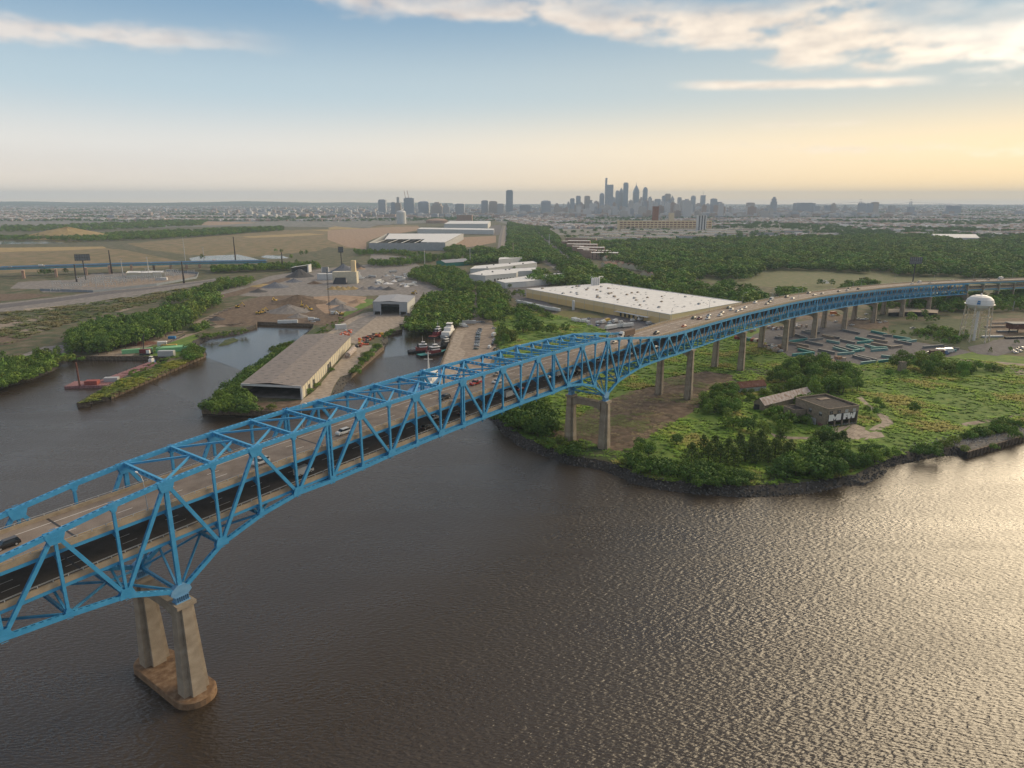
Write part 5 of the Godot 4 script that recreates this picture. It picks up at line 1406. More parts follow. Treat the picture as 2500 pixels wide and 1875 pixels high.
func make_car(kind: String, paint: Material, label: String, group := "") -> Node3D:
	var t := thing({"sedan": "car", "suv": "sport_utility_car", "pickup": "pickup_truck", "van": "cargo_van", "box": "box_truck", "semi": "semi_truck", "trailer": "cargo_trailer"}[kind], label, {"sedan": "car", "suv": "car", "pickup": "pickup", "van": "van", "box": "truck", "semi": "truck", "trailer": "trailer"}[kind], Vector3.ZERO, 0.0, group)
	var b := Build.new()
	var g := Build.new()
	match kind:
		"sedan":
			taper(b, -2.3, 2.3, 0.32, 0.62, 0.9, 0.92, -0.02, -0.02)
			taper(b, -2.32, 2.32, 0.62, 0.95, 0.92, 0.84, 0.22, 0.1)
			taper(b, -1.15, 0.5, 1.36, 1.44, 0.60, 0.56, 0.08, 0.08)
			taper(g, -1.75, 1.1, 0.95, 1.38, 0.82, 0.62, 0.62, 0.55)
			wheels(t, [-1.4, 1.4], 0.82, 0.33)
			lights(t, 2.26, -2.28, 0.68, 0.62)
		"suv":
			taper(b, -2.35, 2.35, 0.36, 0.72, 0.94, 0.96, -0.02, -0.02)
			taper(b, -2.37, 2.37, 0.72, 1.12, 0.96, 0.88, 0.25, 0.06)
			taper(b, -2.0, 0.55, 1.66, 1.76, 0.68, 0.62, 0.1, 0.08)
			taper(g, -2.25, 1.25, 1.12, 1.68, 0.86, 0.70, 0.66, 0.22)
			wheels(t, [-1.45, 1.45], 0.85, 0.38)
			lights(t, 2.3, -2.33, 0.82, 0.66)
		"pickup":
			taper(b, -2.9, 2.8, 0.42, 0.85, 0.98, 1.0, -0.02, -0.02)
			taper(b, 0.9, 2.8, 0.85, 1.22, 1.0, 0.9, 0.2, 0.0)
			taper(b, -2.9, -0.7, 0.85, 1.2, 1.0, 1.0, 0.0, 0.0)
			b.box(-0.95, 1.78, -0.72, 0.5, 1.86, 0.72)
			taper(g, -1.2, 1.3, 1.2, 1.8, 0.92, 0.74, 0.7, 0.2)
			wheels(t, [-1.75, 1.85], 0.88, 0.42)
			lights(t, 2.76, -2.86, 0.95, 0.7)
		"van":
			taper(b, -2.9, 2.9, 0.4, 1.15, 1.0, 1.0, -0.02, 0.0)
			taper(b, -2.9, 2.0, 1.15, 2.5, 1.0, 0.92, 0.7, 0.06)
			taper(g, 1.35, 2.72, 1.16, 1.85, 0.94, 0.85, 0.75, 0.0)
			wheels(t, [-1.9, 1.9], 0.9, 0.38)
			lights(t, 2.86, -2.86, 0.85, 0.74)
		"box":
			b.box(-4.2, 0.95, -1.22, 2.0, 3.6, 1.22)
			taper(b, 2.1, 4.1, 0.5, 1.35, 1.05, 1.05, 0.1, 0.0)
			taper(b, 2.1, 3.5, 1.35, 2.4, 1.05, 0.95, 0.35, 0.0)
			taper(g, 2.6, 3.72, 1.36, 2.1, 0.98, 0.92, 0.42, 0.1)
			wheels(t, [-2.7, 3.1], 1.0, 0.48)
			lights(t, 4.06, -4.18, 0.9, 0.8)
		"semi":
			taper(b, 5.2, 8.6, 0.55, 1.9, 1.2, 1.1, 0.15, 0.0)
			taper(b, 4.4, 7.2, 1.9, 3.1, 1.2, 1.1, 0.6, 0.0)
			taper(b, 4.4, 6.5, 3.1, 3.9, 1.15, 1.0, 0.9, 0.0)
			taper(g, 6.1, 7.36, 2.0, 2.9, 1.12, 1.06, 0.55, 0.0)
			wheels(t, [-6.5, -5.2, 4.6, 7.6], 1.05, 0.52)
			lights(t, 8.5, -8.0, 1.0, 0.9)
			var c := Build.new()
			c.box(-8.0, 1.15, -1.28, 4.0, 4.0, 1.28)
			c.box(-7.4, 0.8, -0.5, 4.6, 1.15, 0.5)
			part(t, "trailer_box", c.mesh(), M.brown_box)
		"trailer":
			b.box(-6.8, 1.1, -1.28, 6.8, 4.0, 1.28)
			g.box(-6.4, 0.75, -0.5, 6.4, 1.1, 0.5)
			wheels(t, [-5.6, -4.3], 1.05, 0.5)
			g.box(4.0, 0.0, -0.6, 4.2, 0.9, -0.4)
			g.box(4.0, 0.0, 0.4, 4.2, 0.9, 0.6)
	part(t, "body", b.mesh(), paint)
	part(t, "windows" if kind != "trailer" else "underframe", g.mesh(), M.glass if kind != "trailer" else M.dark_metal)
	return t

var models := {}
func car_at(kind: String, colour: String, at: Transform3D, label: String, group := "") -> void:
	var o: Node3D
	if not models.has(kind):
		o = make_car(kind, M["paint_" + colour], label, group)
		models[kind] = o
	else:
		var src: Node3D = models[kind]
		o = src.duplicate()
		o.name = numbered(String(src.name))
		add_child(o)
		o.get_node("body").material_override = M["paint_" + colour]
		tag(o, label, src.get_meta("category"))
		if o.has_meta("group"): o.remove_meta("group")
		if group: o.set_meta("group", group)
	o.transform = at

func paints() -> void:
	var list := {"white": [0.62, 0.62, 0.60], "black": [0.014, 0.014, 0.016], "red": [0.42, 0.022, 0.018], "grey": [0.16, 0.165, 0.17], "silver": [0.36, 0.37, 0.38], "tan": [0.36, 0.29, 0.21], "blue": [0.05, 0.11, 0.26], "lightblue": [0.28, 0.36, 0.42], "orange": [0.52, 0.14, 0.03], "green": [0.06, 0.09, 0.06], "darkred": [0.16, 0.03, 0.03], "yellow": [0.55, 0.36, 0.04]}
	for k in list:
		var m := plain(list[k][0], list[k][1], list[k][2], 0.35)
		m.clearcoat_enabled = true
		m.clearcoat = 0.6
		m.clearcoat_roughness = 0.12
		M["paint_" + k] = m
	M.lamp_glass = plain(0.75, 0.75, 0.72, 0.15)
	M.tail_red = plain(0.35, 0.02, 0.02, 0.25)
	M.brown_box = mottled(51, [[0.0, 0.085, 0.055, 0.040], [0.5, 0.13, 0.085, 0.06], [1.0, 0.17, 0.115, 0.085]], 6.0, 0.8)

func on_road(u: float, z: float, lower: bool, facing: float) -> Transform3D:
	var y := deck_y(u) + (-7.9 if lower else 0.0) + 0.015
	var p: Vector3; var s: Vector3
	if u <= 27 * PANEL:
		p = Vector3(u, y, z); s = Vector3(0, 0, 1)
	else:
		s = road_side.call(u)
		p = road_line.call(u) + s * z + Vector3.UP * y
	var slope := Vector3(0, (deck_y(u + 3.0) - deck_y(u - 3.0)) / 6.0, 0)
	var x := (s.cross(Vector3.UP) * -1.0 + slope).normalized() * facing
	var z_ := x.cross(Vector3.UP).normalized()
	return bridge_xf * Transform3D(Basis(x, z_.cross(x), z_), p)

const ROAD_WORDS := {"sedan": "car", "suv": "utility car", "pickup": "pickup truck", "van": "cargo van", "box": "box truck", "semi": "semi truck"}

func traffic() -> void:
	var where := [-29.1, -0.7, 28.9, 3.7, 58.0, 3.1, 104.7, 2.9, 127.5, -1.5, 134.9, 3.4, 144.8, -3.9, 260.5, -4.4, 239.7, -0.7, 281.3, 3.7, 316.1, 5.5, 352.8, -3.9, 353.7, -0.2, 373.2, -1.8, 357.6, 3.8, 393.9, -0.6, 378.7, 3.7, 422.5, -7.4, 413.8, -1.5, 409.1, 4.3, 420.1, 2.7, 435.0, 0.0, 470.9, -6.8, 471.0, 2.4, 486.4, -1.2, 503.3, -6.1, 533.5, -5.9, 527.0, 2.1, 582.3, -6.6, 570.5, 3.3, 534.5, -6.1, 528.0, 1.5, 582.7, -6.7, 571.4, 3.3, 590.0, 2.2, 626.2, 2.3, 643.2, 2.6, 663.8, -4.8, 668.1, 2.2, 786.4, 1.2, 813.4, -4.5, 821.3, 2.7, 883.7, -6.4, 921.4, -3.1, 974.6, -3.4, 948.1, -2.4]
	var what := ["suv black", "suv white", "suv white", "suv black", "pickup red", "sedan white", "sedan tan", "semi white", "sedan tan", "suv black", "sedan orange", "suv green", "pickup darkred", "sedan lightblue", "suv white", "sedan tan", "suv white", "suv green", "suv white", "sedan silver", "sedan white", "sedan white", "suv white", "sedan grey", "sedan black", "van white", "suv black", "sedan white", "suv grey", "sedan tan", "suv black", "sedan white", "suv black", "sedan tan", "sedan grey", "sedan black", "sedan silver", "sedan black", "suv black", "suv white", "van white", "sedan silver", "sedan white", "sedan orange", "box white", "sedan black"]
	var notes := ["at the left edge of the upper road", "half hidden by the truss near the second white roof strut", "on the upper road beside the blue hinge posts", "on the upper road left of the tall middle post", "on the upper road near the middle of the river span", "behind the red pickup on the upper road", "in the far lane behind the red pickup", "with a brown trailer where the top chord comes down", "below the semi truck with the brown trailer", "just past the semi truck", "alone on the bridge beyond the semi truck", "leading the group past the warehouse roof", "beside the dark green car past the warehouse", "in the middle lane past the warehouse roof", "in the near lane past the warehouse roof", "with another white car beside the warehouse corner", "beside the tan car at the warehouse corner", "at the far corner of the warehouse roof", "next to the dark car at the far warehouse corner", "first of three in the near lane", "second of three in the near lane", "third of three in the near lane"]
	rng.seed = 5
	for i in what.size():
		var w: PackedStringArray = what[i].split(" ")
		var u: float = where[i * 2]
		var z: float = clampf(where[i * 2 + 1], -5.2, 5.4)
		if u > 312: z = where[i * 2 + 1]
		z = clampf(z, -7.5, 7.5)
		var note: String = notes[i] if i < notes.size() else "%s past the warehouse" % ordinal(i - notes.size() + 1)
		var col: String = {"lightblue": "light blue", "darkred": "dark red", "green": "dark green"}.get(w[1], w[1])
		car_at(w[0], w[1], on_road(u, z, false, -1.0), "%s %s %s" % [col, ROAD_WORDS[w[0]], note], "vehicles on the upper road")
	var low := [42.8, 3.0, 93.6, 4.0, 103.5, -0.9, 114.2, 3.6, 144.2, 2.2, 155.2, -0.3, 180.9, -2.0, 187.7, -0.9, 194.5, 1.4, 198.0, 2.6, 228.3, -1.9, 251.9, 1.7, 281.8, 3.3]
	var lw := ["van white", "sedan black", "sedan silver", "sedan black", "van white", "sedan red", "sedan white", "box white", "van white", "pickup black", "suv white", "pickup white", "sedan white"]
	var ln := ["on the lower road left of the hinge posts", "in the lower road under the middle of the span", "behind the black car on the lower road", "beside the tall middle post on the lower road", "on the lower road near the land pier", "ahead of the white van near the land pier", "before the second hinge posts", "between the second hinge posts and the land pier", "next to the box truck on the lower road", "following the white van above the land pier", "above the land pier on the lower road", "past the land pier on the lower road", "last one visible on the lower road"]
	for i in lw.size():
		var w: PackedStringArray = lw[i].split(" ")
		car_at(w[0], w[1], on_road(low[i * 2], clampf(low[i * 2 + 1], -5.0, 5.0), true, 1.0), "%s %s %s" % [w[1], ROAD_WORDS[w[0]], ln[i]], "vehicles on the lower road")

func ordinal(n: int) -> String:
	var s := ["first", "second", "third", "fourth", "fifth", "sixth", "seventh", "eighth", "ninth", "tenth", "eleventh", "twelfth"]
	if n <= 12: return s[n - 1]
	var e := "th"
	if n % 10 == 1 and n % 100 != 11: e = "st"
	if n % 10 == 2 and n % 100 != 12: e = "nd"
	if n % 10 == 3 and n % 100 != 13: e = "rd"
	return "%d%s" % [n, e]

func parked(spots: Array, turn: float, kinds: Array, place: String, group: String, jitter := 0.12) -> void:
	var names := {"lightblue": "light blue", "darkred": "dark red", "green": "dark green"}
	for i in spots.size():
		var w: PackedStringArray = kinds[i % kinds.size()].split(" ")
		var at: Vector3 = spots[i]
		at.y += 0.2
		var word: String = "trailer" if w[0] == "trailer" else ROAD_WORDS.get(w[0], w[0])
		car_at(w[0], w[1], Transform3D(Basis(Vector3.UP, turn + rng.randf_range(-jitter, jitter)), at), "%s %s %s, %s of the row" % [names.get(w[1], w[1]), word, place, ordinal(i + 1)], group)

func parking() -> void:
	rng.seed = 17
	parked([Vector3(-30.1, 3, -638.7), Vector3(-30.1, 3, -633), Vector3(-30.3, 3, -627.4), Vector3(-30.3, 3, -621.9), Vector3(-30.9, 3, -616.5), Vector3(-30.5, 3, -609.9), Vector3(-30.4, 3, -602.1), Vector3(-30.3, 3, -594.6), Vector3(-30, 3, -587.6), Vector3(-29.9, 3, -581.1), Vector3(-29.8, 3, -574.7), Vector3(-29.6, 3, -568.2), Vector3(-29.5, 3, -561.4), Vector3(-29.5, 3, -550.5)], 0.0, ["sedan black", "sedan silver", "sedan grey", "sedan white", "suv silver", "sedan green", "sedan lightblue", "suv grey"], "parked on the wharf behind the tugboats", "cars parked on the wharf")
	parked([Vector3(-33.7, 3, -676.5), Vector3(-31, 3, -678.1), Vector3(-29, 3, -676.5), Vector3(-17.3, 3, -643)], 0.3, ["sedan white", "sedan silver", "sedan grey", "sedan white"], "parked at the wharf gate", "cars at the wharf gate")
	parked([Vector3(-16.1, 3, -604.7), Vector3(-15.7, 3, -587.2), Vector3(-15.8, 3, -575.2), Vector3(-18.5, 3, -554.8), Vector3(-13.8, 3, -548.3), Vector3(-16.1, 3, -568.2)], 1.3, ["box white", "pickup white", "pickup black", "van white", "pickup green", "suv black"], "parked at the wharf's grassy edge", "work trucks on the wharf")
	parked([Vector3(63.7, 3, -686.9), Vector3(65.9, 3, -680.4), Vector3(69.8, 3, -680.4), Vector3(72.8, 3, -677.2), Vector3(75.8, 3, -674)], 0.55, ["box white", "box white", "van white", "box white", "van white"], "parked on the grass before the loading yard", "trucks on the loading yard grass")
	parked([Vector3(79, 3, -698.6), Vector3(75.7, 3, -663.1)], 0.3, ["sedan silver", "sedan white"], "parked behind the box trucks", "cars behind the box trucks")
	parked([Vector3(85.5, 3, -671.7), Vector3(90.6, 3, -671.7), Vector3(96.2, 3, -682.4), Vector3(97.4, 3, -674.3), Vector3(103.3, 3, -677), Vector3(108.4, 3, -674.3), Vector3(110, 3, -666.5), Vector3(83.2, 3, -656.3), Vector3(95.9, 3, -663.9), Vector3(100.3, 3, -669.1)], 0.8, ["van white", "box white", "box yellow", "van silver", "box white", "van white", "pickup white", "suv blue", "van lightblue", "sedan grey"], "parked in the loading yard", "vehicles in the loading yard")
	parked([Vector3(93.4, 3, -639.2), Vector3(96.3, 3, -644), Vector3(98.8, 3, -646.4), Vector3(101.7, 3, -647.9), Vector3(104.5, 3, -648.8), Vector3(107.3, 3, -649.8), Vector3(111, 3, -650.8)], 0.55, ["trailer white"], "parked in the loading yard beside the bridge", "trailers in the loading yard")
	parked([Vector3(121.8, 3, -685.1), Vector3(131.1, 3, -687.8), Vector3(133.4, 3, -679.7), Vector3(134.5, 3, -663.9)], 0.62, ["van white", "box white", "sedan black", "box silver"], "backed to the yellow warehouse dock", "trucks at the warehouse dock")
	parked([Vector3(10.6, 3, -801.3), Vector3(14.4, 3, -796.9), Vector3(18.2, 3, -790.4), Vector3(21.9, 3, -784), Vector3(24.9, 3, -777.7), Vector3(29.1, 3, -771.4), Vector3(33.2, 3, -765.3), Vector3(37.3, 3, -759.3), Vector3(41.3, 3, -753.4), Vector3(45.4, 3, -749.5), Vector3(48.3, 3, -747.5)], -0.9, ["trailer white"], "parked in the line beside the yellow wall", "trailers beside the yellow wall")
	parked([Vector3(6.2, 3, -828.6), Vector3(8.9, 3, -824), Vector3(12.9, 3, -821.6), Vector3(7.6, 3, -917), Vector3(13.4, 3, -908.5), Vector3(16, 3, -889.2), Vector3(11.8, 3, -868.1), Vector3(15, 3, -870.7)], 0.5, ["sedan white", "sedan silver", "sedan white", "suv grey", "sedan white", "sedan blue", "sedan white", "suv black"], "parked by the warehouse corner", "cars by the warehouse corner")
	parked([Vector3(324.5, 3, -680.1), Vector3(338.3, 3, -716.9), Vector3(331.5, 3, -660.8), Vector3(354.4, 3, -693.9), Vector3(356.8, 3, -691.1), Vector3(378, 3, -725.9), Vector3(382.3, 3, -716.9), Vector3(365.8, 3, -674.8), Vector3(370, 3, -685.6), Vector3(374.2, 3, -680.1), Vector3(361.5, 3, -693.9), Vector3(380.8, 3, -643.4), Vector3(343.4, 3, -725.9), Vector3(344.6, 3, -719.9)], 0.4, ["sedan white", "suv white", "sedan white", "pickup white", "sedan silver", "sedan white", "suv white", "sedan white", "suv black", "sedan white", "pickup white", "pickup white", "box orange", "pickup yellow"], "parked behind the girder yard", "vehicles behind the girder yard")
	parked([Vector3(336.9, 3, -529.3), Vector3(344.9, 3, -535.4), Vector3(331.3, 3, -533.4), Vector3(351.9, 3, -539.6)], 0.1, ["semi blue", "trailer white", "pickup white", "box white"], "parked at the end of the girder yard", "trucks at the end of the girder yard")
	parked([Vector3(405.2, 3, -541.6), Vector3(410.9, 3, -545.9), Vector3(410.6, 3, -541.6), Vector3(420.1, 3, -552.3), Vector3(416.9, 3, -552.3), Vector3(402.6, 3, -535.4)], 0.5, ["sedan white", "sedan silver", "sedan white", "suv white", "sedan grey", "sedan white"], "parked right of the dark tree", "cars right of the dark tree")
	parked([Vector3(-202, 3, -687.1), Vector3(-199.6, 3, -689.3), Vector3(-198.8, 3, -678.4), Vector3(-189.3, 3, -726.4), Vector3(-196.8, 3, -687.1)], 0.2, ["box white", "van white", "sedan white", "box white", "van silver"], "parked beside the lattice mast", "vehicles beside the mast")
	parked([Vector3(-223.6, 3, -667.8), Vector3(-218.2, 3, -669.1)], 0.06, ["trailer white"], "parked along the quay of the brown yard", "trailers on the quay")
	parked([Vector3(-49.2, 3, -671.7), Vector3(-44.6, 3, -651.8), Vector3(-46.8, 3, -653.3), Vector3(-42.2, 3, -665.5), Vector3(-49.1, 3, -654.8)], 0.1, ["trailer white", "van white", "box white", "trailer silver", "van lightblue"], "standing at the inner end of the wharf", "trailers at the inner end of the wharf")
	rng.seed = 18
	parked([Vector3(-240.7, 3, -1075.5), Vector3(-232.8, 3, -1060.1), Vector3(-230.4, 3, -1070.3), Vector3(-227.8, 3, -1086), Vector3(-218.6, 3, -1080.8), Vector3(-198.1, 3, -1021.1), Vector3(-192.5, 3, -1002.6), Vector3(-191.5, 3, -1021.1), Vector3(-186.1, 3, -1060.1), Vector3(-165.5, 3, -1030.6), Vector3(-144.4, 3, -976.1), Vector3(-141.4, 3, -984.8), Vector3(-174.1, 3, -1124.4), Vector3(-208.6, 3, -1141.7), Vector3(-199.3, 3, -1159.5), Vector3(-175.2, 3, -1070.3), Vector3(-140.7, 3, -1002.6)], 0.4, ["trailer white", "box white", "van white", "pickup white", "trailer silver"], "among the piles of the quarry yard", "trucks in the quarry yard", 1.2)


# ---------------------------------------------------------------- buildings
func v2(a: Vector3) -> Vector2: return Vector2(a.x, a.z)

# flat-roofed block on an outline: wall, roof sheet with a low parapet
func block(t: Node3D, poly: PackedVector2Array, y0: float, y1: float, wall: Material, roof: Material, parapet := 0.5) -> void:
	var b := Build.new()
	b.prism(poly, y0, y1, 1.0, true)
	part(t, "wall", b.mesh(), wall)
	b = Build.new()
	b.prism(poly, y1, y1 + 0.06, 0.985, false)
	part(t, "roof", b.mesh(), roof)
	if parapet > 0.0:
		b = Build.new()
		var mid := Vector2.ZERO
		for p in poly: mid += p / poly.size()
		for i in poly.size():
			var a := poly[i] + (poly[i] - mid).normalized() * 0.1; var c := poly[(i + 1) % poly.size()] + (poly[(i + 1) % poly.size()] - mid).normalized() * 0.1
			b.bar(Vector3(a.x, y1 + parapet / 2, a.y), Vector3(c.x, y1 + parapet / 2, c.y), 0.35, parapet)
		part(t, "parapet", b.mesh(), wall)

func centre_of(poly: PackedVector2Array) -> Vector2:
	var mid := Vector2.ZERO
	for p in poly: mid += p / poly.size()
	return mid

# gabled or low-pitched shed on four corners (front left, front right, back right, back left)
func shed(t: Node3D, c: Array, y0: float, eave: float, ridge: float, wall: Material, roof: Material, overhang := 0.6, open_front := false) -> void:
	var b := Build.new()
	var u := Vector3.UP
	var p := []
	for q in c: p.append(Vector3(q.x, y0, q.z))
	var fm: Vector3 = (p[0] + p[1]) / 2 + u * ridge
	var bm: Vector3 = (p[2] + p[3]) / 2 + u * ridge
	b.quad(p[1], p[2], p[2] + u * eave, p[1] + u * eave)
	b.quad(p[3], p[0], p[0] + u * eave, p[3] + u * eave)
	b.quad(p[2], p[3], p[3] + u * eave, p[2] + u * eave)
	b.tri(p[2] + u * eave, p[3] + u * eave, bm)
	if not open_front:
		b.quad(p[0], p[1], p[1] + u * eave, p[0] + u * eave)
		b.tri(p[0] + u * eave, p[1] + u * eave, fm)
	part(t, "wall", b.mesh(), wall)
	var ax: Vector3 = (p[0] - p[3]).normalized() * overhang
	for s in 2:
		b = Build.new()
		var e0: Vector3 = (p[0] if s == 0 else p[1]) + u * eave
		var e1: Vector3 = (p[3] if s == 0 else p[2]) + u * eave
		var out: Vector3 = (e0 - fm).normalized() * overhang
		var a0 := e0 + out + ax; var a1 := e1 + out - ax
		var r0 := fm + ax + u * 0.12; var r1 := bm - ax + u * 0.12
		if s == 0:
			b.quad(a1, a0, r0, r1)
		else:
			b.quad(a0, a1, r1, r0)
		b.bar(a0 - u * 0.12, a1 - u * 0.12, 0.2, 0.3)
		part(t, "roof", b.mesh(), roof)

func box_part(t: Node3D, called: String, c: Vector3, x: Vector3, half: Vector3, mat: Material) -> MeshInstance3D:
	var b := Build.new()
	var xx := x.normalized()
	var z := xx.cross(Vector3.UP)
	b.hex(c, xx * half.x, Vector3.UP * half.y, z * half.z)
	return part(t, called, b.mesh(), mat)

func building_materials() -> void:
	M.roof_white = layered(60, [[0.0, 0.62, 0.61, 0.59], [0.5, 0.74, 0.73, 0.71], [1.0, 0.80, 0.79, 0.77]], 60.0, [[0.0, 0.86, 0.86, 0.86], [1.0, 1.0, 1.0, 1.0]], 9.0, 0.6)
	M.wall_white = mottled(61, tones(0.58, 0.58, 0.57, 0.1), 20.0, 0.7)
	M.wall_yellow = mottled(62, tones(0.66, 0.48, 0.22, 0.07), 30.0, 0.8)
	M.wall_buff = mottled(63, tones(0.70, 0.56, 0.34, 0.06), 30.0, 0.8)
	M.wall_cream = mottled(64, tones(0.55, 0.50, 0.38, 0.12), 16.0, 0.8)
	M.roof_grey = layered(65, tones(0.25, 0.215, 0.195, 0.22), 40.0, [[0.0, 0.75, 0.75, 0.75], [1.0, 1.0, 1.0, 1.0]], 6.0, 0.8)
	M.roof_metal = mottled(66, tones(0.30, 0.30, 0.315, 0.14), 25.0, 0.55)
	M.wall_grey = mottled(67, tones(0.36, 0.37, 0.38, 0.12), 25.0, 0.8)
	M.brick = mottled(68, tones(0.26, 0.135, 0.095, 0.25), 18.0, 0.9)
	M.brick_pale = mottled(69, tones(0.36, 0.24, 0.18, 0.2), 18.0, 0.9)
	M.rust = layered(70, [[0.0, 0.07, 0.028, 0.018], [0.4, 0.145, 0.055, 0.036], [0.7, 0.22, 0.10, 0.07], [1.0, 0.42, 0.36, 0.33]], 14.0, [[0.0, 0.7, 0.7, 0.7], [1.0, 1.0, 1.0, 1.0]], 3.0)
	M.rust_white = layered(71, [[0.0, 0.16, 0.085, 0.05], [0.35, 0.33, 0.24, 0.19], [0.55, 0.50, 0.45, 0.42], [1.0, 0.62, 0.58, 0.55]], 17.0, [[0.0, 0.75, 0.75, 0.75], [1.0, 1.0, 1.0, 1.0]], 3.0)
	M.wall_old_white = mottled(72, [[0.0, 0.16, 0.15, 0.14], [0.45, 0.36, 0.36, 0.36], [1.0, 0.58, 0.58, 0.58]], 6.0, 0.9)
	M.old_concrete = layered(73, [[0.0, 0.20, 0.155, 0.11], [0.5, 0.31, 0.25, 0.185], [1.0, 0.42, 0.35, 0.27]], 15.0, [[0.0, 0.7, 0.7, 0.7], [1.0, 1.0, 1.0, 1.0]], 3.0)
	M.tar = layered(74, [[0.0, 0.028, 0.024, 0.022], [0.6, 0.058, 0.048, 0.042], [0.85, 0.10, 0.085, 0.07], [1.0, 0.22, 0.19, 0.16]], 14.0, [[0.0, 0.7, 0.7, 0.7], [1.0, 1.0, 1.0, 1.0]], 3.0)
	M.dark_inside = plain(0.035, 0.034, 0.033, 0.9)
	M.green_paint = mottled(75, tones(0.03, 0.20, 0.15, 0.15), 12.0, 0.6)
	M.green_box = mottled(76, tones(0.20, 0.46, 0.22, 0.15), 6.0, 0.6)
	M.teal = mottled(77, tones(0.06, 0.27, 0.25, 0.3), 9.0, 0.7)
	M.teal_pale = mottled(78, tones(0.17, 0.31, 0.30, 0.25), 9.0, 0.7)
	M.girder_grey = mottled(79, tones(0.20, 0.205, 0.205, 0.3), 9.0, 0.75)
	M.girder_tan = mottled(80, tones(0.30, 0.25, 0.20, 0.25), 9.0, 0.8)
	M.wood_crate = mottled(81, tones(0.36, 0.24, 0.15, 0.25), 4.0, 0.9)
	M.wood_pale = mottled(82, tones(0.46, 0.37, 0.28, 0.25), 4.0, 0.9)
	M.brown_roof = mottled(83, tones(0.20, 0.125, 0.095, 0.2), 14.0, 0.9)
	M.red_paint = mottled(84, tones(0.28, 0.065, 0.05, 0.3), 6.0, 0.7)
	M.pink_deck = layered(85, [[0.0, 0.16, 0.06, 0.06], [0.5, 0.30, 0.14, 0.14], [1.0, 0.45, 0.30, 0.30]], 9.0, [[0.0, 0.6, 0.6, 0.6], [1.0, 1.0, 1.0, 1.0]], 3.0)
	M.navy = plain(0.03, 0.05, 0.12, 0.5)
	M.ship_blue = mottled(86, tones(0.035, 0.19, 0.42, 0.15), 9.0, 0.5)
	M.maroon = mottled(87, tones(0.16, 0.025, 0.03, 0.2), 6.0, 0.5)
	M.yellow_machine = plain(0.50, 0.33, 0.05, 0.6)
	M.orange = plain(0.62, 0.13, 0.05, 0.7)
	M.tank_white = mottled(88, [[0.0, 0.5, 0.46, 0.4], [0.4, 0.66, 0.65, 0.63], [1.0, 0.72, 0.72, 0.71]], 30.0, 0.5)
	M.tank_leg = mottled(89, [[0.0, 0.42, 0.25, 0.12], [0.45, 0.55, 0.48, 0.37], [1.0, 0.68, 0.66, 0.62]], 9.0, 0.6)
	M.teal_steel = mottled(90, tones(0.10, 0.26, 0.33, 0.2), 20.0, 0.6)
	M.fence = plain(0.22, 0.25, 0.28, 0.7)
	M.haze_tower = [plain(0.30, 0.33, 0.37, 0.6), plain(0.38, 0.38, 0.38, 0.7), plain(0.24, 0.29, 0.34, 0.35), plain(0.40, 0.35, 0.31, 0.8)]

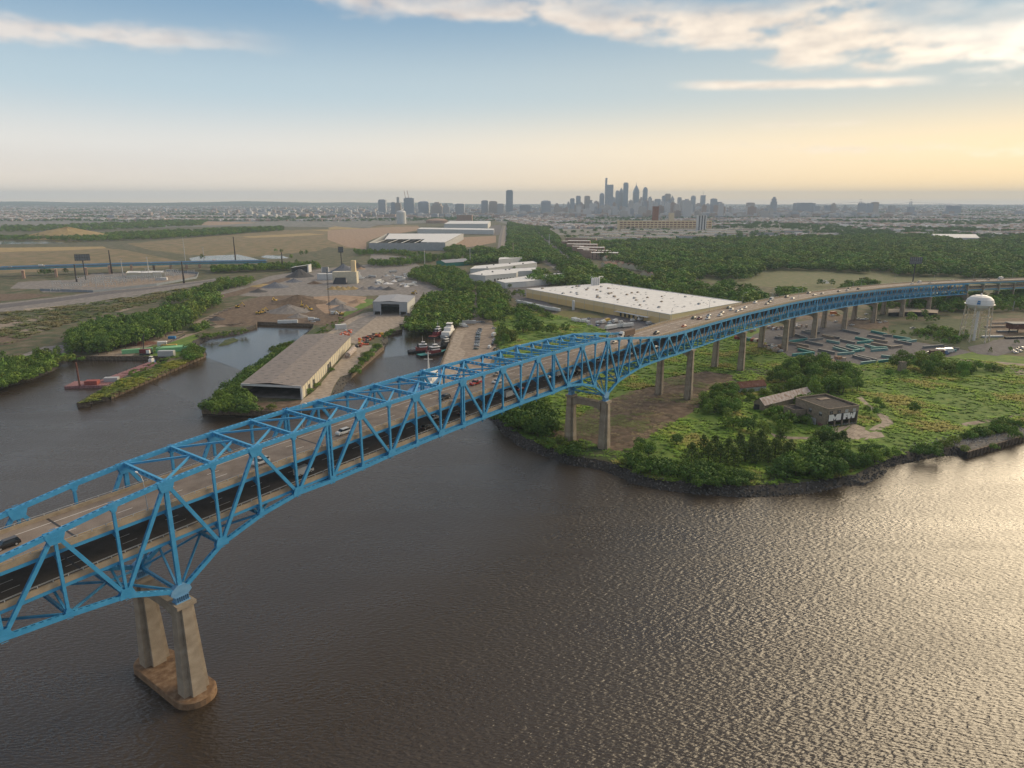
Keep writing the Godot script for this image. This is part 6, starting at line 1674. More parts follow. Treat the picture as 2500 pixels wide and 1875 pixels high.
func main_buildings() -> void:
	# white-roofed warehouse
	var L := Vector2(18, -857); var B := Vector2(126, -914); var R := Vector2(249, -741); var Fc := Vector2(153, -657)
	var t := thing("warehouse", "huge white-roofed warehouse with yellow walls behind the bridge", "warehouse")
	var poly := PackedVector2Array([L, Fc, R, B])
	var b := Build.new()
	b.prism(poly, LAND_Y, LAND_Y + 6.6, 1.0, true)
	part(t, "wall", b.mesh(), M.wall_yellow)
	b = Build.new()
	b.prism(poly, LAND_Y + 6.6, LAND_Y + 11.2, 1.0008, true)
	part(t, "upper_wall", b.mesh(), M.wall_buff)
	b = Build.new()
	b.prism(poly, LAND_Y + 11.2, LAND_Y + 11.25, 0.993, false)
	part(t, "roof", b.mesh(), M.roof_white)
	b = Build.new()
	for i in 4:
		var a := poly[i]; var c := poly[(i + 1) % 4]
		b.bar(Vector3(a.x, LAND_Y + 11.5, a.y), Vector3(c.x, LAND_Y + 11.5, c.y), 0.5, 0.6)
	part(t, "parapet", b.mesh(), M.roof_white)
	var along := (Fc - L).normalized()
	var inn := (B - L).normalized()
	for i in 14:                                   # panel joints on the long wall
		var q := L + along * (14.0 + i * 16.4)
		var n := Vector2(-along.y, along.x)
		box_part(t, "panel_joint", Vector3(q.x, LAND_Y + 5.7, q.y) + Vector3(n.x, 0, n.y) * 0.05, Vector3(along.x, 0, along.y), Vector3(0.16, 5.5, 0.09), M.wall_grey)
	rng.seed = 41
	var unit := Build.new()
	unit.box(-1.6, 0, -1.1, 1.6, 1.1, 1.1)
	unit.box(-1.2, 1.1, -0.7, 0.6, 1.5, 0.7)
	var um := unit.mesh()
	var light := Build.new()
	light.box(-1.5, 0, -0.6, 1.5, 0.25, 0.6)
	var lm := light.mesh()
	for i in 120:
		var f := rng.randf_range(0.04, 0.96)
		var g := rng.randf_range(0.05, 0.95)
		var q := L.lerp(Fc, f).lerp(B.lerp(R, f), g)
		var dense := i < 34
		if dense and (f > 0.62): continue
		var xf := Transform3D(Basis(Vector3.UP, 0.98).scaled(Vector3.ONE * rng.randf_range(0.8, 1.25)), Vector3(q.x, LAND_Y + 11.25, q.y))
		if i < 46: part(t, "roof_unit", um, M.wall_grey if rng.randf() < 0.5 else M.girder_tan, xf)
		else: part(t, "skylight", lm, M.wall_grey, xf)
	for i in 6:                                    # dock doors
		var q := L + along * (172.0 + i * 6.4)
		var n := Vector2(-along.y, along.x)
		box_part(t, "dock_door", Vector3(q.x, LAND_Y + 2.3, q.y) + Vector3(n.x, 0, n.y) * 0.06, Vector3(along.x, 0, along.y), Vector3(1.5, 1.9, 0.1), M.dark_inside)
	var canopy := L + along * 190.0
	var nn := Vector2(-along.y, along.x)
	box_part(t, "dock_canopy", Vector3(canopy.x, LAND_Y + 5.2, canopy.y) + Vector3(nn.x, 0, nn.y) * 2.0, Vector3(along.x, 0, along.y), Vector3(24, 0.2, 2.2), M.roof_white)
	for i in 4:
		b = Build.new()
		var q := Vector2(104, -893) + Vector2(5.4, -3.0).normalized() * (i * 3.4)
		b.lathe(Vector3(q.x, LAND_Y, q.y), [Vector2(1.55, 0), Vector2(1.55, 20), Vector2(0.8, 21.2), Vector2(0, 21.4)], 12)
		single("silo", b.mesh(), M.wall_white, "%s of four white silos standing behind the warehouse roof" % ordinal(i + 1), "silo", Vector3.ZERO, 0.0, "white silos")
	b = Build.new()
	b.lathe(Vector3.ZERO, [Vector2(1.5, 0), Vector2(1.5, 10), Vector2(1.1, 10.8), Vector2(0, 11)], 14)
	single("storage_tank", b.mesh(), M.wall_white, "slim white tank against the yellow warehouse wall", "tank", Vector3(68.2, 3, -759.3))
	t = thing("roof_pavilion", "small white flat-roofed building behind the warehouse's far corner", "building")
	block(t, pv([99.5, -977.7, 125.5, -971.3, 131.2, -990.9, 107.9, -997.6]), LAND_Y, LAND_Y + 12, M.wall_white, M.roof_white, 0.3)
	# three white office sheds
	t = thing("office_building", "white office block with a dark window row, nearest the warehouse", "building")
	poly = pv([-22.2, -980.3, -9.3, -950, 20.3, -967.4, 88.8, -1029.5, 81.7, -1080.6, 43, -1068.2])
	block(t, poly, LAND_Y, LAND_Y + 7.5, M.wall_white, M.roof_white)
	var wm := Build.new()
	wm.box(-1.3, -0.9, -0.06, 1.3, 0.9, 0.06)
	var win := wm.mesh()
	var a0: Vector3 = Vector3(-9.3, 3, -950); var a1: Vector3 = Vector3(88.8, 3, -1029.5)
	for i in 16:
		var q := a0.lerp(a1, (i + 0.7) / 16.6)
		var d := (a1 - a0).normalized()
		part(t, "window", win, M.glass, Transform3D(Basis(Vector3.UP, atan2(-d.z, d.x)), q + Vector3(0, 2.2, 0) + Vector3(-d.z, 0, d.x) * 0.1))
	roof_units(t, poly, LAND_Y + 7.5, 12, 42)
	t = thing("office_building", "white L-shaped shed with big dark doors, middle of the three", "building")
	poly = pv([-64.9, -1044.1, -39.7, -1023.8, 6.8, -1062.1, 9.6, -1087, 51.6, -1106.4, 38.9, -1152.8, -41.1, -1109.7])
	block(t, poly, LAND_Y, LAND_Y + 9.5, M.wall_white, M.roof_white)
	roof_units(t, poly, LAND_Y + 9.5, 8, 43)
	a0 = Vector3(-39.7, 3, -1023.8); a1 = Vector3(6.8, 3, -1062.1)
	for i in 7:
		var q := a0.lerp(a1, 0.3 + i * 0.1)
		var d := (a1 - a0).normalized()
		part(t, "door", win, M.dark_inside, Transform3D(Basis(Vector3.UP, atan2(-d.z, d.x)).scaled(Vector3(1.0, 2.0, 1.0)), q + Vector3(0, 2.1, 0) + Vector3(-d.z, 0, d.x) * 0.1))
	t = thing("office_building", "white office shed farthest from the river, with trees along its front", "building")
	poly = pv([-69, -1143.9, -39, -1152.8, 45.3, -1255.7, 39.3, -1292.6, -18, -1239, -63.4, -1195.3])
	block(t, poly, LAND_Y, LAND_Y + 8.0, M.wall_white, M.roof_white)
	roof_units(t, poly, LAND_Y + 8.0, 12, 44)
	t = thing("office_building", "tall white box rising behind the farthest office shed", "building")
	block(t, pv([-24.5, -1270.6, 18.9, -1315.3, 17.2, -1350.9, -23.3, -1315.3]), LAND_Y, LAND_Y + 12.5, M.wall_white, M.roof_white)
	t = thing("green_hall", "low hall with green walls and a grey roof among the trees", "building")
	shed(t, [Vector3(-141.7, 3, -1299.3), Vector3(-122.3, 3, -1270.6), Vector3(-80.3, 3, -1299.3), Vector3(-97.4, 3, -1350.9)], LAND_Y, 7.0, 10.5, M.green_paint, M.roof_metal)
	# long shed on the pier
	t = thing("pier_shed", "long grey-roofed shed with cream walls on the pier", "shed")
	var fl := Vector3(-168, LAND_Y, -411); var fr := Vector3(-129, LAND_Y, -404.5); var br := Vector3(-135.5, LAND_Y, -566); var bl := Vector3(-176, LAND_Y, -572)
	shed(t, [fl, fr, br, bl], LAND_Y, 8.2, 9.8, M.wall_cream, M.roof_grey, 0.5, true)
	var fd := (fr - fl).normalized()
	box_part(t, "front_beam", (fl + fr) / 2 + Vector3(0, 8.0, 0), fd, Vector3(19.8, 0.7, 0.25), M.wall_white)
	for s in [0.0, 1.0]:
		box_part(t, "front_post", fl.lerp(fr, s) + Vector3(0, 3.8, 0), fd, Vector3(0.55, 3.8, 0.3), M.wall_white)
	b = Build.new()
	b.quad(fl + Vector3(0, 0.22, 0), fr + Vector3(0, 0.22, 0), br + Vector3(0, 0.22, 0), bl + Vector3(0, 0.22, 0))
	part(t, "floor", b.mesh(), M.gravel)
	var sd := (br - fr).normalized()
	for i in 26:                                   # pilasters on the dock side
		var q := fr + sd * (3.0 + i * 6.2)
		box_part(t, "pilaster", q + Vector3(0, 4.0, 0) + Vector3(0.12, 0, 0), sd, Vector3(0.14, 4.0, 0.14), M.wall_white)
	for i in [2, 4, 11, 12]:
		var q: Vector3 = fr + sd * (6.2 + i * 6.2)
		box_part(t, "doorway", q + Vector3(0, 2.4, 0) + Vector3(0.1, 0, 0), sd, Vector3(1.7, 2.4, 0.1), M.dark_inside)
	var dash := Build.new()
	dash.box(-1.3, 0, -0.09, 1.3, 0.1, 0.09)
	var dm := dash.mesh()
	for i in 22:
		for j in 5:
			var f := (i + 0.5) / 22.0
			var g := (j + 0.5 + 0.3 * (i % 2)) / 5.4
			var q := fl.lerp(fr, g).lerp(bl.lerp(br, g), f)
			part(t, "roof_vent", dm, M.girder_grey, Transform3D(Basis(Vector3.UP, -0.16), q + Vector3(0, 8.35 + 1.6 * (1.0 - absf(g - 0.5) * 2.0), 0)))
	# boat hall
	t = thing("boat_hall", "white boat hall with a wide open front and grey roof", "building")
	fl = Vector3(-148, LAND_Y, -727); fr = Vector3(-111, LAND_Y, -723); br = Vector3(-110, LAND_Y, -776); bl = Vector3(-150, LAND_Y, -780)
	shed(t, [fl, fr, br, bl], LAND_Y, 13.4, 15.0, M.wall_white, M.roof_metal, 0.5, true)
	fd = (fr - fl).normalized()
	box_part(t, "front_fascia", (fl + fr) / 2 + Vector3(0, 12.9, 0), fd, Vector3(18.7, 1.3, 0.3), M.wall_grey)
	for s in [0.12, 0.88]:
		box_part(t, "front_wall", fl.lerp(fr, s) + Vector3(0, 7.8, 0), fd, Vector3(4.2, 4.2, 0.25), M.wall_grey)
		for k in [-3.6, 3.6]:
			box_part(t, "front_post", fl.lerp(fr, s) + Vector3(0, 1.9, 0) + fd * k, fd, Vector3(0.5, 1.9, 0.25), M.wall_grey)
	b = Build.new()
	b.quad(fl + Vector3(0, 0.24, 0), fr + Vector3(0, 0.24, 0), br + Vector3(0, 0.24, 0), bl + Vector3(0, 0.24, 0))
	part(t, "floor", b.mesh(), M.slab)
	for i in 8:
		box_part(t, "wall_rib", fr.lerp(br, (i + 0.5) / 8.0) + Vector3(0.1, 6.6, 0), br - fr, Vector3(0.1, 6.6, 0.1), M.wall_grey)
	# warehouse under construction, far left of the avenue
	t = thing("unfinished_warehouse", "half-roofed warehouse shell with grey panel walls in bare earth", "warehouse")
	var q0 := Vector2(-345, -1683); var q1 := Vector2(-161, -1683); var q2 := Vector2(-150, -2165); var q3 := Vector2(-385, -2165)
	for k in 4:
		var a: Vector2 = [q0, q1, q2, q3][k]; var c: Vector2 = [q1, q2, q3, q0][k]
		var n := int(a.distance_to(c) / 9.0)
		for i in n:
			var p := a.lerp(c, (i + 0.5) / n)
			var d := (c - a).normalized()
			box_part(t, "wall_panel", Vector3(p.x, LAND_Y + 9.0, p.y), Vector3(d.x, 0, d.y), Vector3(a.distance_to(c) / n / 2 - 0.12, 9.0, 0.3), M.wall_grey)
	b = Build.new()
	b.prism(PackedVector2Array([Vector2(-338, -1860), Vector2(-232, -1860), Vector2(-226, -1730), Vector2(-165, -1715), Vector2(-154, -2160), Vector2(-378, -2160)]), LAND_Y + 16.6, LAND_Y + 17.6)
	part(t, "roof", b.mesh(), M.roof_white)
	for i in 11:
		var x := -335.0 + i * 16.0
		box_part(t, "roof_beam", Vector3(x, LAND_Y + 16.2, -1775), Vector3(0, 0, 1), Vector3(86, 0.5, 0.7), M.dark_metal if i % 2 else M.wall_white)
	t = thing("distribution_warehouse", "long low white warehouse behind the unfinished shell", "warehouse")
	block(t, PackedVector2Array([Vector2(-345, -2560), Vector2(-64, -2470), Vector2(-66, -2600), Vector2(-350, -2700)]), LAND_Y, LAND_Y + 15, M.wall_white, M.roof_white)
	t = thing("distribution_warehouse", "upper white warehouse roof farthest up the avenue", "warehouse")
	block(t, PackedVector2Array([Vector2(-280, -2900), Vector2(-100, -2900), Vector2(-100, -3300), Vector2(-290, -3300)]), LAND_Y, LAND_Y + 22, M.wall_white, M.roof_white)
	t = thing("brick_block", "tan block rising behind the far white warehouse", "building")
	block(t, PackedVector2Array([Vector2(-290, -3700), Vector2(-210, -3700), Vector2(-210, -3760), Vector2(-290, -3760)]), LAND_Y, LAND_Y + 40, M.brick_pale, M.roof_grey)
	b = Build.new()
	b.lathe(Vector3.ZERO, [Vector2(24, 0), Vector2(24, 58), Vector2(18, 64), Vector2(0, 66)], 20)
	single("storage_tank", b.mesh(), M.wall_white, "big white storage tank in the fields left of the avenue", "tank", Vector3(-560, LAND_Y, -3569))
	b = Build.new()
	b.lathe(Vector3.ZERO, [Vector2(58, 0), Vector2(58, 14), Vector2(40, 20), Vector2(0, 24)], 24)
	single("storage_tank", b.mesh(), M.brick_pale, "low round tan tank beside the big white tank", "tank", Vector3(-395, LAND_Y, -3700))
	ruined_buildings()

func roof_units(t: Node3D, poly: PackedVector2Array, y: float, n: int, seed_: int) -> void:
	rng.seed = seed_
	var u := Build.new()
	u.box(-1.3, 0, -0.9, 1.3, 1.2, 0.9)
	u.box(-0.8, 1.2, -0.5, 0.8, 1.5, 0.5)
	var um := u.mesh()
	var lo := poly[0]; var hi := poly[0]
	for p in poly:
		lo = lo.min(p); hi = hi.max(p)
	var k := 0
	while k < n:
		var p := Vector2(rng.randf_range(lo.x, hi.x), rng.randf_range(lo.y, hi.y))
		k += 1
		var mid := centre_of(poly)
		if Geometry2D.is_point_in_polygon(mid + (p - mid) * 1.15, poly):
			part(t, "roof_unit", um, M.girder_grey if k % 3 else M.dark_metal, Transform3D(Basis(Vector3.UP, rng.randf() * 3.0), Vector3(p.x, y + 0.06, p.y)))

func ruined_buildings() -> void:
	# concrete ruin with painted letters
	var t := thing("ruined_building", "abandoned two-storey concrete building with white painted letters on black", "building")
	var fl := Vector3(169, LAND_Y, -350); var fr := Vector3(189, LAND_Y, -357.5)
	var d := (fr - fl).normalized()
	var back := Vector3(d.z, 0, -d.x)        # away from the camera
	if back.z > 0: back = -back
	var n := -back
	var w := fl.distance_to(fr)
	var dp := 24.0
	var h := 10.6
	var bl := fl + back * dp; var br := fr + back * dp
	# front: three storeys of wall above an open ground floor between pillars
	var u := Vector3.UP
	box_part(t, "front_wall", fl + d * w / 2 + u * 7.2 - n * 0.2, d, Vector3(w / 2, 3.4, 0.2), M.old_concrete)
	for i in 5:
		var f := float(i) / 4.0
		box_part(t, "pillar", fl.lerp(fr, f) + u * 1.9 - n * 0.25 + d * (0.3 - 0.6 * f), d, Vector3(0.3, 1.9, 0.3), M.old_concrete)
	for i in 4:
		var q := fl.lerp(fr, (i + 0.5) / 4.0)
		box_part(t, "railing", q + u * 1.0 - n * 0.3, d, Vector3(w / 8 - 0.35, 0.05, 0.05), M.galvanised)
		box_part(t, "railing", q + u * 0.55 - n * 0.3, d, Vector3(w / 8 - 0.35, 0.05, 0.05), M.galvanised)
	var b := Build.new()
	b.quad(bl, fl, fl + u * h, bl + u * h)
	b.quad(fr, br, br + u * h, fr + u * h)
	b.quad(br, bl, bl + u * h, br + u * h)
	b.quad(bl + u * 0.25, br + u * 0.25, fr + u * 0.25, fl + u * 0.25)
	part(t, "wall", b.mesh(), M.old_concrete)
	b = Build.new()
	b.quad(fl + u * (h - 0.7), fr + u * (h - 0.7), br + u * (h - 0.7), bl + u * (h - 0.7))
	part(t, "roof", b.mesh(), M.tar)
	for e in [[fl, fr], [fr, br], [br, bl], [bl, fl]]:
		b = Build.new()
		b.bar(e[0] + u * (h - 0.1), e[1] + u * (h - 0.1), 0.45, 0.7)
		part(t, "parapet", b.mesh(), M.old_concrete)
	b = Build.new()
	b.hex(bl + d * 14 + n * 6 + u * (h - 0.55), d * 3.5, u * 0.2, back * 1.5)
	part(t, "rubble", b.mesh(), M.pale_dirt)
	# black band with letters
	box_part(t, "black_band", fl + d * w / 2 + u * 5.45 + n * 0.03, d, Vector3(w / 2 - 0.4, 1.95, 0.03), M.dark_metal)
	var letters := {
		"M": [[0, 0, 0, 1, 0.36, 1, 0.5, 0.5, 0.64, 1, 1, 1, 1, 0, 0.62, 0, 0.62, 0.42, 0.5, 0.05, 0.38, 0.42, 0.38, 0]],
		"F": [[0, 0, 0, 1, 1, 1, 1, 0.68, 0.55, 0.68, 0.55, 0.58, 0.9, 0.58, 0.9, 0.3, 0.55, 0.3, 0.55, 0]],
		"W": [[0.12, 0, 0, 1, 0.3, 1, 0.36, 0.5, 0.45, 0.9, 0.56, 0.9, 0.65, 0.5, 0.7, 1, 1, 1, 0.88, 0, 0.62, 0, 0.5, 0.42, 0.38, 0]],
	}
	for it in [["M", 0.9, 8.4, 3.5], ["F", 11.0, 3.1, 3.4], ["W", 13.6, 6.0, 3.4]]:
		for outline in letters[it[0]]:
			var p := PackedVector2Array()
			for i in range(0, outline.size(), 2): p.append(Vector2(it[1] + outline[i] * it[2], 3.75 + outline[i + 1] * it[3]))
			var mb := Build.new()
			mb.plate(p, 0.0, 0.03)
			part(t, "painted_letter", mb.mesh(), M.white, Transform3D(Basis(d, u, n), fl + n * 0.07))
	for i in 4:                                    # windows in the front
		var q := fl.lerp(fr, (i + 0.42) / 4.0) + u * 8.35
		var f := box_part(t, "window", q + n * 0.02, d, Vector3(1.05, 0.85, 0.06), M.galvanised if i > 1 else M.dark_inside)
		box_part(f, "frame", q + n * 0.09, d, Vector3(0.06, 0.85, 0.03), M.wall_old_white)
		box_part(f, "frame", q + n * 0.09, d, Vector3(1.05, 0.06, 0.03), M.wall_old_white)
		box_part(f, "sill", q + n * 0.12 - u * 0.95, d, Vector3(1.2, 0.08, 0.15), M.old_concrete)
	for i in 2:                                    # windows in the left wall
		var q := fl + back * (5.0 + i * 7.5) + u * (6.6 + 0.0 * i)
		var f := box_part(t, "window", q - d * 0.05, back, Vector3(1.0, 1.15, 0.08), M.dark_inside)
		box_part(f, "frame", q - d * 0.13 + u * 0.6, back, Vector3(1.0, 0.5, 0.03), M.wall_old_white)
		box_part(f, "frame", q - d * 0.14, back, Vector3(0.06, 1.15, 0.03), M.wall_old_white)
	box_part(t, "painted_wall", fl + back * 10.0 - d * 1.4 + u * 1.7, back, Vector3(3.6, 1.7, 0.2), M.wall_old_white)
	box_part(t, "painted_patch", fl + back * 4.2 - d * 0.06 + u * 0.8, back, Vector3(1.7, 0.8, 0.04), M.pink_deck)
	t = thing("annex", "low concrete annex left of the ruined building", "building")
	block(t, PackedVector2Array([v2(bl - d * 8), v2(bl - d * 0.4), v2(bl - d * 0.4 - back * 9), v2(bl - d * 8 - back * 9)]), LAND_Y, LAND_Y + 6.2, M.old_concrete, M.tar)
	# rusty and white corrugated sheds
	t = thing("rusty_shed", "rust-red roofed shed with peeling white walls below the bridge", "shed")
	shed(t, [Vector3(131.7, 3, -421.8), Vector3(134.8, 3, -416.4), Vector3(163.3, 3, -425.1), Vector3(161.2, 3, -431.8)], LAND_Y, 3.6, 6.4, M.wall_old_white, M.rust, 0.4)
	t = thing("white_shed", "long white-roofed corrugated shed half swallowed by trees", "shed")
	shed(t, [Vector3(142.2, 3, -386.6), Vector3(145.9, 3, -379.3), Vector3(183.3, 3, -404), Vector3(180, 3, -411.1)], LAND_Y, 4.2, 7.2, M.old_concrete, M.rust_white, 0.4)
	var q: Vector3 = Vector3(143.4, 3, -383.8)
	box_part(t, "doorway", q + Vector3(-0.3, 1.6, 0.3), Vector3(0.82, 0, 0.45), Vector3(1.5, 1.6, 0.3), M.dark_inside)
	# broken concrete drive of slabs in front of the ruin
	var road := thing("concrete_drive", "cracked pale concrete drive curving away from the ruined building", "drive")
	rng.seed = 61
	var strips := [[170.4, -348.6, 169.6, -340.8, 175.9, -345.8, 185.9, -356.1], [171.4, -337.8, 174.9, -331.6, 190.4, -350.4, 187, -357.4], [177.5, -338.4, 175.6, -329.9, 189.1, -343.1, 188, -350.4], [175.5, -329.6, 183.9, -332.1, 193.6, -344.3, 186.9, -341.9], [183.6, -332.1, 192.9, -335.5, 195, -343.1, 192.6, -343.1], [190.1, -346.8, 194.9, -343.7, 201.2, -350.4, 196.1, -352.9], [196.1, -352.9, 200.8, -349.8, 208.1, -355.5, 203.5, -358.7], [203.1, -358.7, 208.9, -356.7, 211.9, -364.6, 206.4, -365.9], [206.2, -365.9, 211.9, -364.6, 213, -371.4, 208, -371.4], [207.6, -371.4, 212.6, -371.4, 212.6, -377, 210, -377], [209.5, -382.7, 208.7, -377, 213.6, -385.7, 213.6, -391.7], [211, -396.3, 210.3, -388.6, 213.7, -390.2, 215.6, -401], [213.3, -407.5, 211, -396.3, 216, -401, 217.7, -410.8]]
	for s in strips:
		var p := pv(s)
		var nn := 3
		for i in nn:
			for j in 2:
				var c00 := p[0].lerp(p[1], float(j) / 2).lerp(p[3].lerp(p[2], float(j) / 2), float(i) / nn)
				var c01 := p[0].lerp(p[1], float(j + 1) / 2).lerp(p[3].lerp(p[2], float(j + 1) / 2), float(i) / nn)
				var c10 := p[0].lerp(p[1], float(j) / 2).lerp(p[3].lerp(p[2], float(j) / 2), float(i + 1) / nn)
				var c11 := p[0].lerp(p[1], float(j + 1) / 2).lerp(p[3].lerp(p[2], float(j + 1) / 2), float(i + 1) / nn)
				if rng.randf() < 0.08: continue
				var bb := Build.new()
				bb.prism(PackedVector2Array([c00, c01, c11, c10]), LAND_Y, LAND_Y + 0.16 + rng.randf() * 0.1, 0.955, true)
				part(road, "paving_slab", bb.mesh(), M.slab)


# ---------------------------------------------------------------- the hazy city
# a tower: x0..x1 across, top height, distance; styles give the crown
func tower(x0: float, x1: float, top: float, z: float, style: String, label: String, tone := 0) -> void:
	var w := x1 - x0
	var dpt := clampf(w, 30.0, 75.0)
	var t := thing("tower", label, "tower", Vector3((x0 + x1) / 2, LAND_Y, z), rng.randf_range(-0.1, 0.1), "towers of the hazy city skyline")
	var h := top - LAND_Y
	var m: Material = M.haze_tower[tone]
	var b := Build.new()
	var c := Build.new()
	var a := w / 2
	var d := dpt / 2
	match style:
		"flat":
			b.box(-a, 0, -d, a, h * 0.97, d)
			c.box(-a * 0.7, h * 0.97, -d * 0.7, a * 0.7, h, d * 0.7)
		"step":
			b.box(-a, 0, -d, a, h * 0.72, d)
			b.box(-a * 0.75, h * 0.72, -d * 0.75, a * 0.75, h * 0.9, d * 0.75)
			c.box(-a * 0.42, h * 0.9, -d * 0.42, a * 0.42, h, d * 0.42)
		"round":
			b.box(-a, 0, -d, a, h * 0.86, d)
			c.prism(pv([-a, -d, a, -d, a, d, -a, d]), h * 0.86, h * 0.95, 0.85)
			c.prism(pv([-a * 0.85, -d * 0.85, a * 0.85, -d * 0.85, a * 0.85, d * 0.85, -a * 0.85, d * 0.85]), h * 0.95, h, 0.4)
		"spire":
			b.box(-a, 0, -d, a, h * 0.66, d)
			b.prism(pv([-a, -d, a, -d, a, d, -a, d]), h * 0.66, h * 0.76, 0.78)
			c.prism(pv([-a * 0.78, -d * 0.78, a * 0.78, -d * 0.78, a * 0.78, d * 0.78, -a * 0.78, d * 0.78]), h * 0.76, h * 0.89, 0.15)
			c.tube(Vector3(0, h * 0.88, 0), Vector3(0, h, 0), 3.0, 0.8, 6)
		"point":
			b.box(-a, 0, -d, a, h * 0.8, d)
			c.prism(pv([-a, -d, a, -d, a, d, -a, d]), h * 0.8, h, 0.06)
		"mast":
			b.box(-a, 0, -d, a, h * 0.78, d)
			c.tube(Vector3(0, h * 0.78, 0), Vector3(0, h, 0), 1.6, 0.8, 6)
		"slim":
			b.box(-a, 0, -d, a, h * 0.80, d)
			c.box(-a, h * 0.80, -d, -a * 0.55, h, d * 0.2)
	# bands of windows as shallow ledges on the big shafts
	var led := Build.new()
	var k := 0
	while (k + 1) * 14.0 < h * 0.64 and style != "mast":
		var y := (k + 1) * 14.0
		led.box(-a - 0.5, y, -d - 0.5, a + 0.5, y + 2.2, d + 0.5)
		k += 1
	part(t, "shaft", b.mesh(), m)
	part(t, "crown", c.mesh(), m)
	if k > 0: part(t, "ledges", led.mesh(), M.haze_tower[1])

func skyline() -> void:
	rng.seed = 77
	# named by look first
	tower(922.5, 999.1, 327.6, -7050, "slim", "tallest skyline tower with a slim mast at its left edge")
	tower(1093.7, 1139.5, 283.3, -7000, "flat", "glass tower second highest in the skyline, with a notched top", 2)
	tower(1194.8, 1246, 286.5, -7000, "spire", "tapering blue tower with a needle spire", 2)
	tower(1296.7, 1340.6, 240.2, -7050, "round", "tapering tower with a blunt crown right of the needle spire", 2)
	tower(-47.4, 6.7, 194.9, -5600, "flat", "lone tall blue glass tower left of the main skyline", 2)
	tower(839.4, 879.8, 183, -6800, "round", "round-topped tower left of the tallest one")
	tower(1067.2, 1111.5, 235.8, -7100, "point", "tower with a pyramid top between the two highest")
	tower(1861, 1902.4, 207.9, -7000, "mast", "dark tower with a thin antenna right of the main cluster")
	tower(1563.7, 1594.3, 160.6, -7000, "point", "small pointed tower in the middle of the skyline", 1)
	tower(2268.4, 2309.1, 144.9, -6200, "step", "single stepped tower standing alone right of the skyline")
	tower(2514.2, 2681.9, 94.8, -6300, "flat", "long slab of flats right of the skyline")
	var rest := [-1126.6, -1065.6, 123.3, -6000, -956.1, -921, 102.1, -5600, -921.2, -877.4, 97.8, -5600, -957.5, -936.3, 142.9, -5900, -836.1, -758.7, 135.7, -5500, -723.4, -641.7, 110.7, -5500, -613.3, -528.8, 102.8, -5400, -519.3, -469.4, 92.7, -5300, -437.2, -369.1, 91.6, -5500, -245.6, -192.1, 116.4, -5700, -181.7, -116.9, 110.5, -5600, -112.3, -62.3, 91.6, -5500, 63.3, 149.7, 79.4, -5800, 236.1, 307.4, 116.4, -5700, 349.1, 397.1, 92.1, -5900, 526.6, 555.4, 103, -6800, 557.9, 597.2, 133.8, -6800, 623, 666.2, 157.9, -6900, 707.1, 754.6, 157.9, -6900, 755.7, 778.4, 118.4, -6900, 908.9, 966.5, 146.8, -6700, 1020.4, 1053.2, 210, -7000, 1234.9, 1275.9, 144.4, -6900, 1316.6, 1361.9, 149.6, -6900, 1410.1, 1464.8, 128.9, -7000, 1479.5, 1510.1, 160.6, -7000, 1519.8, 1569.3, 178.9, -7050, 1633.5, 1668.6, 144.7, -7000, 1649.6, 1709, 118.4, -6900, 1767, 1805.3, 160.6, -7000, 1760.6, 1813.9, 90.6, -6800, 1829.4, 1871.4, 88, -6700, 1906.7, 1959.8, 131.8, -6800, 1962.2, 2010.1, 100.9, -6800, 2156, 2217.1, 95.9, -6500, 2269.3, 2308.8, 75.7, -6300, 2555.5, 2602.6, 70.6, -6000, 2738.8, 2780.6, 78.3, -6200, 2793.3, 2832.2, 93.4, -6200, 2948.8, 2978.5, 77.6, -6300, 3083, 3132, 92.9, -6300, 3004, 3049, 91.6, -6000, 3048, 3094, 102.5, -6000, 3251, 3293, 72.6, -6100, 3137, 3176, 68.1, -5600, 3578, 3658, 81.1, -5800]
	var styles := ["flat", "step", "flat", "flat", "round", "flat", "step", "flat"]
	var n := rest.size() / 4
	for i in n:
		tower(rest[i * 4], rest[i * 4 + 1], rest[i * 4 + 2], rest[i * 4 + 3], styles[(i * 5 + 3) % 8], "hazy grey city block, %s from the left along the skyline" % ordinal(i + 1), [0, 0, 3, 1][i % 4])
	# lower blocks that fill the foot of the skyline
	var b := Build.new()
	b.box(-0.5, 0, -0.5, 0.5, 1, 0.5)
	b.box(-0.25, 1, -0.25, 0.2, 1.08, 0.25)
	var m := b.mesh()
	var xs := []
	for i in 2100:
		var z := -rng.randf_range(4600, 8600)
		var mid := 1500.0 if rng.randf() < 0.72 else -700.0
		var x := mid + rng.randfn() * 950.0 * (-z / 6800.0)
		var h := rng.randf_range(12, 30)
		if absf(x - 1150) < 750 and rng.randf() < 0.32: h = rng.randf_range(35, 120) * (1.0 - absf(x - 1150) / 1500.0)
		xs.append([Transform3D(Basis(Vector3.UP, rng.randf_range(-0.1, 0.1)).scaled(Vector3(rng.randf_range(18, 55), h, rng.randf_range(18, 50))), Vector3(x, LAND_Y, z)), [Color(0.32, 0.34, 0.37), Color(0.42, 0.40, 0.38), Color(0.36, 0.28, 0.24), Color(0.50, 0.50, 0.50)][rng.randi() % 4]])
	swarm("city_blocks", m, xs, "mass of small blocks at the foot of the skyline", "buildings")

func swarm(called: String, m: Mesh, xs: Array, label: String, category: String, mat: Material = null) -> void:
	var mm := MultiMesh.new()
	mm.transform_format = MultiMesh.TRANSFORM_3D
	mm.use_colors = true
	mm.mesh = m
	mm.instance_count = xs.size()
	for i in xs.size():
		mm.set_instance_transform(i, xs[i][0])
		mm.set_instance_color(i, xs[i][1])
	var o := MultiMeshInstance3D.new()
	o.name = numbered(called)
	o.multimesh = mm
	o.material_override = mat if mat else M.swarm
	o.set_meta("kind", "stuff")
	tag(o, label, category)
	add_child(o)

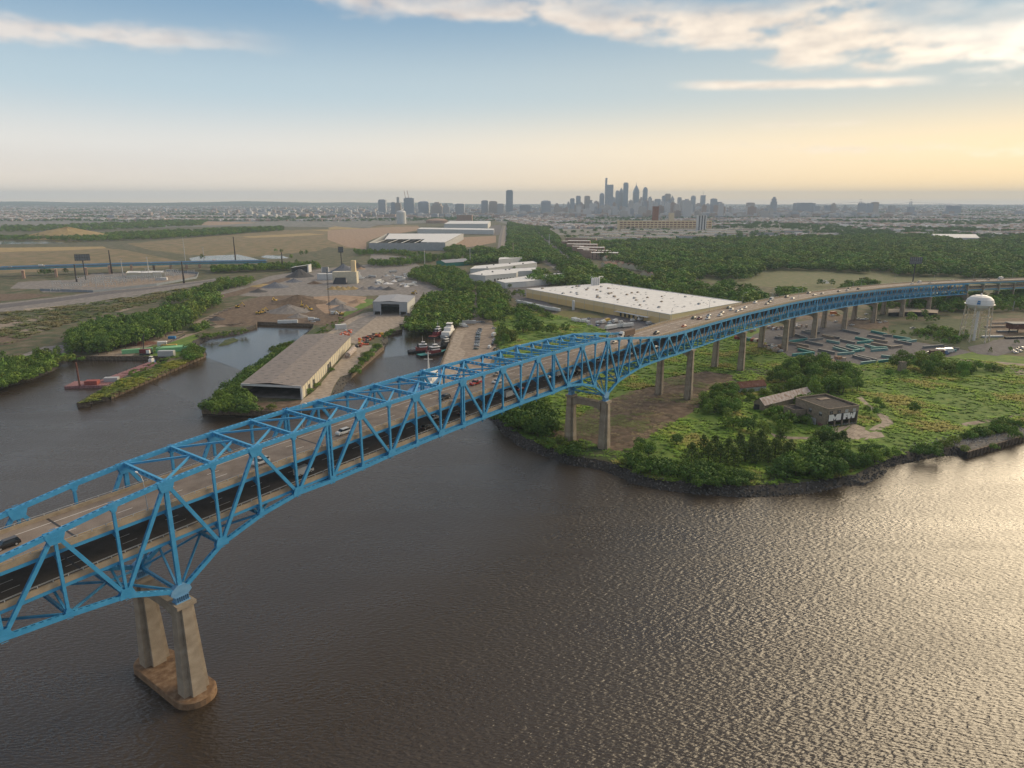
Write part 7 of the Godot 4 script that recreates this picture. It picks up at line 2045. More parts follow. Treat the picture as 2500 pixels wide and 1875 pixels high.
func terraces() -> void:
	M.swarm = tinted(0.85)
	rng.seed = 88
	# one terrace: brick walls, flat pale roof with party walls and chimneys
	var b := Build.new()
	b.box(-0.5, 0, -0.5, 0.5, 0.93, 0.5)
	var wall := b.mesh()
	b = Build.new()
	b.box(-0.498, 0.93, -0.48, 0.498, 0.96, 0.48)
	var roof := b.mesh()
	b = Build.new()
	for i in 13:
		b.box(-0.5 + i / 12.0 - 0.004, 0.93, -0.5, -0.5 + i / 12.0 + 0.004, 1.0, 0.5)
		b.box(-0.48 + i / 12.4, 0.93, 0.2, -0.47 + i / 12.4, 1.16, 0.27)
	var party := b.mesh()
	var n := 0
	for r in 12:
		for k in 7:
			var z := -2080.0 - r * 62.0
			var x := 205.0 + k * 105.0 + r * 26.0
			if x - 90.0 > -z * 0.42 or k > 2 + r * 0.5: continue
			n += 1
			var t := thing("terrace", "pale-roofed brick terrace of row houses in row %d, %s from the rail line" % [r + 1, ordinal(k + 1)], "terrace", Vector3(x, LAND_Y, z), -0.32, "row-house terraces by the rail line")
			t.scale = Vector3(92, 8.5, 13)
			part(t, "wall", wall, [M.brick_pale, M.wall_cream, M.wall_grey][(r + k) % 3])
			part(t, "roof", roof, M.roof_white if rng.randf() < 0.75 else M.roof_grey)
			part(t, "party_walls", party, M.wall_cream)
	# the endless rows behind
	b = Build.new()
	b.box(-0.5, 0, -0.5, 0.5, 0.9, 0.5)
	b.box(-0.5, 0.9, -0.5, 0.5, 1.0, -0.44)
	b.box(0.1, 0.9, 0.2, 0.25, 1.1, 0.4)
	var m := b.mesh()
	var xs := []
	var f := FastNoiseLite.new()
	f.seed = 5
	f.frequency = 0.0011
	var tones_ := [Color(0.42, 0.40, 0.38), Color(0.52, 0.50, 0.48), Color(0.62, 0.60, 0.57), Color(0.30, 0.20, 0.16), Color(0.36, 0.27, 0.22), Color(0.24, 0.23, 0.23), Color(0.45, 0.36, 0.30)]
	var trees := []
	for i in 60000:
		var z := -2150.0 * exp(rng.randf() * 2.05)
		var x := rng.randf_range(-0.86, 0.86) * -z
		var nz := f.get_noise_2d(x, z)
		var built := nz > -0.06
		var field := x < -z * 0.08 and z > -4300 and x < 0 - 40
		if x < 0 and z > -3400.0 - x * 0.3: built = false
		if z > -2950 and x < 900 and x > 40: built = false
		if z > -3000 and x > 40: built = built and f.get_noise_2d(x * 1.7 + 900, z * 1.7) > 0.0
		if x < 0 and z > -4400: field = true
		if built and not (field and z > -4000):
			var a := -0.32 if nz > 0.12 else 0.25
			var q := Vector3(snappedf(x, 9.0), LAND_Y, snappedf(z, 38.0) + rng.randf_range(-3, 3))
			xs.append([Transform3D(Basis(Vector3.UP, a).scaled(Vector3(rng.randf_range(9, 34), rng.randf_range(6.5, 11), rng.randf_range(10, 16))), q), tones_[rng.randi() % 7] * rng.randf_range(0.95, 1.4)])
		elif rng.randf() < (0.10 if z > -2950.0 and x > 40.0 and x < 1100.0 else 0.55) and not (x < 0 and z > -3900.0 and x > z * 0.75 - 900.0):
			var h := rng.randf_range(9, 16)
			trees.append([Transform3D(Basis(Vector3.UP, rng.randf() * TAU).scaled(Vector3(h * 1.5, h, h * 1.5)), Vector3(x, LAND_Y, z)), Color(1, 1, 1) * rng.randf_range(0.8, 1.15)])
	swarm("distant_houses", m, xs, "endless rows of small houses spreading to the horizon", "houses")
	swarm("distant_trees", leafy[0].far[0], trees, "street trees dotted through the far town", "trees", leafy[0].mats[2])

func far_things() -> void:
	# hills on the horizon
	rng.seed = 99
	var f := FastNoiseLite.new()
	f.seed = 3
	f.frequency = 0.00028
	for ring in 2:
		var b := Build.new()
		var z := -14200.0 - ring * 2200.0
		var x := -15000.0
		while x < 2500.0:
			var base := 34.0 + ring * 24.0 if x < -1500 else 4.0
			var h0 := base * (0.7 + 0.5 * f.get_noise_2d(x, ring * 900.0)) * (1.0 + smoothstep(0.0, -9000.0, x) * 0.9)
			var h1 := base * (0.7 + 0.5 * f.get_noise_2d(x + 400.0, ring * 900.0)) * (1.0 + smoothstep(0.0, -9000.0, x + 400.0) * 0.9)
			b.quad(Vector3(x, LAND_Y, z + 900), Vector3(x + 400, LAND_Y, z + 900), Vector3(x + 400, LAND_Y + h1, z), Vector3(x, LAND_Y + h0, z))
			b.quad(Vector3(x, LAND_Y + h0, z), Vector3(x + 400, LAND_Y + h1, z), Vector3(x + 400, LAND_Y, z - 900), Vector3(x, LAND_Y, z - 900))
			x += 400.0
		setting("hills", b.mesh(), M.scrub)
	# suspension bridge behind the town
	var t := thing("suspension_bridge", "faint suspension bridge with two towers on the right horizon", "bridge")
	var D := 10500.0
	var p := [5148, 5173, 89.6, -10500, 5891, 5917, 89.6, -10500]
	for i in 2:
		var x: float = (p[i * 4] + p[i * 4 + 1]) / 2
		var b := Build.new()
		for s in [-1.0, 1.0]: b.box(x + s * 14 - 5, 0, -D - 5, x + s * 14 + 5, p[i * 4 + 2], -D + 5)
		for y in [60.0, 90.0, 118.0]: b.box(x - 14, y, -D - 3, x + 14, y + 6, -D + 3)
		part(t, "tower", b.mesh(), M.haze_tower[0])
	var xa: float = p[0] + 15; var xb: float = p[4] + 15
	var deck := Build.new()
	deck.box(xa - 900, 44, -D - 10, xb + 1200, 52, -D + 10)
	part(t, "deck", deck.mesh(), M.haze_tower[0])
	var cable := Build.new()
	for i in 24:
		var q := [xa, xb, p[2], 58.0]
		var fa := i / 24.0; var fb := (i + 1) / 24.0
		cable.bar(Vector3(lerpf(xa, xb, fa), 58 + (p[2] - 62) * pow(fa * 2 - 1, 2), -D), Vector3(lerpf(xa, xb, fb), 58 + (p[2] - 62) * pow(fb * 2 - 1, 2), -D), 4, 3)
	for s in [[xa, -700.0], [xb, 800.0]]:
		cable.bar(Vector3(s[0], p[2] - 4, -D), Vector3(s[0] + s[1], 50, -D), 4, 3)
	part(t, "cable", cable.mesh(), M.haze_tower[0])
	# brick flats by the woods, and the yellow factory
	var blocks := [Vector3(157, 3, -1761.1), Vector3(161.4, 3, -1646.2), Vector3(166.9, 3, -1561.1), Vector3(170.7, 3, -1484.3), Vector3(179.7, 3, -1441.6)]
	for i in 5:
		t = thing("brick_flats", "brick block of flats with a white flat roof, %s from the far end" % ordinal(i + 1), "building", blocks[i], -0.16, "brick flats beside the wood")
		block(t, pv([-16, -14, 40, -14, 40, 16, -16, 16]), 0, 19.0 - i * 1.5, M.brick_pale, M.roof_white)
		block(t, pv([-34, -40, -8, -40, -8, -16, -34, -16]), 0, 16.0, M.brick_pale, M.roof_white)
		var wb := Build.new()
		wb.box(-1.0, -0.8, -0.1, 1.0, 0.8, 0.1)
		var wmesh := wb.mesh()
		for fl in 5:
			for k in 7: part(t, "window", wmesh, M.glass, Transform3D(Basis(), Vector3(-12 + k * 8.0, 2.6 + fl * 3.3, 16.06)))
	var f0: Vector3 = Vector3(549.2, 3, -2792.3)
	t = thing("factory", "long yellow factory with rows of windows before the skyline", "factory", f0, 0.0)
	block(t, pv([-130, -14, 240, -14, 240, 14, -130, 14]), 0, 38, M.wall_buff, M.roof_grey)
	for fl in 4:
		for k in 24: box_part(t, "window_bay", Vector3(-118 + k * 15.2, 6 + fl * 8.6, 14.1), Vector3(1, 0, 0), Vector3(5.6, 2.3, 0.2), M.brick)
	t = thing("brick_tower", "brown brick tower left of the yellow factory", "tower", Vector3(577.2, 3, -2844))
	block(t, pv([-11, -11, 11, -11, 11, 11, -11, 11]), 0, 92, M.brick, M.roof_grey)
	t = thing("cream_tower", "small cream tower on the yellow factory", "tower", Vector3(648.7, 3, -2875.9))
	block(t, pv([-10, -10, 10, -10, 10, 10, -10, 10]), 0, 66, M.wall_cream, M.roof_grey)
	t = thing("striped_silo_house", "white building with three dark vertical stripes before the factory", "building", Vector3(719.2, 3, -2675.5))
	block(t, pv([-17, -10, 17, -10, 17, 10, -17, 10]), 0, 62, M.wall_white, M.roof_grey)
	for k in 3: box_part(t, "stripe", Vector3(-10 + k * 10.0, 31, 10.1), Vector3(1, 0, 0), Vector3(1.9, 30, 0.2), M.dark_metal)
	# arcs of brown-roofed town houses in the wood
	var arc := [Vector3(193.5, 3, -1401.3), Vector3(198.8, 3, -1375.6), Vector3(173.8, 3, -1270.6), Vector3(180, 3, -1249.4), Vector3(195.4, 3, -1292.6), Vector3(202.3, 3, -1270.6), Vector3(209.1, 3, -1249.4), Vector3(215.6, 3, -1228.8), Vector3(221.9, 3, -1208.9), Vector3(228, 3, -1189.6), Vector3(230.4, 3, -1152.8), Vector3(229, 3, -1118.1), Vector3(229.4, 3, -1093.4), Vector3(211.5, 3, -1101.5), Vector3(217.5, 3, -1077.5), Vector3(213.1, 3, -1427.9)]
	for i in arc.size():
		t = thing("town_house", "brown-roofed town house in the arc inside the wood, %s along it" % ordinal(i + 1), "house", arc[i], 0.5 + 0.06 * i, "brown-roofed town houses")
		shed(t, [Vector3(-9, 0, 6), Vector3(-9, 0, -6), Vector3(9, 0, -6), Vector3(9, 0, 6)], 0, 6.0, 9.5, M.wall_cream, M.brown_roof, 0.4)
		for k in 3: box_part(t, "window", Vector3(-5.0 + k * 5.0, 3.4, 6.05), Vector3(1, 0, 0), Vector3(1.0, 1.1, 0.08), M.glass)
	t = thing("sports_hall", "pale curved-roof hall among the trees on the right", "building", Vector3(1320.7, 3, -2102), -0.2)
	shed(t, [Vector3(-55, 0, 30), Vector3(-55, 0, -30), Vector3(62, 0, -30), Vector3(62, 0, 30)], 0, 10, 19, M.wall_white, M.roof_white)
	t = thing("brick_range", "long low brick range among the trees on the right", "building", Vector3(1035.5, 3, -1628.5), -0.1)
	block(t, pv([-38, -6, 38, -6, 38, 6, -38, 6]), 0, 7, M.brick, M.brown_roof)
	t = thing("tan_shed", "low tan-roofed shed behind the last bridge piers", "shed")
	shed(t, [Vector3(397.7, 3, -718.4), Vector3(447.1, 3, -716.3), Vector3(459.3, 3, -735.5), Vector3(411, 3, -742.1)], LAND_Y, 3.6, 4.6, M.dark_inside, M.wood_pale, 0.8)
	# tower cranes on the unfinished tower
	for i in 2:
		t = thing("tower_crane", ["left", "right"][i] + " one of two cranes on the unfinished tower", "crane")
		var c := [-822.6, -796.9, 139.7, -5480, -830.8, -807.8, 189.2, -5480]
		var base := Vector3(c[i], c[2], -5480)
		var b := Build.new()
		b.bar(Vector3(base.x, LAND_Y + 60, base.z), base, 4, 4)
		part(t, "mast", b.mesh(), M.red_paint)
		b = Build.new()
		b.bar(base, Vector3(c[4 + i], c[6], -5480), 2.6, 2.6)
		part(t, "jib", b.mesh(), M.red_paint)


# ---------------------------------------------------------------- docks, yards and everything in them
func hull(t: Node3D, called: String, l: float, w: float, h: float, sheer: float, mat: Material) -> void:
	# ship's hull, bow towards +x
	var b := Build.new()
	var n := 10
	var ring := []
	for i in n + 1:
		var f := float(i) / n
		var x := -l / 2 + l * f
		var half := w / 2 * (1.0 - pow(maxf(0.0, (f - 0.55) / 0.45), 2.2)) * (0.86 + 0.14 * smoothstep(0.0, 0.12, f))
		var y := h + sheer * pow(f, 3.0)
		ring.append([Vector3(x, -0.5, half * 0.82), Vector3(x + (0.6 if i == n else 0.0), y, half)])
	for i in n:
		var a: Array = ring[i]; var c: Array = ring[i + 1]
		b.quad(a[0], c[0], c[1], a[1])
		var m := Vector3(1, 1, -1)
		b.quad(c[0] * m, a[0] * m, a[1] * m, c[1] * m)
		b.quad(a[1] - Vector3(0, 0.5, 0), c[1] - Vector3(0, 0.5, 0), (c[1] - Vector3(0, 0.5, 0)) * m, (a[1] - Vector3(0, 0.5, 0)) * m)
	b.quad(ring[0][0] * Vector3(1, 1, -1), ring[0][0], ring[0][1], ring[0][1] * Vector3(1, 1, -1))
	part(t, called, b.mesh(), mat)

func tug(at: Vector3, turn: float, l: float, house: Material, trim: Material, label: String) -> void:
	var t := thing("tugboat", label, "tugboat", Vector3(at.x, 0, at.z), turn, "boats in the second dock")
	var w := l * 0.32
	hull(t, "hull", l, w, 1.7, 1.7, M.dark_metal)
	hull(t, "deck", l * 0.97, w * 0.94, 1.9, 1.5, trim)
	var b := Build.new()
	b.box(-l * 0.20, 1.6, -w * 0.30, l * 0.24, 4.4, w * 0.30)
	part(t, "deckhouse", b.mesh(), house)
	b = Build.new()
	b.box(-l * 0.05, 4.4, -w * 0.24, l * 0.20, 6.6, w * 0.24)
	b.box(-l * 0.08, 6.6, -w * 0.28, l * 0.22, 6.9, w * 0.28)
	b.box(l * 0.02, 6.9, -w * 0.16, l * 0.15, 8.8, w * 0.16)
	part(t, "wheelhouse", b.mesh(), M.white)
	b = Build.new()
	b.box(-l * 0.052, 5.3, -w * 0.245, l * 0.203, 6.2, w * 0.245)
	b.box(l * 0.015, 7.5, -w * 0.165, l * 0.155, 8.4, w * 0.165)
	part(t, "windows", b.mesh(), M.glass)
	b = Build.new()
	b.tube(Vector3(l * 0.06, 8.8, 0), Vector3(l * 0.06, 14.0, 0), 0.14, 0.06, 6)
	b.bar(Vector3(l * 0.06, 11.5, -1.2), Vector3(l * 0.06, 11.5, 1.2), 0.1, 0.1)
	part(t, "mast", b.mesh(), M.white)
	for s in [-1.0, 1.0]:
		b = Build.new()
		b.tube(Vector3(-l * 0.12, 4.2, s * w * 0.2), Vector3(-l * 0.12, 7.2, s * w * 0.2), 0.55, 0.5, 10)
		part(t, "funnel", b.mesh(), M.dark_metal)
	for i in 7:
		b = Build.new()
		var x := -l * 0.40 + i * l * 0.115
		b.tube(Vector3(x, 1.2, w * 0.49), Vector3(x, 1.2, w * 0.49 + 0.35), 0.55, 0.55, 8)
		part(t, "tyre_fender", b.mesh(), M.rubber)

func boats() -> void:
	tug(Vector3(-64.1, 0, -543), 0.62, 27.0, M.maroon, M.teal, "large maroon tugboat with a white wheelhouse along the wharf")
	tug(Vector3(-74.9, 0, -553.5), 0.25, 22.0, M.red_paint, M.dark_metal, "dark tugboat moored outside the large maroon one")
	tug(Vector3(-68.9, 0, -622.7), 1.25, 25.0, M.maroon, M.red_paint, "maroon tugboat at the inner end of the dock")
	tug(Vector3(-57.3, 0, -575.6), 0.8, 17.0, M.dark_metal, M.dark_metal, "small black tug squeezed between the large tug and the wharf")
	var t := thing("work_boat", "white work boat with stacked deckhouses beside the wharf", "boat", Vector3(-59.1, 0, -628), 1.42, "boats in the second dock")
	hull(t, "hull", 30, 9.5, 2.0, 1.2, M.galvanised)
	var b := Build.new()
	b.box(-12, 1.8, -3.8, 9, 4.8, 3.8); part(t, "deckhouse", b.mesh(), M.white)
	b = Build.new(); b.box(-4, 4.8, -3.2, 8, 7.6, 3.2); part(t, "upper_house", b.mesh(), M.white)
	b = Build.new(); b.box(2, 7.6, -2.4, 7.5, 10.4, 2.4); b.box(1.5, 10.4, -2.7, 8, 10.7, 2.7); part(t, "wheelhouse", b.mesh(), M.white)
	b = Build.new(); b.box(1.9, 8.8, -2.45, 7.6, 9.8, 2.45); part(t, "windows", b.mesh(), M.glass)
	# blue ship behind the truss
	t = thing("blue_ship", "blue-hulled ship with a white bridge and mast behind the truss", "ship", Vector3(-56.3, 0, -442.8), -1.72 + PI, "boats in the second dock")
	hull(t, "hull", 62, 13, 4.6, 3.2, M.ship_blue)
	b = Build.new(); b.box(-14, 4.2, -4.6, 0, 6.4, 4.6); part(t, "deckhouse", b.mesh(), M.white)
	b = Build.new(); b.box(-6, 4.4, -4.6, 10, 8.4, 4.6); b.box(0, 8.4, -5.0, 8, 10.8, 5.0); part(t, "bridge_house", b.mesh(), M.white)
	b = Build.new(); b.box(-0.05, 9.2, -5.05, 8.06, 10.2, 5.05); part(t, "windows", b.mesh(), M.glass)
	b = Build.new(); b.tube(Vector3(3, 10.8, 0), Vector3(3, 24, 0), 0.7, 0.25, 8); b.bar(Vector3(3, 19, -3), Vector3(3, 19, 3), 0.3, 0.3); b.bar(Vector3(3, 23, -2), Vector3(3, 23, 2), 0.3, 0.3); part(t, "mast", b.mesh(), M.white)
	# red barges in the left slip
	t = thing("barge", "long rusty pink barge along the grassy mole", "barge", Vector3(-276.6, 0, -479.3), 1.47)
	b = Build.new(); b.box(-32, -0.6, -5.2, 32, 1.5, 5.2); part(t, "hull", b.mesh(), M.pink_deck)
	for i in 6:
		b = Build.new(); b.tube(Vector3(-26 + i * 10.5, 1.4, -4.6), Vector3(-26 + i * 10.5, 3.4, -4.6), 0.3, 0.3, 6); part(t, "bollard", b.mesh(), M.dark_metal)
	for i in 5:
		b = Build.new(); b.box(-27 + i * 12, 1.5, -2.6, -20 + i * 12, 1.9, 2.6); part(t, "hatch", b.mesh(), M.pink_deck)
	t = thing("spud_barge", "square red barge with a tall rusty spud pole", "barge", Vector3(-283.7, 0, -448.6), 0.12)
	b = Build.new(); b.box(-15, -0.6, -7, 17, 1.7, 7); part(t, "hull", b.mesh(), M.pink_deck)
	b = Build.new(); b.box(-3, 1.7, 0.5, 5, 4.4, 5.5); part(t, "deckhouse", b.mesh(), M.red_paint)
	b = Build.new(); b.tube(Vector3(-6, -1, 5.5), Vector3(-6, 17.5, 5.5), 0.55, 0.55, 10); part(t, "spud_pole", b.mesh(), M.rust)
	b = Build.new(); b.box(6, 1.7, -5.6, 15, 4.5, -1.8); part(t, "container", b.mesh(), M.galvanised)
	t = thing("small_tug", "little white and blue boat at the head of the slip", "boat", Vector3(-277.5, 0, -514.3), 1.5)
	hull(t, "hull", 10, 4, 1.2, 0.6, M.ship_blue)
	b = Build.new(); b.box(-2, 1.0, -1.3, 2, 3.4, 1.3); b.box(-1, 3.4, -1.1, 1.4, 5.4, 1.1); part(t, "cabin", b.mesh(), M.white)
	b = Build.new(); b.box(-1.05, 4.2, -1.15, 1.45, 5.0, 1.15); part(t, "windows", b.mesh(), M.glass)

func crate(called: String, at: Vector3, turn: float, size: Vector3, mat: Material, label: String, category: String, group := "") -> void:
	var t := thing(called, label, category, at + Vector3(0, 0.12, 0), turn, group)
	var b := Build.new()
	b.box(-size.x / 2, 0.1, -size.z / 2, size.x / 2, size.y, size.z / 2)
	part(t, "body", b.mesh(), mat)
	b = Build.new()
	var n := maxi(3, int(size.x / 1.2))
	for i in n:
		var x := -size.x / 2 + size.x * (i + 0.5) / n
		for s in [-1.0, 1.0]: b.box(x - 0.12, 0.12, s * size.z / 2 - 0.05, x + 0.12, size.y - 0.1, s * size.z / 2 + 0.05)
	b.box(-size.x / 2 - 0.04, size.y - 0.12, -size.z / 2 - 0.06, size.x / 2 + 0.04, size.y + 0.02, -size.z / 2 + 0.06)
	b.box(-size.x / 2 - 0.04, size.y - 0.12, size.z / 2 - 0.06, size.x / 2 + 0.04, size.y + 0.02, size.z / 2 + 0.06)
	part(t, "ribs", b.mesh(), mat)

func mole_things() -> void:
	crate("shipping_container", Vector3(-300.1, 3, -537.6), 0.42, Vector3(22, 3.2, 3.4), M.green_box, "long pale green container left of the crawler crane", "container")
	crate("shipping_container", Vector3(-274.9, 3, -544.5), 0.32, Vector3(24, 3.6, 9), M.green_box, "wide pale green container right of the crawler crane", "container")
	crate("shipping_container", Vector3(-270.8, 3, -525.4), 0.05, Vector3(12, 4.4, 4), M.galvanised, "grey container with an orange top near the slip", "container")
	crate("site_cabin", Vector3(-292.2, 3, -562), 0.3, Vector3(7, 4.2, 4), M.wall_white, "small white cabin behind the crane boom", "cabin")
	crate("shipping_container", Vector3(-284.5, 3, -557.5), 0.2, Vector3(12, 2.6, 3.4), M.yellow_machine, "yellow container between cabin and green container", "container")
	crate("site_cabin", Vector3(-300, 3, -595.1), 0.1, Vector3(6, 2.2, 3), M.ship_blue, "low blue box beside the dirt track", "box")
	var t := thing("crawler_crane", "red crawler crane with a lowered lattice boom", "crane", Vector3(-289.5, 3, -530.8), 0.0)
	var b := Build.new()
	for s in [-1.0, 1.0]: b.box(-4, 0, s * 2.4 - 0.6, 4, 1.4, s * 2.4 + 0.6)
	part(t, "track", b.mesh(), M.dark_metal)
	b = Build.new(); b.box(-4.5, 1.5, -2, 3, 4.6, 2); part(t, "house", b.mesh(), M.maroon)
	b = Build.new(); b.box(1.2, 1.6, 0.9, 3.8, 4.2, 2.6); part(t, "cab", b.mesh(), M.white)
	b = Build.new()
	var e := Vector3(16, 9.5, -34)
	for s in [-0.7, 0.7]:
		for q in [-0.7, 0.7]: b.bar(Vector3(3, 3 + q, s), e + Vector3(0, q * 0.3, s * 0.4), 0.25, 0.25)
	for i in 22:
		var f := i / 22.0
		var o := Vector3(3, 3, 0).lerp(e, f)
		b.bar(o + Vector3(0, -0.7, -0.7), o + Vector3(0.4, 0.7, -0.9) , 0.2, 0.2)
		b.bar(o + Vector3(0, 0.7, -0.7), o + Vector3(0.4, 0.7, 0.5), 0.2, 0.2)
	part(t, "boom", b.mesh(), M.dark_metal)
	b = Build.new()
	b.bar(Vector3(-2, 4.6, 0.6), Vector3(0, 17, 0), 0.3, 0.3); b.bar(Vector3(-2, 4.6, -0.6), Vector3(0, 17, 0), 0.3, 0.3); b.bar(Vector3(-4, 4.6, 0), Vector3(0, 17, 0), 0.2, 0.2)
	part(t, "gantry", b.mesh(), M.dark_metal)
	# rows of concrete blocks edging the dirt tracks
	rng.seed = 31
	var row := [Vector3(-299.9, 3, -641), Vector3(-298.2, 3, -646.8), Vector3(-295.8, 3, -651), Vector3(-294.8, 3, -658.8), Vector3(-292, 3, -662.4), Vector3(-306, 3, -622.5), Vector3(-312.9, 3, -698.6), Vector3(-314.2, 3, -712.4), Vector3(-315.5, 3, -726.8), Vector3(-316.9, 3, -741.8), Vector3(-316.7, 3, -753.4), Vector3(-317.8, 3, -765.3)]
	for i in row.size(): crate("barrier_block", row[i], 0.5, Vector3(5.5, 1.2, 1.4), M.slab, "pale concrete block edging the dirt track, %s from the left" % ordinal(i + 1), "block", "blocks along the dirt track")

func heap(at: Vector3, r: float, h: float, mat: Material, label: String, seed_: int, stretch := 1.0) -> void:
	rng.seed = seed_
	var b := Build.new()
	var n := 22
	var rings := 6
	var pts := []
	var f := FastNoiseLite.new()
	f.seed = seed_
	f.frequency = 0.35
	for j in rings + 1:
		var row := []
		var q := 1.0 - float(j) / rings
		for i in n:
			var a := TAU * i / n
			var w := 1.0 + 0.22 * f.get_noise_2d(cos(a) * 3.0 + j * 0.4, sin(a) * 3.0)
			row.append(Vector3(cos(a) * r * q * w * stretch, h * pow(1.0 - q, 1.15) * (1.0 + 0.12 * f.get_noise_2d(a * 4.0, j)), sin(a) * r * q * w))
		pts.append(row)
	for j in rings:
		for i in n:
			var k := (i + 1) % n
			b.quad(pts[j][k], pts[j][i], pts[j + 1][i], pts[j + 1][k])
	single("material_heap", b.mesh(), mat, label, "heap", at + Vector3(0, 0.1, 0), 0.0, "heaps in the quarry yard")

func digger(at: Vector3, turn: float, label: String) -> void:
	var t := thing("excavator", label, "excavator", at + Vector3(0, 0.15, 0), turn, "machines in the brown yard")
	var b := Build.new()
	for s in [-1.0, 1.0]: b.box(-2.2, 0, s * 1.3 - 0.35, 2.2, 1.0, s * 1.3 + 0.35)
	part(t, "track", b.mesh(), M.dark_metal)
	b = Build.new(); b.box(-2.4, 1.1, -1.4, 1.4, 2.6, 1.4); part(t, "body", b.mesh(), M.yellow_machine)
	b = Build.new(); b.box(0.2, 2.6, 0.2, 1.6, 3.7, 1.3); part(t, "cab", b.mesh(), M.glass)
	b = Build.new(); b.bar(Vector3(1.2, 2.2, -0.5), Vector3(5, 6, -0.5), 0.5, 0.7); b.bar(Vector3(5, 6, -0.5), Vector3(7.6, 2.6, -0.5), 0.4, 0.6); part(t, "arm", b.mesh(), M.yellow_machine)
	b = Build.new(); b.box(7.0, 1.4, -1.1, 8.2, 2.8, 0.1); part(t, "bucket", b.mesh(), M.dark_metal)

func quarry() -> void:
	var grey: Material = M.gravel; var blue := mottled(91, tones(0.115, 0.125, 0.15, 0.25), 9.0); var dark := mottled(92, tones(0.06, 0.058, 0.06, 0.3), 9.0)
	M.dark_heap = dark
	heap(Vector3(-338.7, 3, -1102.2), 22, 13, dark, "dark gravel cone beside the white lean-to", 1)
	heap(Vector3(-278.3, 3, -1141.7), 30, 17, blue, "biggest blue-grey gravel cone behind the plant", 2)
	heap(Vector3(-278.7, 3, -1250.2), 15, 9, dark, "dark cone at the far end of the yard", 3)
	heap(Vector3(-267.5, 3, -1222.9), 9, 4, M.tan_earth, "small tan heap beside the far dark cone", 4)
	heap(Vector3(-332.9, 3, -967.5), 19, 7, blue, "broad blue-grey heap beside the yellow sand", 5)
	heap(Vector3(-355.2, 3, -980.4), 17, 3, M.field_gold, "flat heap of yellow sand by the yard road", 6)
	heap(Vector3(-326.2, 3, -1030.6), 13, 5, blue, "low grey heap between road and plant", 7)
	heap(Vector3(-289.2, 3, -1007.2), 11, 4, M.dirt, "brown heap before the plant", 8)
	heap(Vector3(-338.3, 3, -915.3), 12, 4, dark, "flat black heap near the grass", 9)
	heap(Vector3(-256.1, 3, -816.4), 27, 9, M.dirt, "largest brown earth mound in the yard", 10, 1.3)
	heap(Vector3(-245.5, 3, -749), 20, 8, M.gravel, "pale rubble mound before the brown one", 11, 1.2)
	heap(Vector3(-207.1, 3, -804.4), 12, 7, M.gravel, "pale gravel cone under the conveyor", 12)
	heap(Vector3(-189.1, 3, -762.1), 16, 6, M.gravel, "grey gravel cone left of the boat hall", 13)
	heap(Vector3(-185.3, 3, -816.4), 11, 4, M.tan_earth, "reddish earth heap by the grass strip", 14)
	heap(Vector3(-223.8, 3, -712), 11, 4, M.gravel, "small grey heap near the quay", 15)
	for i in 5: heap([Vector3(-246.4, 3, -942.7), Vector3(-240.3, 3, -946.8), Vector3(-231.2, 3, -938.7), Vector3(-225, 3, -942.7), Vector3(-217.9, 3, -942.7)][i], 9, 4, M.field_gold, "yellow sand heap in the row before the plant, %s from the left" % ordinal(i + 1), 20 + i)
	for i in 4: heap([Vector3(-203.7, 3, -942.7), Vector3(-193.3, 3, -946.8), Vector3(-180.3, 3, -942.7), Vector3(-168.4, 3, -938.7)][i], 10, 4, [grey, blue, blue, dark][i], "gravel heap in the walled bays, %s from the left" % ordinal(i + 1), 30 + i)
	heap(Vector3(-109.2, 3, -719.1), 9, 3, dark, "dark heap in the sandy corner", 40)
	heap(Vector3(-302.4, 3, -695.2), 9, 3.5, dark, "brown-black heap beside the block wall", 41)
	heap(Vector3(-306.4, 3, -647.6), 15, 4.5, M.scrub, "weed-covered mound beside the dirt track", 42, 1.4)
	heap(Vector3(-323.8, 3, -574.2), 12, 2.0, M.rust, "rusty scrap heap at the foot of the poplars", 43, 1.6)
	heap(Vector3(-1430.3, 3, -2257.6), 120, 34, M.field_gold, "big yellow sand heap beyond the far channel", 44, 1.5)
	# rubble pale debris
	rng.seed = 33
	for i in 26:
		var base: Vector3 = [Vector3(-192, 3, -1011.8), Vector3(-141.4, 3, -984.8), Vector3(-185.6, 3, -1091.4), Vector3(-175.5, 3, -1102.2)][i % 4]
		heap(base + Vector3(rng.randf_range(-26, 26), 0, rng.randf_range(-22, 22)), rng.randf_range(3, 7), rng.randf_range(1.5, 3.5), [M.roof_white, M.gravel, M.wall_grey][i % 3], "pale scrap pile in the recycling yard, %s counted from the plant" % ordinal(i + 1), 50 + i)
	for i in 8: digger([Vector3(-271.7, 3, -728.8), Vector3(-269.4, 3, -733.8), Vector3(-241.2, 3, -784.1), Vector3(-223.3, 3, -754.2), Vector3(-181, 3, -721.5), Vector3(-284.6, 3, -822.6), Vector3(-128.2, 3, -889.4), Vector3(-311, 3, -773.5)][i], i * 0.9, "yellow excavator in the brown yard, %s from the quay" % ordinal(i + 1))
	# asphalt plant
	var t := thing("batching_plant", "cream batching plant with a tall elevator tower", "plant", Vector3(-248.6, 3, -1011.8))
	var b := Build.new(); b.box(-13, 7, -8, 22, 17, 6); part(t, "upper_house", b.mesh(), M.wall_cream)
	b = Build.new(); b.box(8, 0, -8, 22, 7, 6); b.box(-13, 0, -8, -11, 7, 6); part(t, "leg", b.mesh(), M.wall_cream)
	b = Build.new(); b.box(14, 17, -4, 20, 33, 2); part(t, "elevator_tower", b.mesh(), M.wall_buff)
	b = Build.new(); b.quad(Vector3(-12, 0, 12), Vector3(8, 0, 12), Vector3(6, 9, 6), Vector3(-9, 9, 6)); part(t, "chute", b.mesh(), M.dark_metal)
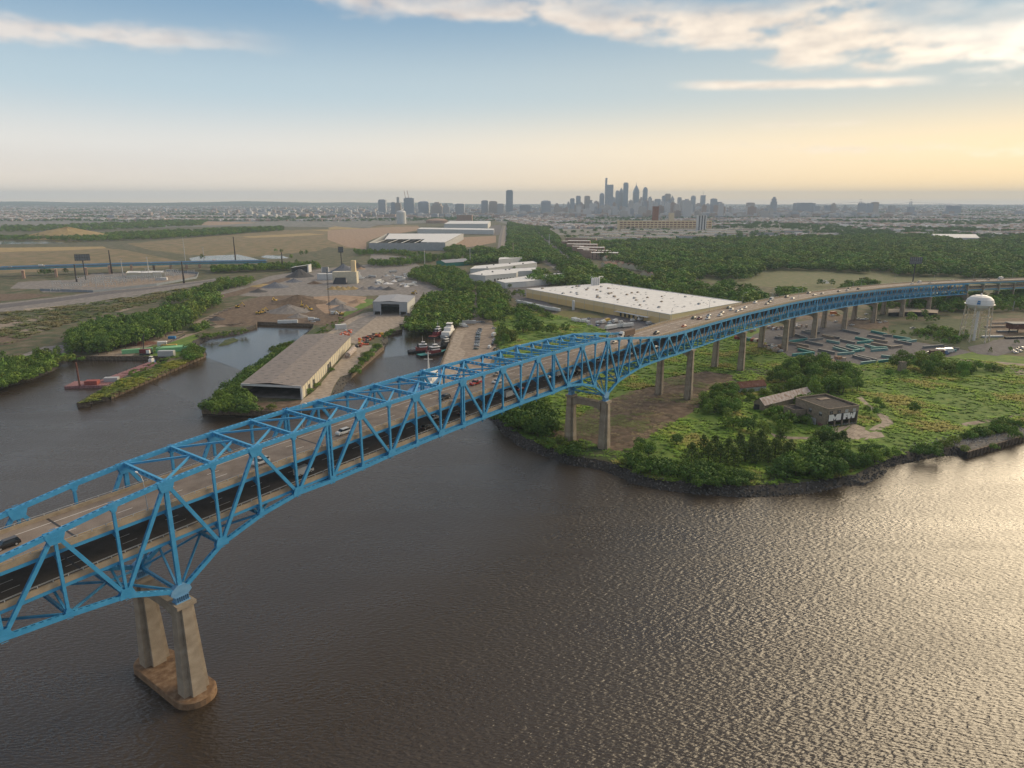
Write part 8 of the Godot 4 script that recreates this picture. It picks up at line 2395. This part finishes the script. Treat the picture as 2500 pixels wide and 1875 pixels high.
	t = thing("open_lean_to", "white lean-to shelter open at the front", "shed", Vector3(-355.7, 3, -1171.7))
	b = Build.new(); b.box(-16, 0, -9, 14, 0.3, 9); b.box(12, 0, -9, 14, 13, 9); b.box(-16, 0, -9, 14, 9, -8); b.quad(Vector3(-17, 8, 10), Vector3(15, 13, 10), Vector3(15, 13, -10), Vector3(-17, 8, -10)); part(t, "wall", b.mesh(), M.wall_white)
	b = Build.new(); b.box(-15, 0.3, -7.9, 12, 7.5, 8.5); part(t, "interior", b.mesh(), M.dark_inside)
	crate("site_office", Vector3(-285.8, 3, -1060.1), 0.0, Vector3(24, 9, 12), M.wall_white, "white office block left of the plant", "building")
	for i in 7: crate("cement_silo", [Vector3(-319, 3, -1165.5), Vector3(-317.1, 3, -1165.5), Vector3(-315.2, 3, -1165.5), Vector3(-313.3, 3, -1165.5), Vector3(-311.5, 3, -1165.5), Vector3(-310.2, 3, -1165.5), Vector3(-239.5, 3, -1080.8)][i], 0.0, Vector3(3, 9, 3), M.wall_white, "slim white silo behind the office, %s from the left" % ordinal(i + 1), "silo", "small white silos")
	# pier clutter: guard hut, orange barriers, rusty tank
	crate("guard_hut", Vector3(-162.2, 3, -641.8), 0.5, Vector3(10, 4.5, 5), M.wall_white, "white hut on stilts beside the orange barriers", "hut")
	rng.seed = 35
	for i in 22: crate("traffic_barrier", Vector3(-152.1, 3, -619.5) + Vector3(rng.randf_range(-5, 5), 0, rng.randf_range(-14, 12)), rng.randf() * 3.0, Vector3(2.6, 1.3, 0.8), M.orange if i % 4 else M.white, "orange water-filled barrier in the cluster beside the white hut", "barrier", "orange barriers by the white hut")
	for i in 44:
		var q: Vector3 = [Vector3(-128.5, 3, -595.2), Vector3(-123.2, 3, -612.4), Vector3(-127.6, 3, -566.6), Vector3(-125.2, 3, -602)][i % 4]
		crate("scrap_bale", q + Vector3(rng.randf_range(-5, 5), 0, rng.randf_range(-12, 12)), rng.randf() * 3.0, Vector3(rng.randf_range(1.5, 3.5), rng.randf_range(0.8, 2), rng.randf_range(1, 2)), [M.dark_metal, M.orange, M.yellow_machine, M.rust, M.red_paint][rng.randi() % 5], "scrap float or bale in the row along the dock edge", "scrap", "scrap along the dock edge")
	t = thing("rusty_tank", "rusty white horizontal tank beside the pier shed", "tank", Vector3(-127.3, 3, -526.8), 0.0)
	b = Build.new(); b.tube(Vector3(0, 2.4, 9), Vector3(0, 2.4, -14), 2.3, 2.3, 16); part(t, "shell", b.mesh(), M.rust_white)
	for z in [-10.0, 0.0, 6.0]: box_part(t, "saddle", Vector3(0, 0.7, z), Vector3(1, 0, 0), Vector3(1.6, 0.7, 0.4), M.concrete)

func pole_at(x: float, z: float, h: float, r: float, mat: Material, label: String, called: String, category: String, arms := 0) -> void:
	var t := thing(called, label, category, Vector3(x, LAND_Y, z))
	var b := Build.new()
	b.tube(Vector3.ZERO, Vector3(0, h, 0), r, r * 0.5, 8)
	part(t, "shaft", b.mesh(), mat)
	for i in arms:
		b = Build.new()
		var y := h * (0.97 - i * 0.12)
		b.bar(Vector3(-h * 0.09, y, 0), Vector3(h * 0.09, y, 0), r * 0.35, r * 0.35)
		part(t, "crossarm", b.mesh(), mat)

func poles() -> void:
	var rust := plain(0.045, 0.035, 0.032, 0.8)
	var dark := [-664.8, -1148.4, 38.1, -649.8, -1028.9, 25.8, -481.9, -1012, 31.5, -539.2, -1354.6, 49.1, -405.6, -1224.9, 29.3]
	for i in 5: pole_at(dark[i * 3], dark[i * 3 + 1], dark[i * 3 + 2], 1.5, rust, "dark steel power pole on the left plain, %s tallest-looking" % ordinal([2, 4, 3, 1, 5][i]), "power_pole", "pole")
	var pale := [-161.2, -1281.5, 31.3, -79.3, -1315.3, 30, -186.1, -1375.6, 14.7, -649.7, -1050.8, 32.5, -580.5, -1234, 53.8, -611.5, -1085.4, 29.7, -589.8, -1122.4, 29.3, -624.2, -1408, 26.6]
	for i in 8: pole_at(pale[i * 3], pale[i * 3 + 1], pale[i * 3 + 2], 0.8, M.galvanised, "pale grey utility mast on the left plain, %s of its kind" % ordinal(i + 1), "utility_mast", "mast", 1)
	var tan := [2.3, -1499, 28.9, 89.5, -1682.8, 38.8]
	for i in 2: pole_at(tan[i * 3], tan[i * 3 + 1], tan[i * 3 + 2], 1.0, M.wood_pale if i == 0 else M.galvanised, ["tan pole rising from the trees before the avenue", "grey pole beside the rail line in the trees"][i], "utility_mast", "mast", 2)
	# lattice mast
	var m := [-193.2, -721.5, 48.7]
	var t := thing("lattice_mast", "tall thin lattice mast beside the second basin", "mast", Vector3(m[0], LAND_Y, m[1]))
	var b := Build.new()
	var h: float = m[2]
	for k in 3:
		var a := TAU * k / 3
		b.bar(Vector3(cos(a), 0, sin(a)) * 1.0, Vector3(cos(a) * 0.5, h, sin(a) * 0.5), 0.13, 0.13)
		for i in 26:
			var c := TAU * (k + 1) / 3
			b.bar(Vector3(cos(a) * (1.1 - i * 0.019), h * i / 26.0, sin(a) * (1.1 - i * 0.019)), Vector3(cos(c) * (1.1 - i * 0.019), h * (i + 1) / 26.0, sin(c) * (1.1 - i * 0.019)), 0.08, 0.08)
	part(t, "lattice", b.mesh(), M.dark_metal)
	# street lamps on the bridge: distance along it and side
	var lamps := [-4.0, 6.0, 52.0, -8.2, 108.0, 6.6, 163.0, -8.2, 219.0, 6.6, 276.0, -8.6, 330.0, -8.9, 392.0, -9.4, 452.0, -9.4, 466.0, 9.0, 512.0, -9.4, 520.0, 9.0, 575.0, -9.4, 635.0, -9.4, 640.0, 9.0, 700.0, -9.4, 770.0, -9.4, 850.0, -9.4, 930.0, -9.4, 1010.0, -9.4]
	for i in lamps.size() / 2:
		var o := thing("street_lamp", "curved-arm street lamp on the bridge, %s from the river pier" % ordinal(i + 1), "lamp", Vector3.ZERO, 0.0, "street lamps on the bridge")
		o.transform = on_road(lamps[i * 2], (8.4 if lamps[i * 2 + 1] > 0 else -8.4) if lamps[i * 2] < 290 else lamps[i * 2 + 1], false, 1.0)
		var s := -1.0 if lamps[i * 2 + 1] > 0 else 1.0
		b = Build.new()
		b.tube(Vector3(0, 0.8, 0), Vector3(0, 8.0, 0), 0.13, 0.09, 8)
		b.tube(Vector3(0, 8.0, 0), Vector3(0, 9.3, s * 0.7), 0.09, 0.08, 6)
		b.tube(Vector3(0, 9.3, s * 0.7), Vector3(0, 9.7, s * 2.2), 0.08, 0.06, 6)
		part(o, "post", b.mesh(), M.galvanised)
		b = Build.new()
		b.box(-0.16, 9.6, s * 2.5 - 0.45, 0.16, 9.8, s * 2.5 + 0.45)
		part(o, "lamp_head", b.mesh(), M.white)
	# billboards
	board(Vector3(598.4, 3, -1028.5), 27.0, 22.0, 9.5, "black-framed billboard seen from behind above the far road", 0.25)
	board(Vector3(-649.7, 3, -1050.8), 30.0, 20.0, 9.0, "billboard beside the left viaduct", 0.4)
	board(Vector3(-319.1, 3, -1298.3), 24.0, 9.0, 10.0, "billboard on a single pole behind the quarry", 0.1)

func board(at: Vector3, h: float, w: float, bh: float, label: String, turn: float) -> void:
	var t := thing("billboard", label, "billboard", at, turn, "billboards")
	var b := Build.new(); b.tube(Vector3.ZERO, Vector3(0, h, 0), 0.9, 0.8, 10); part(t, "post", b.mesh(), M.dark_metal)
	b = Build.new(); b.box(-w / 2, h, -0.3, w / 2, h + bh, 0.3); part(t, "panel", b.mesh(), M.girder_grey)
	b = Build.new()
	for i in 7: b.box(-w / 2 + w * i / 6.0 - 0.15, h - 0.5, 0.3, -w / 2 + w * i / 6.0 + 0.15, h + bh, 0.7)
	for i in 3: b.box(-w / 2, h + bh * i / 2.0 - 0.2, 0.3, w / 2, h + bh * i / 2.0 + 0.1, 0.8)
	b.box(-w / 2 - 0.5, h - 0.6, 0.3, w / 2 + 0.5, h - 0.4, 2.0)
	part(t, "frame", b.mesh(), M.dark_metal)

func girder_yard() -> void:
	rng.seed = 51
	# steel girders laid out: ends as seen, in pairs
	var ends := [Vector3(237.7, 3, -576.7), Vector3(257.8, 3, -588.7), Vector3(255.2, 3, -582.7), Vector3(272.4, 3, -590.8), Vector3(254.9, 3, -612.1), Vector3(259.5, 3, -592.9), Vector3(252, 3, -578.7), Vector3(260.4, 3, -563.3), Vector3(235.4, 3, -572.8), Vector3(246.4, 3, -557.7), Vector3(235.7, 3, -555.9), Vector3(242.7, 3, -538.1), Vector3(232.1, 3, -545.1), Vector3(239.8, 3, -531.3), Vector3(219.5, 3, -524.6), Vector3(239.8, 3, -533), Vector3(248.6, 3, -545.1), Vector3(255.9, 3, -531.3), Vector3(280.6, 3, -607.7), Vector3(288, 3, -592.9), Vector3(278, 3, -605.5), Vector3(283.1, 3, -592.9), Vector3(267.9, 3, -625.5), Vector3(275, 3, -612.1), Vector3(273.2, 3, -630.1), Vector3(281.1, 3, -616.5), Vector3(271.2, 3, -580.7), Vector3(277.9, 3, -570.9), Vector3(285, 3, -584.7), Vector3(291.2, 3, -570.9), Vector3(263.9, 3, -552.2), Vector3(268.6, 3, -536.4), Vector3(268, 3, -559.5), Vector3(274, 3, -539.8), Vector3(278, 3, -559.5), Vector3(282.3, 3, -541.6), Vector3(280.6, 3, -563.3), Vector3(288, 3, -548.6), Vector3(273.1, 3, -538.1), Vector3(286.3, 3, -545.1), Vector3(256.6, 3, -527.9), Vector3(272.2, 3, -533), Vector3(302.8, 3, -594.9), Vector3(310.1, 3, -578.7), Vector3(293.7, 3, -572.8), Vector3(310.1, 3, -578.7), Vector3(318.8, 3, -605.5), Vector3(326.8, 3, -590.8), Vector3(332.2, 3, -625.5), Vector3(338.5, 3, -609.9), Vector3(339.7, 3, -601.2), Vector3(347.6, 3, -588.7), Vector3(332.9, 3, -605.5), Vector3(340, 3, -603.4), Vector3(312.6, 3, -586.7), Vector3(320.8, 3, -574.8), Vector3(295.3, 3, -563.3), Vector3(298.9, 3, -552.2), Vector3(294.2, 3, -550.4), Vector3(308.1, 3, -552.2), Vector3(289.8, 3, -541.6), Vector3(306, 3, -546.8), Vector3(304.6, 3, -570.9), Vector3(313.1, 3, -555.9), Vector3(329.5, 3, -580.7), Vector3(337, 3, -567.1), Vector3(332.7, 3, -580.7), Vector3(346.1, 3, -584.7), Vector3(337.7, 3, -576.7), Vector3(349.8, 3, -582.7), Vector3(312.1, 3, -554), Vector3(325.1, 3, -559.5), Vector3(265.1, 3, -521.4), Vector3(271.6, 3, -505.6), Vector3(269.5, 3, -523), Vector3(276.6, 3, -507.1), Vector3(259.4, 3, -496.6), Vector3(273.5, 3, -502.5), Vector3(275.6, 3, -502.5), Vector3(287.1, 3, -507.1), Vector3(287.5, 3, -521.4), Vector3(293.6, 3, -516.5), Vector3(308.8, 3, -632.5), Vector3(316.4, 3, -614.3), Vector3(238.2, 3, -603.4), Vector3(239.9, 3, -594.9), Vector3(232.5, 3, -597), Vector3(237.5, 3, -592.9), Vector3(338.8, 3, -554), Vector3(360.1, 3, -561.4), Vector3(357.5, 3, -555.9), Vector3(364.1, 3, -546.8), Vector3(340, 3, -538.1), Vector3(358.5, 3, -541.6)]
	var mats := [M.teal, M.girder_grey, M.girder_grey, M.girder_grey, M.girder_tan, M.girder_tan, M.teal, M.teal, M.girder_grey, M.girder_grey, M.girder_tan, M.girder_grey, M.girder_grey, M.teal_pale, M.girder_grey, M.teal_pale, M.girder_grey, M.teal_pale, M.teal_pale, M.teal, M.teal_pale, M.teal, M.teal, M.girder_grey, M.teal, M.teal, M.girder_grey, M.girder_tan, M.teal_pale, M.teal, M.teal_pale, M.girder_tan, M.girder_grey, M.teal, M.teal_pale, M.girder_tan, M.girder_grey, M.girder_grey, M.teal_pale, M.teal, M.teal_pale, M.girder_grey, M.girder_tan, M.girder_grey, M.girder_grey, M.girder_grey, M.teal]
	for i in ends.size() / 2:
		var a: Vector3 = ends[i * 2]; var c: Vector3 = ends[i * 2 + 1]
		var mt: Material = mats[i % mats.size()]
		var word: String = "teal" if mt == M.teal else "pale teal" if mt == M.teal_pale else "tan" if mt == M.girder_tan else "grey"
		var t := thing("steel_girder", "%s steel girder lying in the asphalt yard, %s laid out from the pallet end" % [word, ordinal(i + 1)], "girder", Vector3.ZERO, 0.0, "girders in the asphalt yard")
		var up := Vector3(0, 0.25, 0)
		var b := Build.new()
		b.bar(a + up + Vector3(0, 0.9, 0), c + up + Vector3(0, 0.9, 0), 0.5, 1.5); part(t, "web", b.mesh(), mt)
		b = Build.new(); b.bar(a + up + Vector3(0, 1.75, 0), c + up + Vector3(0, 1.75, 0), 1.7, 0.2); part(t, "top_flange", b.mesh(), mt)
		b = Build.new(); b.bar(a + up + Vector3(0, 0.08, 0), c + up + Vector3(0, 0.08, 0), 1.7, 0.15); part(t, "bottom_flange", b.mesh(), mt)
	var kinds := [M.wood_crate, M.wood_pale, M.girder_grey, M.brick_pale, M.wall_white]
	var spots := [Vector3(245.8, 3, -647.4), Vector3(249.4, 3, -644.9), Vector3(252, 3, -642.5), Vector3(277.3, 3, -657.3), Vector3(225.9, 3, -633), Vector3(220, 3, -628.3), Vector3(211.2, 3, -558.1), Vector3(216.4, 3, -561.8), Vector3(219.7, 3, -558.1), Vector3(223.4, 3, -561.8), Vector3(213.2, 3, -550.8), Vector3(215.1, 3, -543.7), Vector3(210.5, 3, -541.6), Vector3(218, 3, -541.6), Vector3(220.5, 3, -552.2), Vector3(273.1, 3, -649.3), Vector3(278.7, 3, -654.2), Vector3(270.4, 3, -646.8), Vector3(253.5, 3, -639.6), Vector3(248.2, 3, -639.6), Vector3(232.3, 3, -507.1), Vector3(233.8, 3, -502.5), Vector3(236.6, 3, -499.5), Vector3(243.5, 3, -511.8), Vector3(243.6, 3, -505.6), Vector3(249.9, 3, -514.9), Vector3(229.4, 3, -508.7)]
	var k := 0
	for p in spots:
		for j in 4:
			k += 1
			crate("pallet_stack", p + Vector3(rng.randf_range(-4, 4), 0, rng.randf_range(-4, 4)), rng.randf() * 0.6, Vector3(rng.randf_range(1.6, 3.2), rng.randf_range(1.2, 2.8), rng.randf_range(1.4, 2.4)), kinds[rng.randi() % 5], "strapped pallet stack at the edge of the asphalt yard", "pallet stack", "pallet stacks of the asphalt yard")
	for i in 9:
		var p: Vector3 = (Vector3(198.4, 3, -595.4)).lerp(Vector3(214.9, 3, -577.1), i / 8.0)
		crate("shipping_container", p, 0.9, Vector3(6, 2.6, 2.5), [M.red_paint, M.maroon, M.wall_cream, M.navy, M.green_paint, M.red_paint, M.wall_cream, M.rust, M.wall_white][i], "%s container in the line below the bridge, %s from the left" % [["red", "maroon", "cream", "navy", "green", "faded red", "tan", "rusty", "white"][i], ordinal(i + 1)], "container", "containers below the bridge")
	# yard fence line and small ruin in the bushes
	crate("concrete_hut", Vector3(278.8, 3, -476.6), 0.2, Vector3(4, 7, 4), M.old_concrete, "narrow concrete hut hidden in the trees", "hut")
	# right edge: sheds and stacks by the water tower
	var t := thing("dark_shed", "dark raised shed at the right edge beyond the water tower", "shed", Vector3(466.4, 3, -623.5))
	var b := Build.new(); b.box(-9, 4, -4, 16, 9, 5); part(t, "wall", b.mesh(), M.rust)
	b = Build.new(); b.box(-10, 9, -5, 17, 9.6, 6); part(t, "roof", b.mesh(), M.girder_grey)
	for x in [-8.0, 0.0, 8.0, 15.0]: box_part(t, "leg", Vector3(x, 2, 0), Vector3(1, 0, 0), Vector3(0.3, 2, 0.3), M.dark_metal)
	for i in 5: crate("timber_stack", [Vector3(484.4, 3, -671.4), Vector3(459.1, 3, -626.7), Vector3(428.5, 3, -601.9), Vector3(445.1, 3, -596), Vector3(463.5, 3, -650)][i], 0.1, Vector3(20, 1.6, 2.4), [M.wood_pale, M.girder_grey, M.wall_white, M.dark_metal, M.girder_tan][i], "long stack of beams beyond the water tower, %s one" % ordinal(i + 1), "stack", "beam stacks by the water tower")
	var racks := [499.4, -758, 9.7, 523.3, -742.1, 12, 553.8, -753.4, 10.7]
	for i in 3: pole_at(racks[i * 3], racks[i * 3 + 1], racks[i * 3 + 2], 0.35, M.galvanised, "wooden line pole behind the water tower, %s from the left" % ordinal(i + 1), "line_pole", "pole", 3)

func water_tower() -> void:
	var at := Vector3(402, LAND_Y, -587)
	var t := thing("water_tower", "white water tower on rust-streaked legs at the right", "water tower", at)
	var h: float = [404.1, -585.9, 39.9][2]
	var R := 10.4
	var yb := h - 12.8
	var b := Build.new()
	b.lathe(Vector3.ZERO, [Vector2(0.5, yb - 1.2), Vector2(3.4, yb - 0.4), Vector2(6.6, yb + 1.0), Vector2(9.2, yb + 3.0), Vector2(R, yb + 5.2), Vector2(R, yb + 6.6), Vector2(9.7, yb + 9.0), Vector2(7.6, yb + 11.2), Vector2(4.4, yb + 12.5), Vector2(1.2, yb + 12.9), Vector2(0, yb + 12.95)], 32)
	part(t, "tank", b.mesh(), M.tank_white)
	b = Build.new()
	b.lathe(Vector3.ZERO, [Vector2(R + 0.02, yb + 4.9), Vector2(R + 0.9, yb + 4.9), Vector2(R + 0.9, yb + 5.15), Vector2(R + 0.02, yb + 5.15)], 32)
	part(t, "walkway", b.mesh(), M.tank_white)
	b = Build.new(); b.tube(Vector3.ZERO, Vector3(0, yb, 0), 1.25, 1.25, 14); part(t, "riser_pipe", b.mesh(), M.tank_white)
	b = Build.new(); b.lathe(Vector3.ZERO, [Vector2(0.6, yb + 12.9), Vector2(0.6, yb + 14.0), Vector2(0, yb + 14.2)], 10); part(t, "vent", b.mesh(), M.tank_white)
	for k in 6:
		var a := TAU * (k + 0.3) / 6
		var foot := Vector3(cos(a), 0, sin(a)) * 11.6
		var head := Vector3(cos(a), 0, sin(a)) * (R - 0.5) + Vector3(0, yb + 5.0, 0)
		b = Build.new(); b.tube(foot, head, 0.55, 0.55, 8); part(t, "leg", b.mesh(), M.tank_leg)
		var a2 := TAU * (k + 1.3) / 6
		var foot2 := Vector3(cos(a2), 0, sin(a2)) * 11.6
		var head2 := Vector3(cos(a2), 0, sin(a2)) * (R - 0.5) + Vector3(0, yb + 5.0, 0)
		for lv in 3:
			var p0 := foot.lerp(head, lv / 3.0); var p1 := foot.lerp(head, (lv + 1) / 3.0)
			var r0 := foot2.lerp(head2, lv / 3.0); var r1 := foot2.lerp(head2, (lv + 1) / 3.0)
			b = Build.new(); b.tube(p0, r1, 0.07, 0.07, 5, false); b.tube(r0, p1, 0.07, 0.07, 5, false); part(t, "tie_rod", b.mesh(), M.tank_leg)
			if lv > 0:
				b = Build.new(); b.tube(p0, r0, 0.22, 0.22, 6, false); part(t, "ring_strut", b.mesh(), M.tank_leg)
	# blue mark painted on the tank, facing the river
	var dir := Vector3(-0.62, 0, 0.78).normalized()
	var side := Vector3.UP.cross(dir).normalized()
	b = Build.new()
	for e in [[-1.2, -1.0, 1.2, 0.2], [-1.2, 0.5, 1.2, 0.8], [-0.9, 0.9, 1.0, 1.9], [-1.2, -1.5, 1.2, -1.2]]:
		var c: Vector3 = dir * (R - 0.08) + Vector3(0, yb + 7.0 + (e[1] + e[3]) / 2, 0) + side * (e[0] + e[2]) / 2 - dir * 0.35 * maxf(0.0, (e[1] + e[3]) / 2 - 0.5)
		b.hex(c, side * (e[2] - e[0]) / 2, Vector3.UP * (e[3] - e[1]) / 2, dir * 0.22)
	part(t, "painted_mark", b.mesh(), M.ship_blue)

func left_viaduct() -> void:
	# blue girder road crossing the plain
	var a := [Vector3(-903.3, 17, -1049.4), Vector3(-816.8, 17, -1104.9), Vector3(-732, 17, -1139.2), Vector3(-641.9, 17, -1175.7), Vector3(-543.1, 17, -1207.9), Vector3(-434, 17, -1228.1)]
	var t := thing("road_viaduct", "low blue girder viaduct crossing the plain on the left", "viaduct")
	for i in a.size() - 1:
		var b := Build.new(); b.bar(a[i], a[i + 1], 16, 1.0); part(t, "roadway", b.mesh(), M.gravel)
		b = Build.new()
		for s in [-1.0, 1.0]:
			var n: Vector3 = (a[i + 1] - a[i]).normalized().cross(Vector3.UP) * 7.6 * s
			b.bar(a[i] + n - Vector3(0, 1.9, 0), a[i + 1] + n - Vector3(0, 1.9, 0), 0.6, 2.8)
		part(t, "girder", b.mesh(), M.teal_steel)
		b = Build.new()
		for s in [-1.0, 1.0]:
			var n: Vector3 = (a[i + 1] - a[i]).normalized().cross(Vector3.UP) * 7.8 * s
			b.bar(a[i] + n + Vector3(0, 1.0, 0), a[i + 1] + n + Vector3(0, 1.0, 0), 0.4, 1.0)
		part(t, "parapet", b.mesh(), M.pale_steel)
	var piers := [Vector3(-816.1, 3, -1050.8), Vector3(-762.7, 3, -1078.3), Vector3(-724.1, 3, -1097.5), Vector3(-691.3, 3, -1122.4), Vector3(-668.1, 3, -1148.4), Vector3(-643.2, 3, -1170.1), Vector3(-618.4, 3, -1195.4), Vector3(-600.9, 3, -1218.9), Vector3(-579.9, 3, -1234), Vector3(-561.6, 3, -1246.3), Vector3(-542.5, 3, -1265.3)]
	for p in piers:
		var b := Build.new(); b.box(-6.5, 0, -1.6, 6.5, 11.0, 1.6); b.box(-7.8, 11.0, -1.8, 7.8, 12.6, 1.8)
		part(t, "pier", b.mesh(), M.brick_pale, Transform3D(Basis(Vector3.UP, -1.05), p))
	for i in 3: car_at("box" if i == 0 else "suv", "white", Transform3D(Basis(Vector3.UP, 0.3), [Vector3(-757.2, 17.6, -1115.3), Vector3(-615, 17.6, -1178.4), Vector3(-798.2, 17.6, -1101.3)][i]), "white vehicle crossing the left viaduct, %s one" % ordinal(i + 1), "vehicles on the left viaduct")
	# substation: rows of steel frames, transformers, a cream hall
	t = thing("control_hall", "long cream control hall behind the substation", "building")
	block(t, pv([-606.3, -1085.4, -549.5, -1092.6, -565.4, -1122.4, -620.9, -1117.3]), LAND_Y, LAND_Y + 7, M.wall_cream, M.roof_white)
	crate("control_cabin", Vector3(-534.1, 3, -1050.8), 0.2, Vector3(16, 4, 6), M.wall_white, "small white cabin before the control hall", "cabin")
	rng.seed = 66
	for i in 60:
		var p: Vector3 = (Vector3(-603.6, 3, -968.1)).lerp(Vector3(-563.6, 3, -1073.7), rng.randf()) + Vector3(rng.randf_range(-45, 45), 0, rng.randf_range(-75, 75))
		var o := thing("switch_frame", "grey steel switch frame in the fenced substation", "frame", p, 0.6, "switch frames of the substation")
		var b := Build.new()
		var h := rng.randf_range(5, 10)
		for s in [-1.0, 1.0]: b.bar(Vector3(s * 5, 0, 0), Vector3(s * 5, h, 0), 0.4, 0.4)
		part(o, "leg", b.mesh(), M.galvanised)
		b = Build.new(); b.bar(Vector3(-6, h, 0), Vector3(6, h, 0), 0.5, 0.6); b.bar(Vector3(-6, h * 0.6, 0), Vector3(6, h * 0.6, 0), 0.3, 0.3); part(o, "crossbeam", b.mesh(), M.galvanised)
		b = Build.new()
		for k in 4: b.tube(Vector3(-4.5 + k * 3, h * 0.6, 0), Vector3(-4.5 + k * 3, h * 0.6 + 2.0, 0), 0.35, 0.2, 6)
		part(o, "insulators", b.mesh(), M.wall_white)
	var fence := thing("yard_fence", "blue-grey mesh fence round the substation", "fence")
	var ring := [Vector3(-635.5, 3, -924.3), Vector3(-553.6, 3, -907.2), Vector3(-537.2, 3, -933.1), Vector3(-506.2, 3, -979.7), Vector3(-490.9, 3, -1073.7), Vector3(-518.4, 3, -1143.1), Vector3(-591.3, 3, -1184)]
	for i in ring.size() - 1:
		var n := int(ring[i].distance_to(ring[i + 1]) / 8.0)
		for k in n:
			var p: Vector3 = ring[i].lerp(ring[i + 1], (k + 0.5) / n)
			box_part(fence, "fence_panel", p + Vector3(0, 1.6, 0), ring[i + 1] - ring[i], Vector3(ring[i].distance_to(ring[i + 1]) / n / 2 - 0.1, 1.5, 0.05), M.fence)

func shore_stones() -> void:
	rng.seed = 91
	var b := Build.new()
	var p := [Vector3(1, 0.1, 0.2), Vector3(-0.2, 0.8, 0.1), Vector3(-0.9, 0, -0.3), Vector3(0.1, -0.6, 0.3), Vector3(0.2, 0.1, 0.9), Vector3(0, -0.1, -0.85)]
	for f in [[0, 1, 4], [1, 2, 4], [2, 3, 4], [3, 0, 4], [1, 0, 5], [2, 1, 5], [3, 2, 5], [0, 3, 5]]: b.tri(p[f[0]], p[f[1]], p[f[2]])
	var m := b.mesh()
	var xs := []
	var wl := pv(SHORE_WATER); var ll := pv(SHORE_LAND)
	for i in wl.size() - 1:
		if SHORE_KIND[i] == 1 and SHORE_KIND[i + 1] == 1: continue
		if absf(wl[i].x) > 420: continue
		var right := wl[i].x > -40
		var n := int(wl[i].distance_to(wl[i + 1]) * (5.5 if right else 1.3))
		for k in n:
			var f := rng.randf()
			var g := rng.randf_range(-0.25, 1.05)
			var q := wl[i].lerp(wl[i + 1], f).lerp(ll[i].lerp(ll[i + 1], f), g)
			var s := rng.randf_range(0.25, 0.8)
			xs.append([Transform3D(Basis.from_euler(Vector3(rng.randf() * 6, rng.randf() * 6, rng.randf() * 6)).scaled(Vector3.ONE * s), Vector3(q.x, 0.2 + g * 2.7 + 0.1, q.y)), Color(1, 0.95, 0.88) * rng.randf_range(0.03, 0.13)])
	for i in 900:
		var q: Vector3 = (Vector3(195, 3, -313.1)).lerp(Vector3(278, 3, -353.7), rng.randf()) + Vector3(rng.randf_range(-7, 7), 0.2, rng.randf_range(-7, 7))
		if not Geometry2D.is_point_in_polygon(v2(q), land_outline): continue
		xs.append([Transform3D(Basis.from_euler(Vector3(rng.randf() * 6, rng.randf() * 6, 0)).scaled(Vector3.ONE * rng.randf_range(0.2, 0.6)), q), Color(1, 0.95, 0.88) * rng.randf_range(0.12, 0.4)])
	swarm("shore_rubble", m, xs, "dark riprap stones tumbled along the water's edge", "rubble")
	# timber piles of the dock walls
	for e in [[[-345.5, -524.5, -272.9, -524.5], 24, "slip"], [[-54.9, -647.5, -53.6, -518.9], 26, "wharf"], [[-53.7, -517.8, -52.7, -450.9], 12, "outer wharf"], [[-253, -416.4, -244.8, -535.1], 22, "mole"], [[221.2, -312.6, 266.1, -336.3], 16, "right bank"]]:
		var a := Vector2(e[0][0], e[0][1]); var c := Vector2(e[0][2], e[0][3])
		for i in e[1]:
			var q := a.lerp(c, (i + 0.5) / e[1])
			var mb := Build.new()
			mb.tube(Vector3(0, -1, 0), Vector3(0, 3.6, 0), 0.35, 0.32, 7)
			single("mooring_pile", mb.mesh(), M.timber, "weathered timber pile of the %s wall" % e[2], "pile", Vector3(q.x, 0, q.y), 0.0, "timber piles of the %s wall" % e[2])
	# islet of debris in the basin
	var mm := Build.new()
	mm.prism(pv([-252.7, -574.9, -257.2, -600, -252.8, -615.3, -244.4, -605.3, -246.9, -581.9]), -0.5, 1.1, 0.7)
	setting("mud_islet", mm.mesh(), M.scrub)


func _ready() -> void:
	rng.seed = 7
	view_and_light()
	make_materials()
	M.wet_concrete = layered(25, [[0.0, 0.12, 0.065, 0.032], [0.5, 0.24, 0.145, 0.078], [1.0, 0.38, 0.27, 0.17]], 16.0, [[0.0, 0.6, 0.6, 0.6], [1.0, 1.0, 1.0, 1.0]], 4.0)
	land_and_water()
	ground_cover()
	make_plants()
	plant_regions()
	place_trees()
	grass()
	river_spans()
	approach()
	building_materials()
	paints()
	main_buildings()
	traffic()
	parking()
	terraces()
	skyline()
	far_things()
	boats()
	mole_things()
	quarry()
	girder_yard()
	water_tower()
	left_viaduct()
	poles()
	shore_stones()
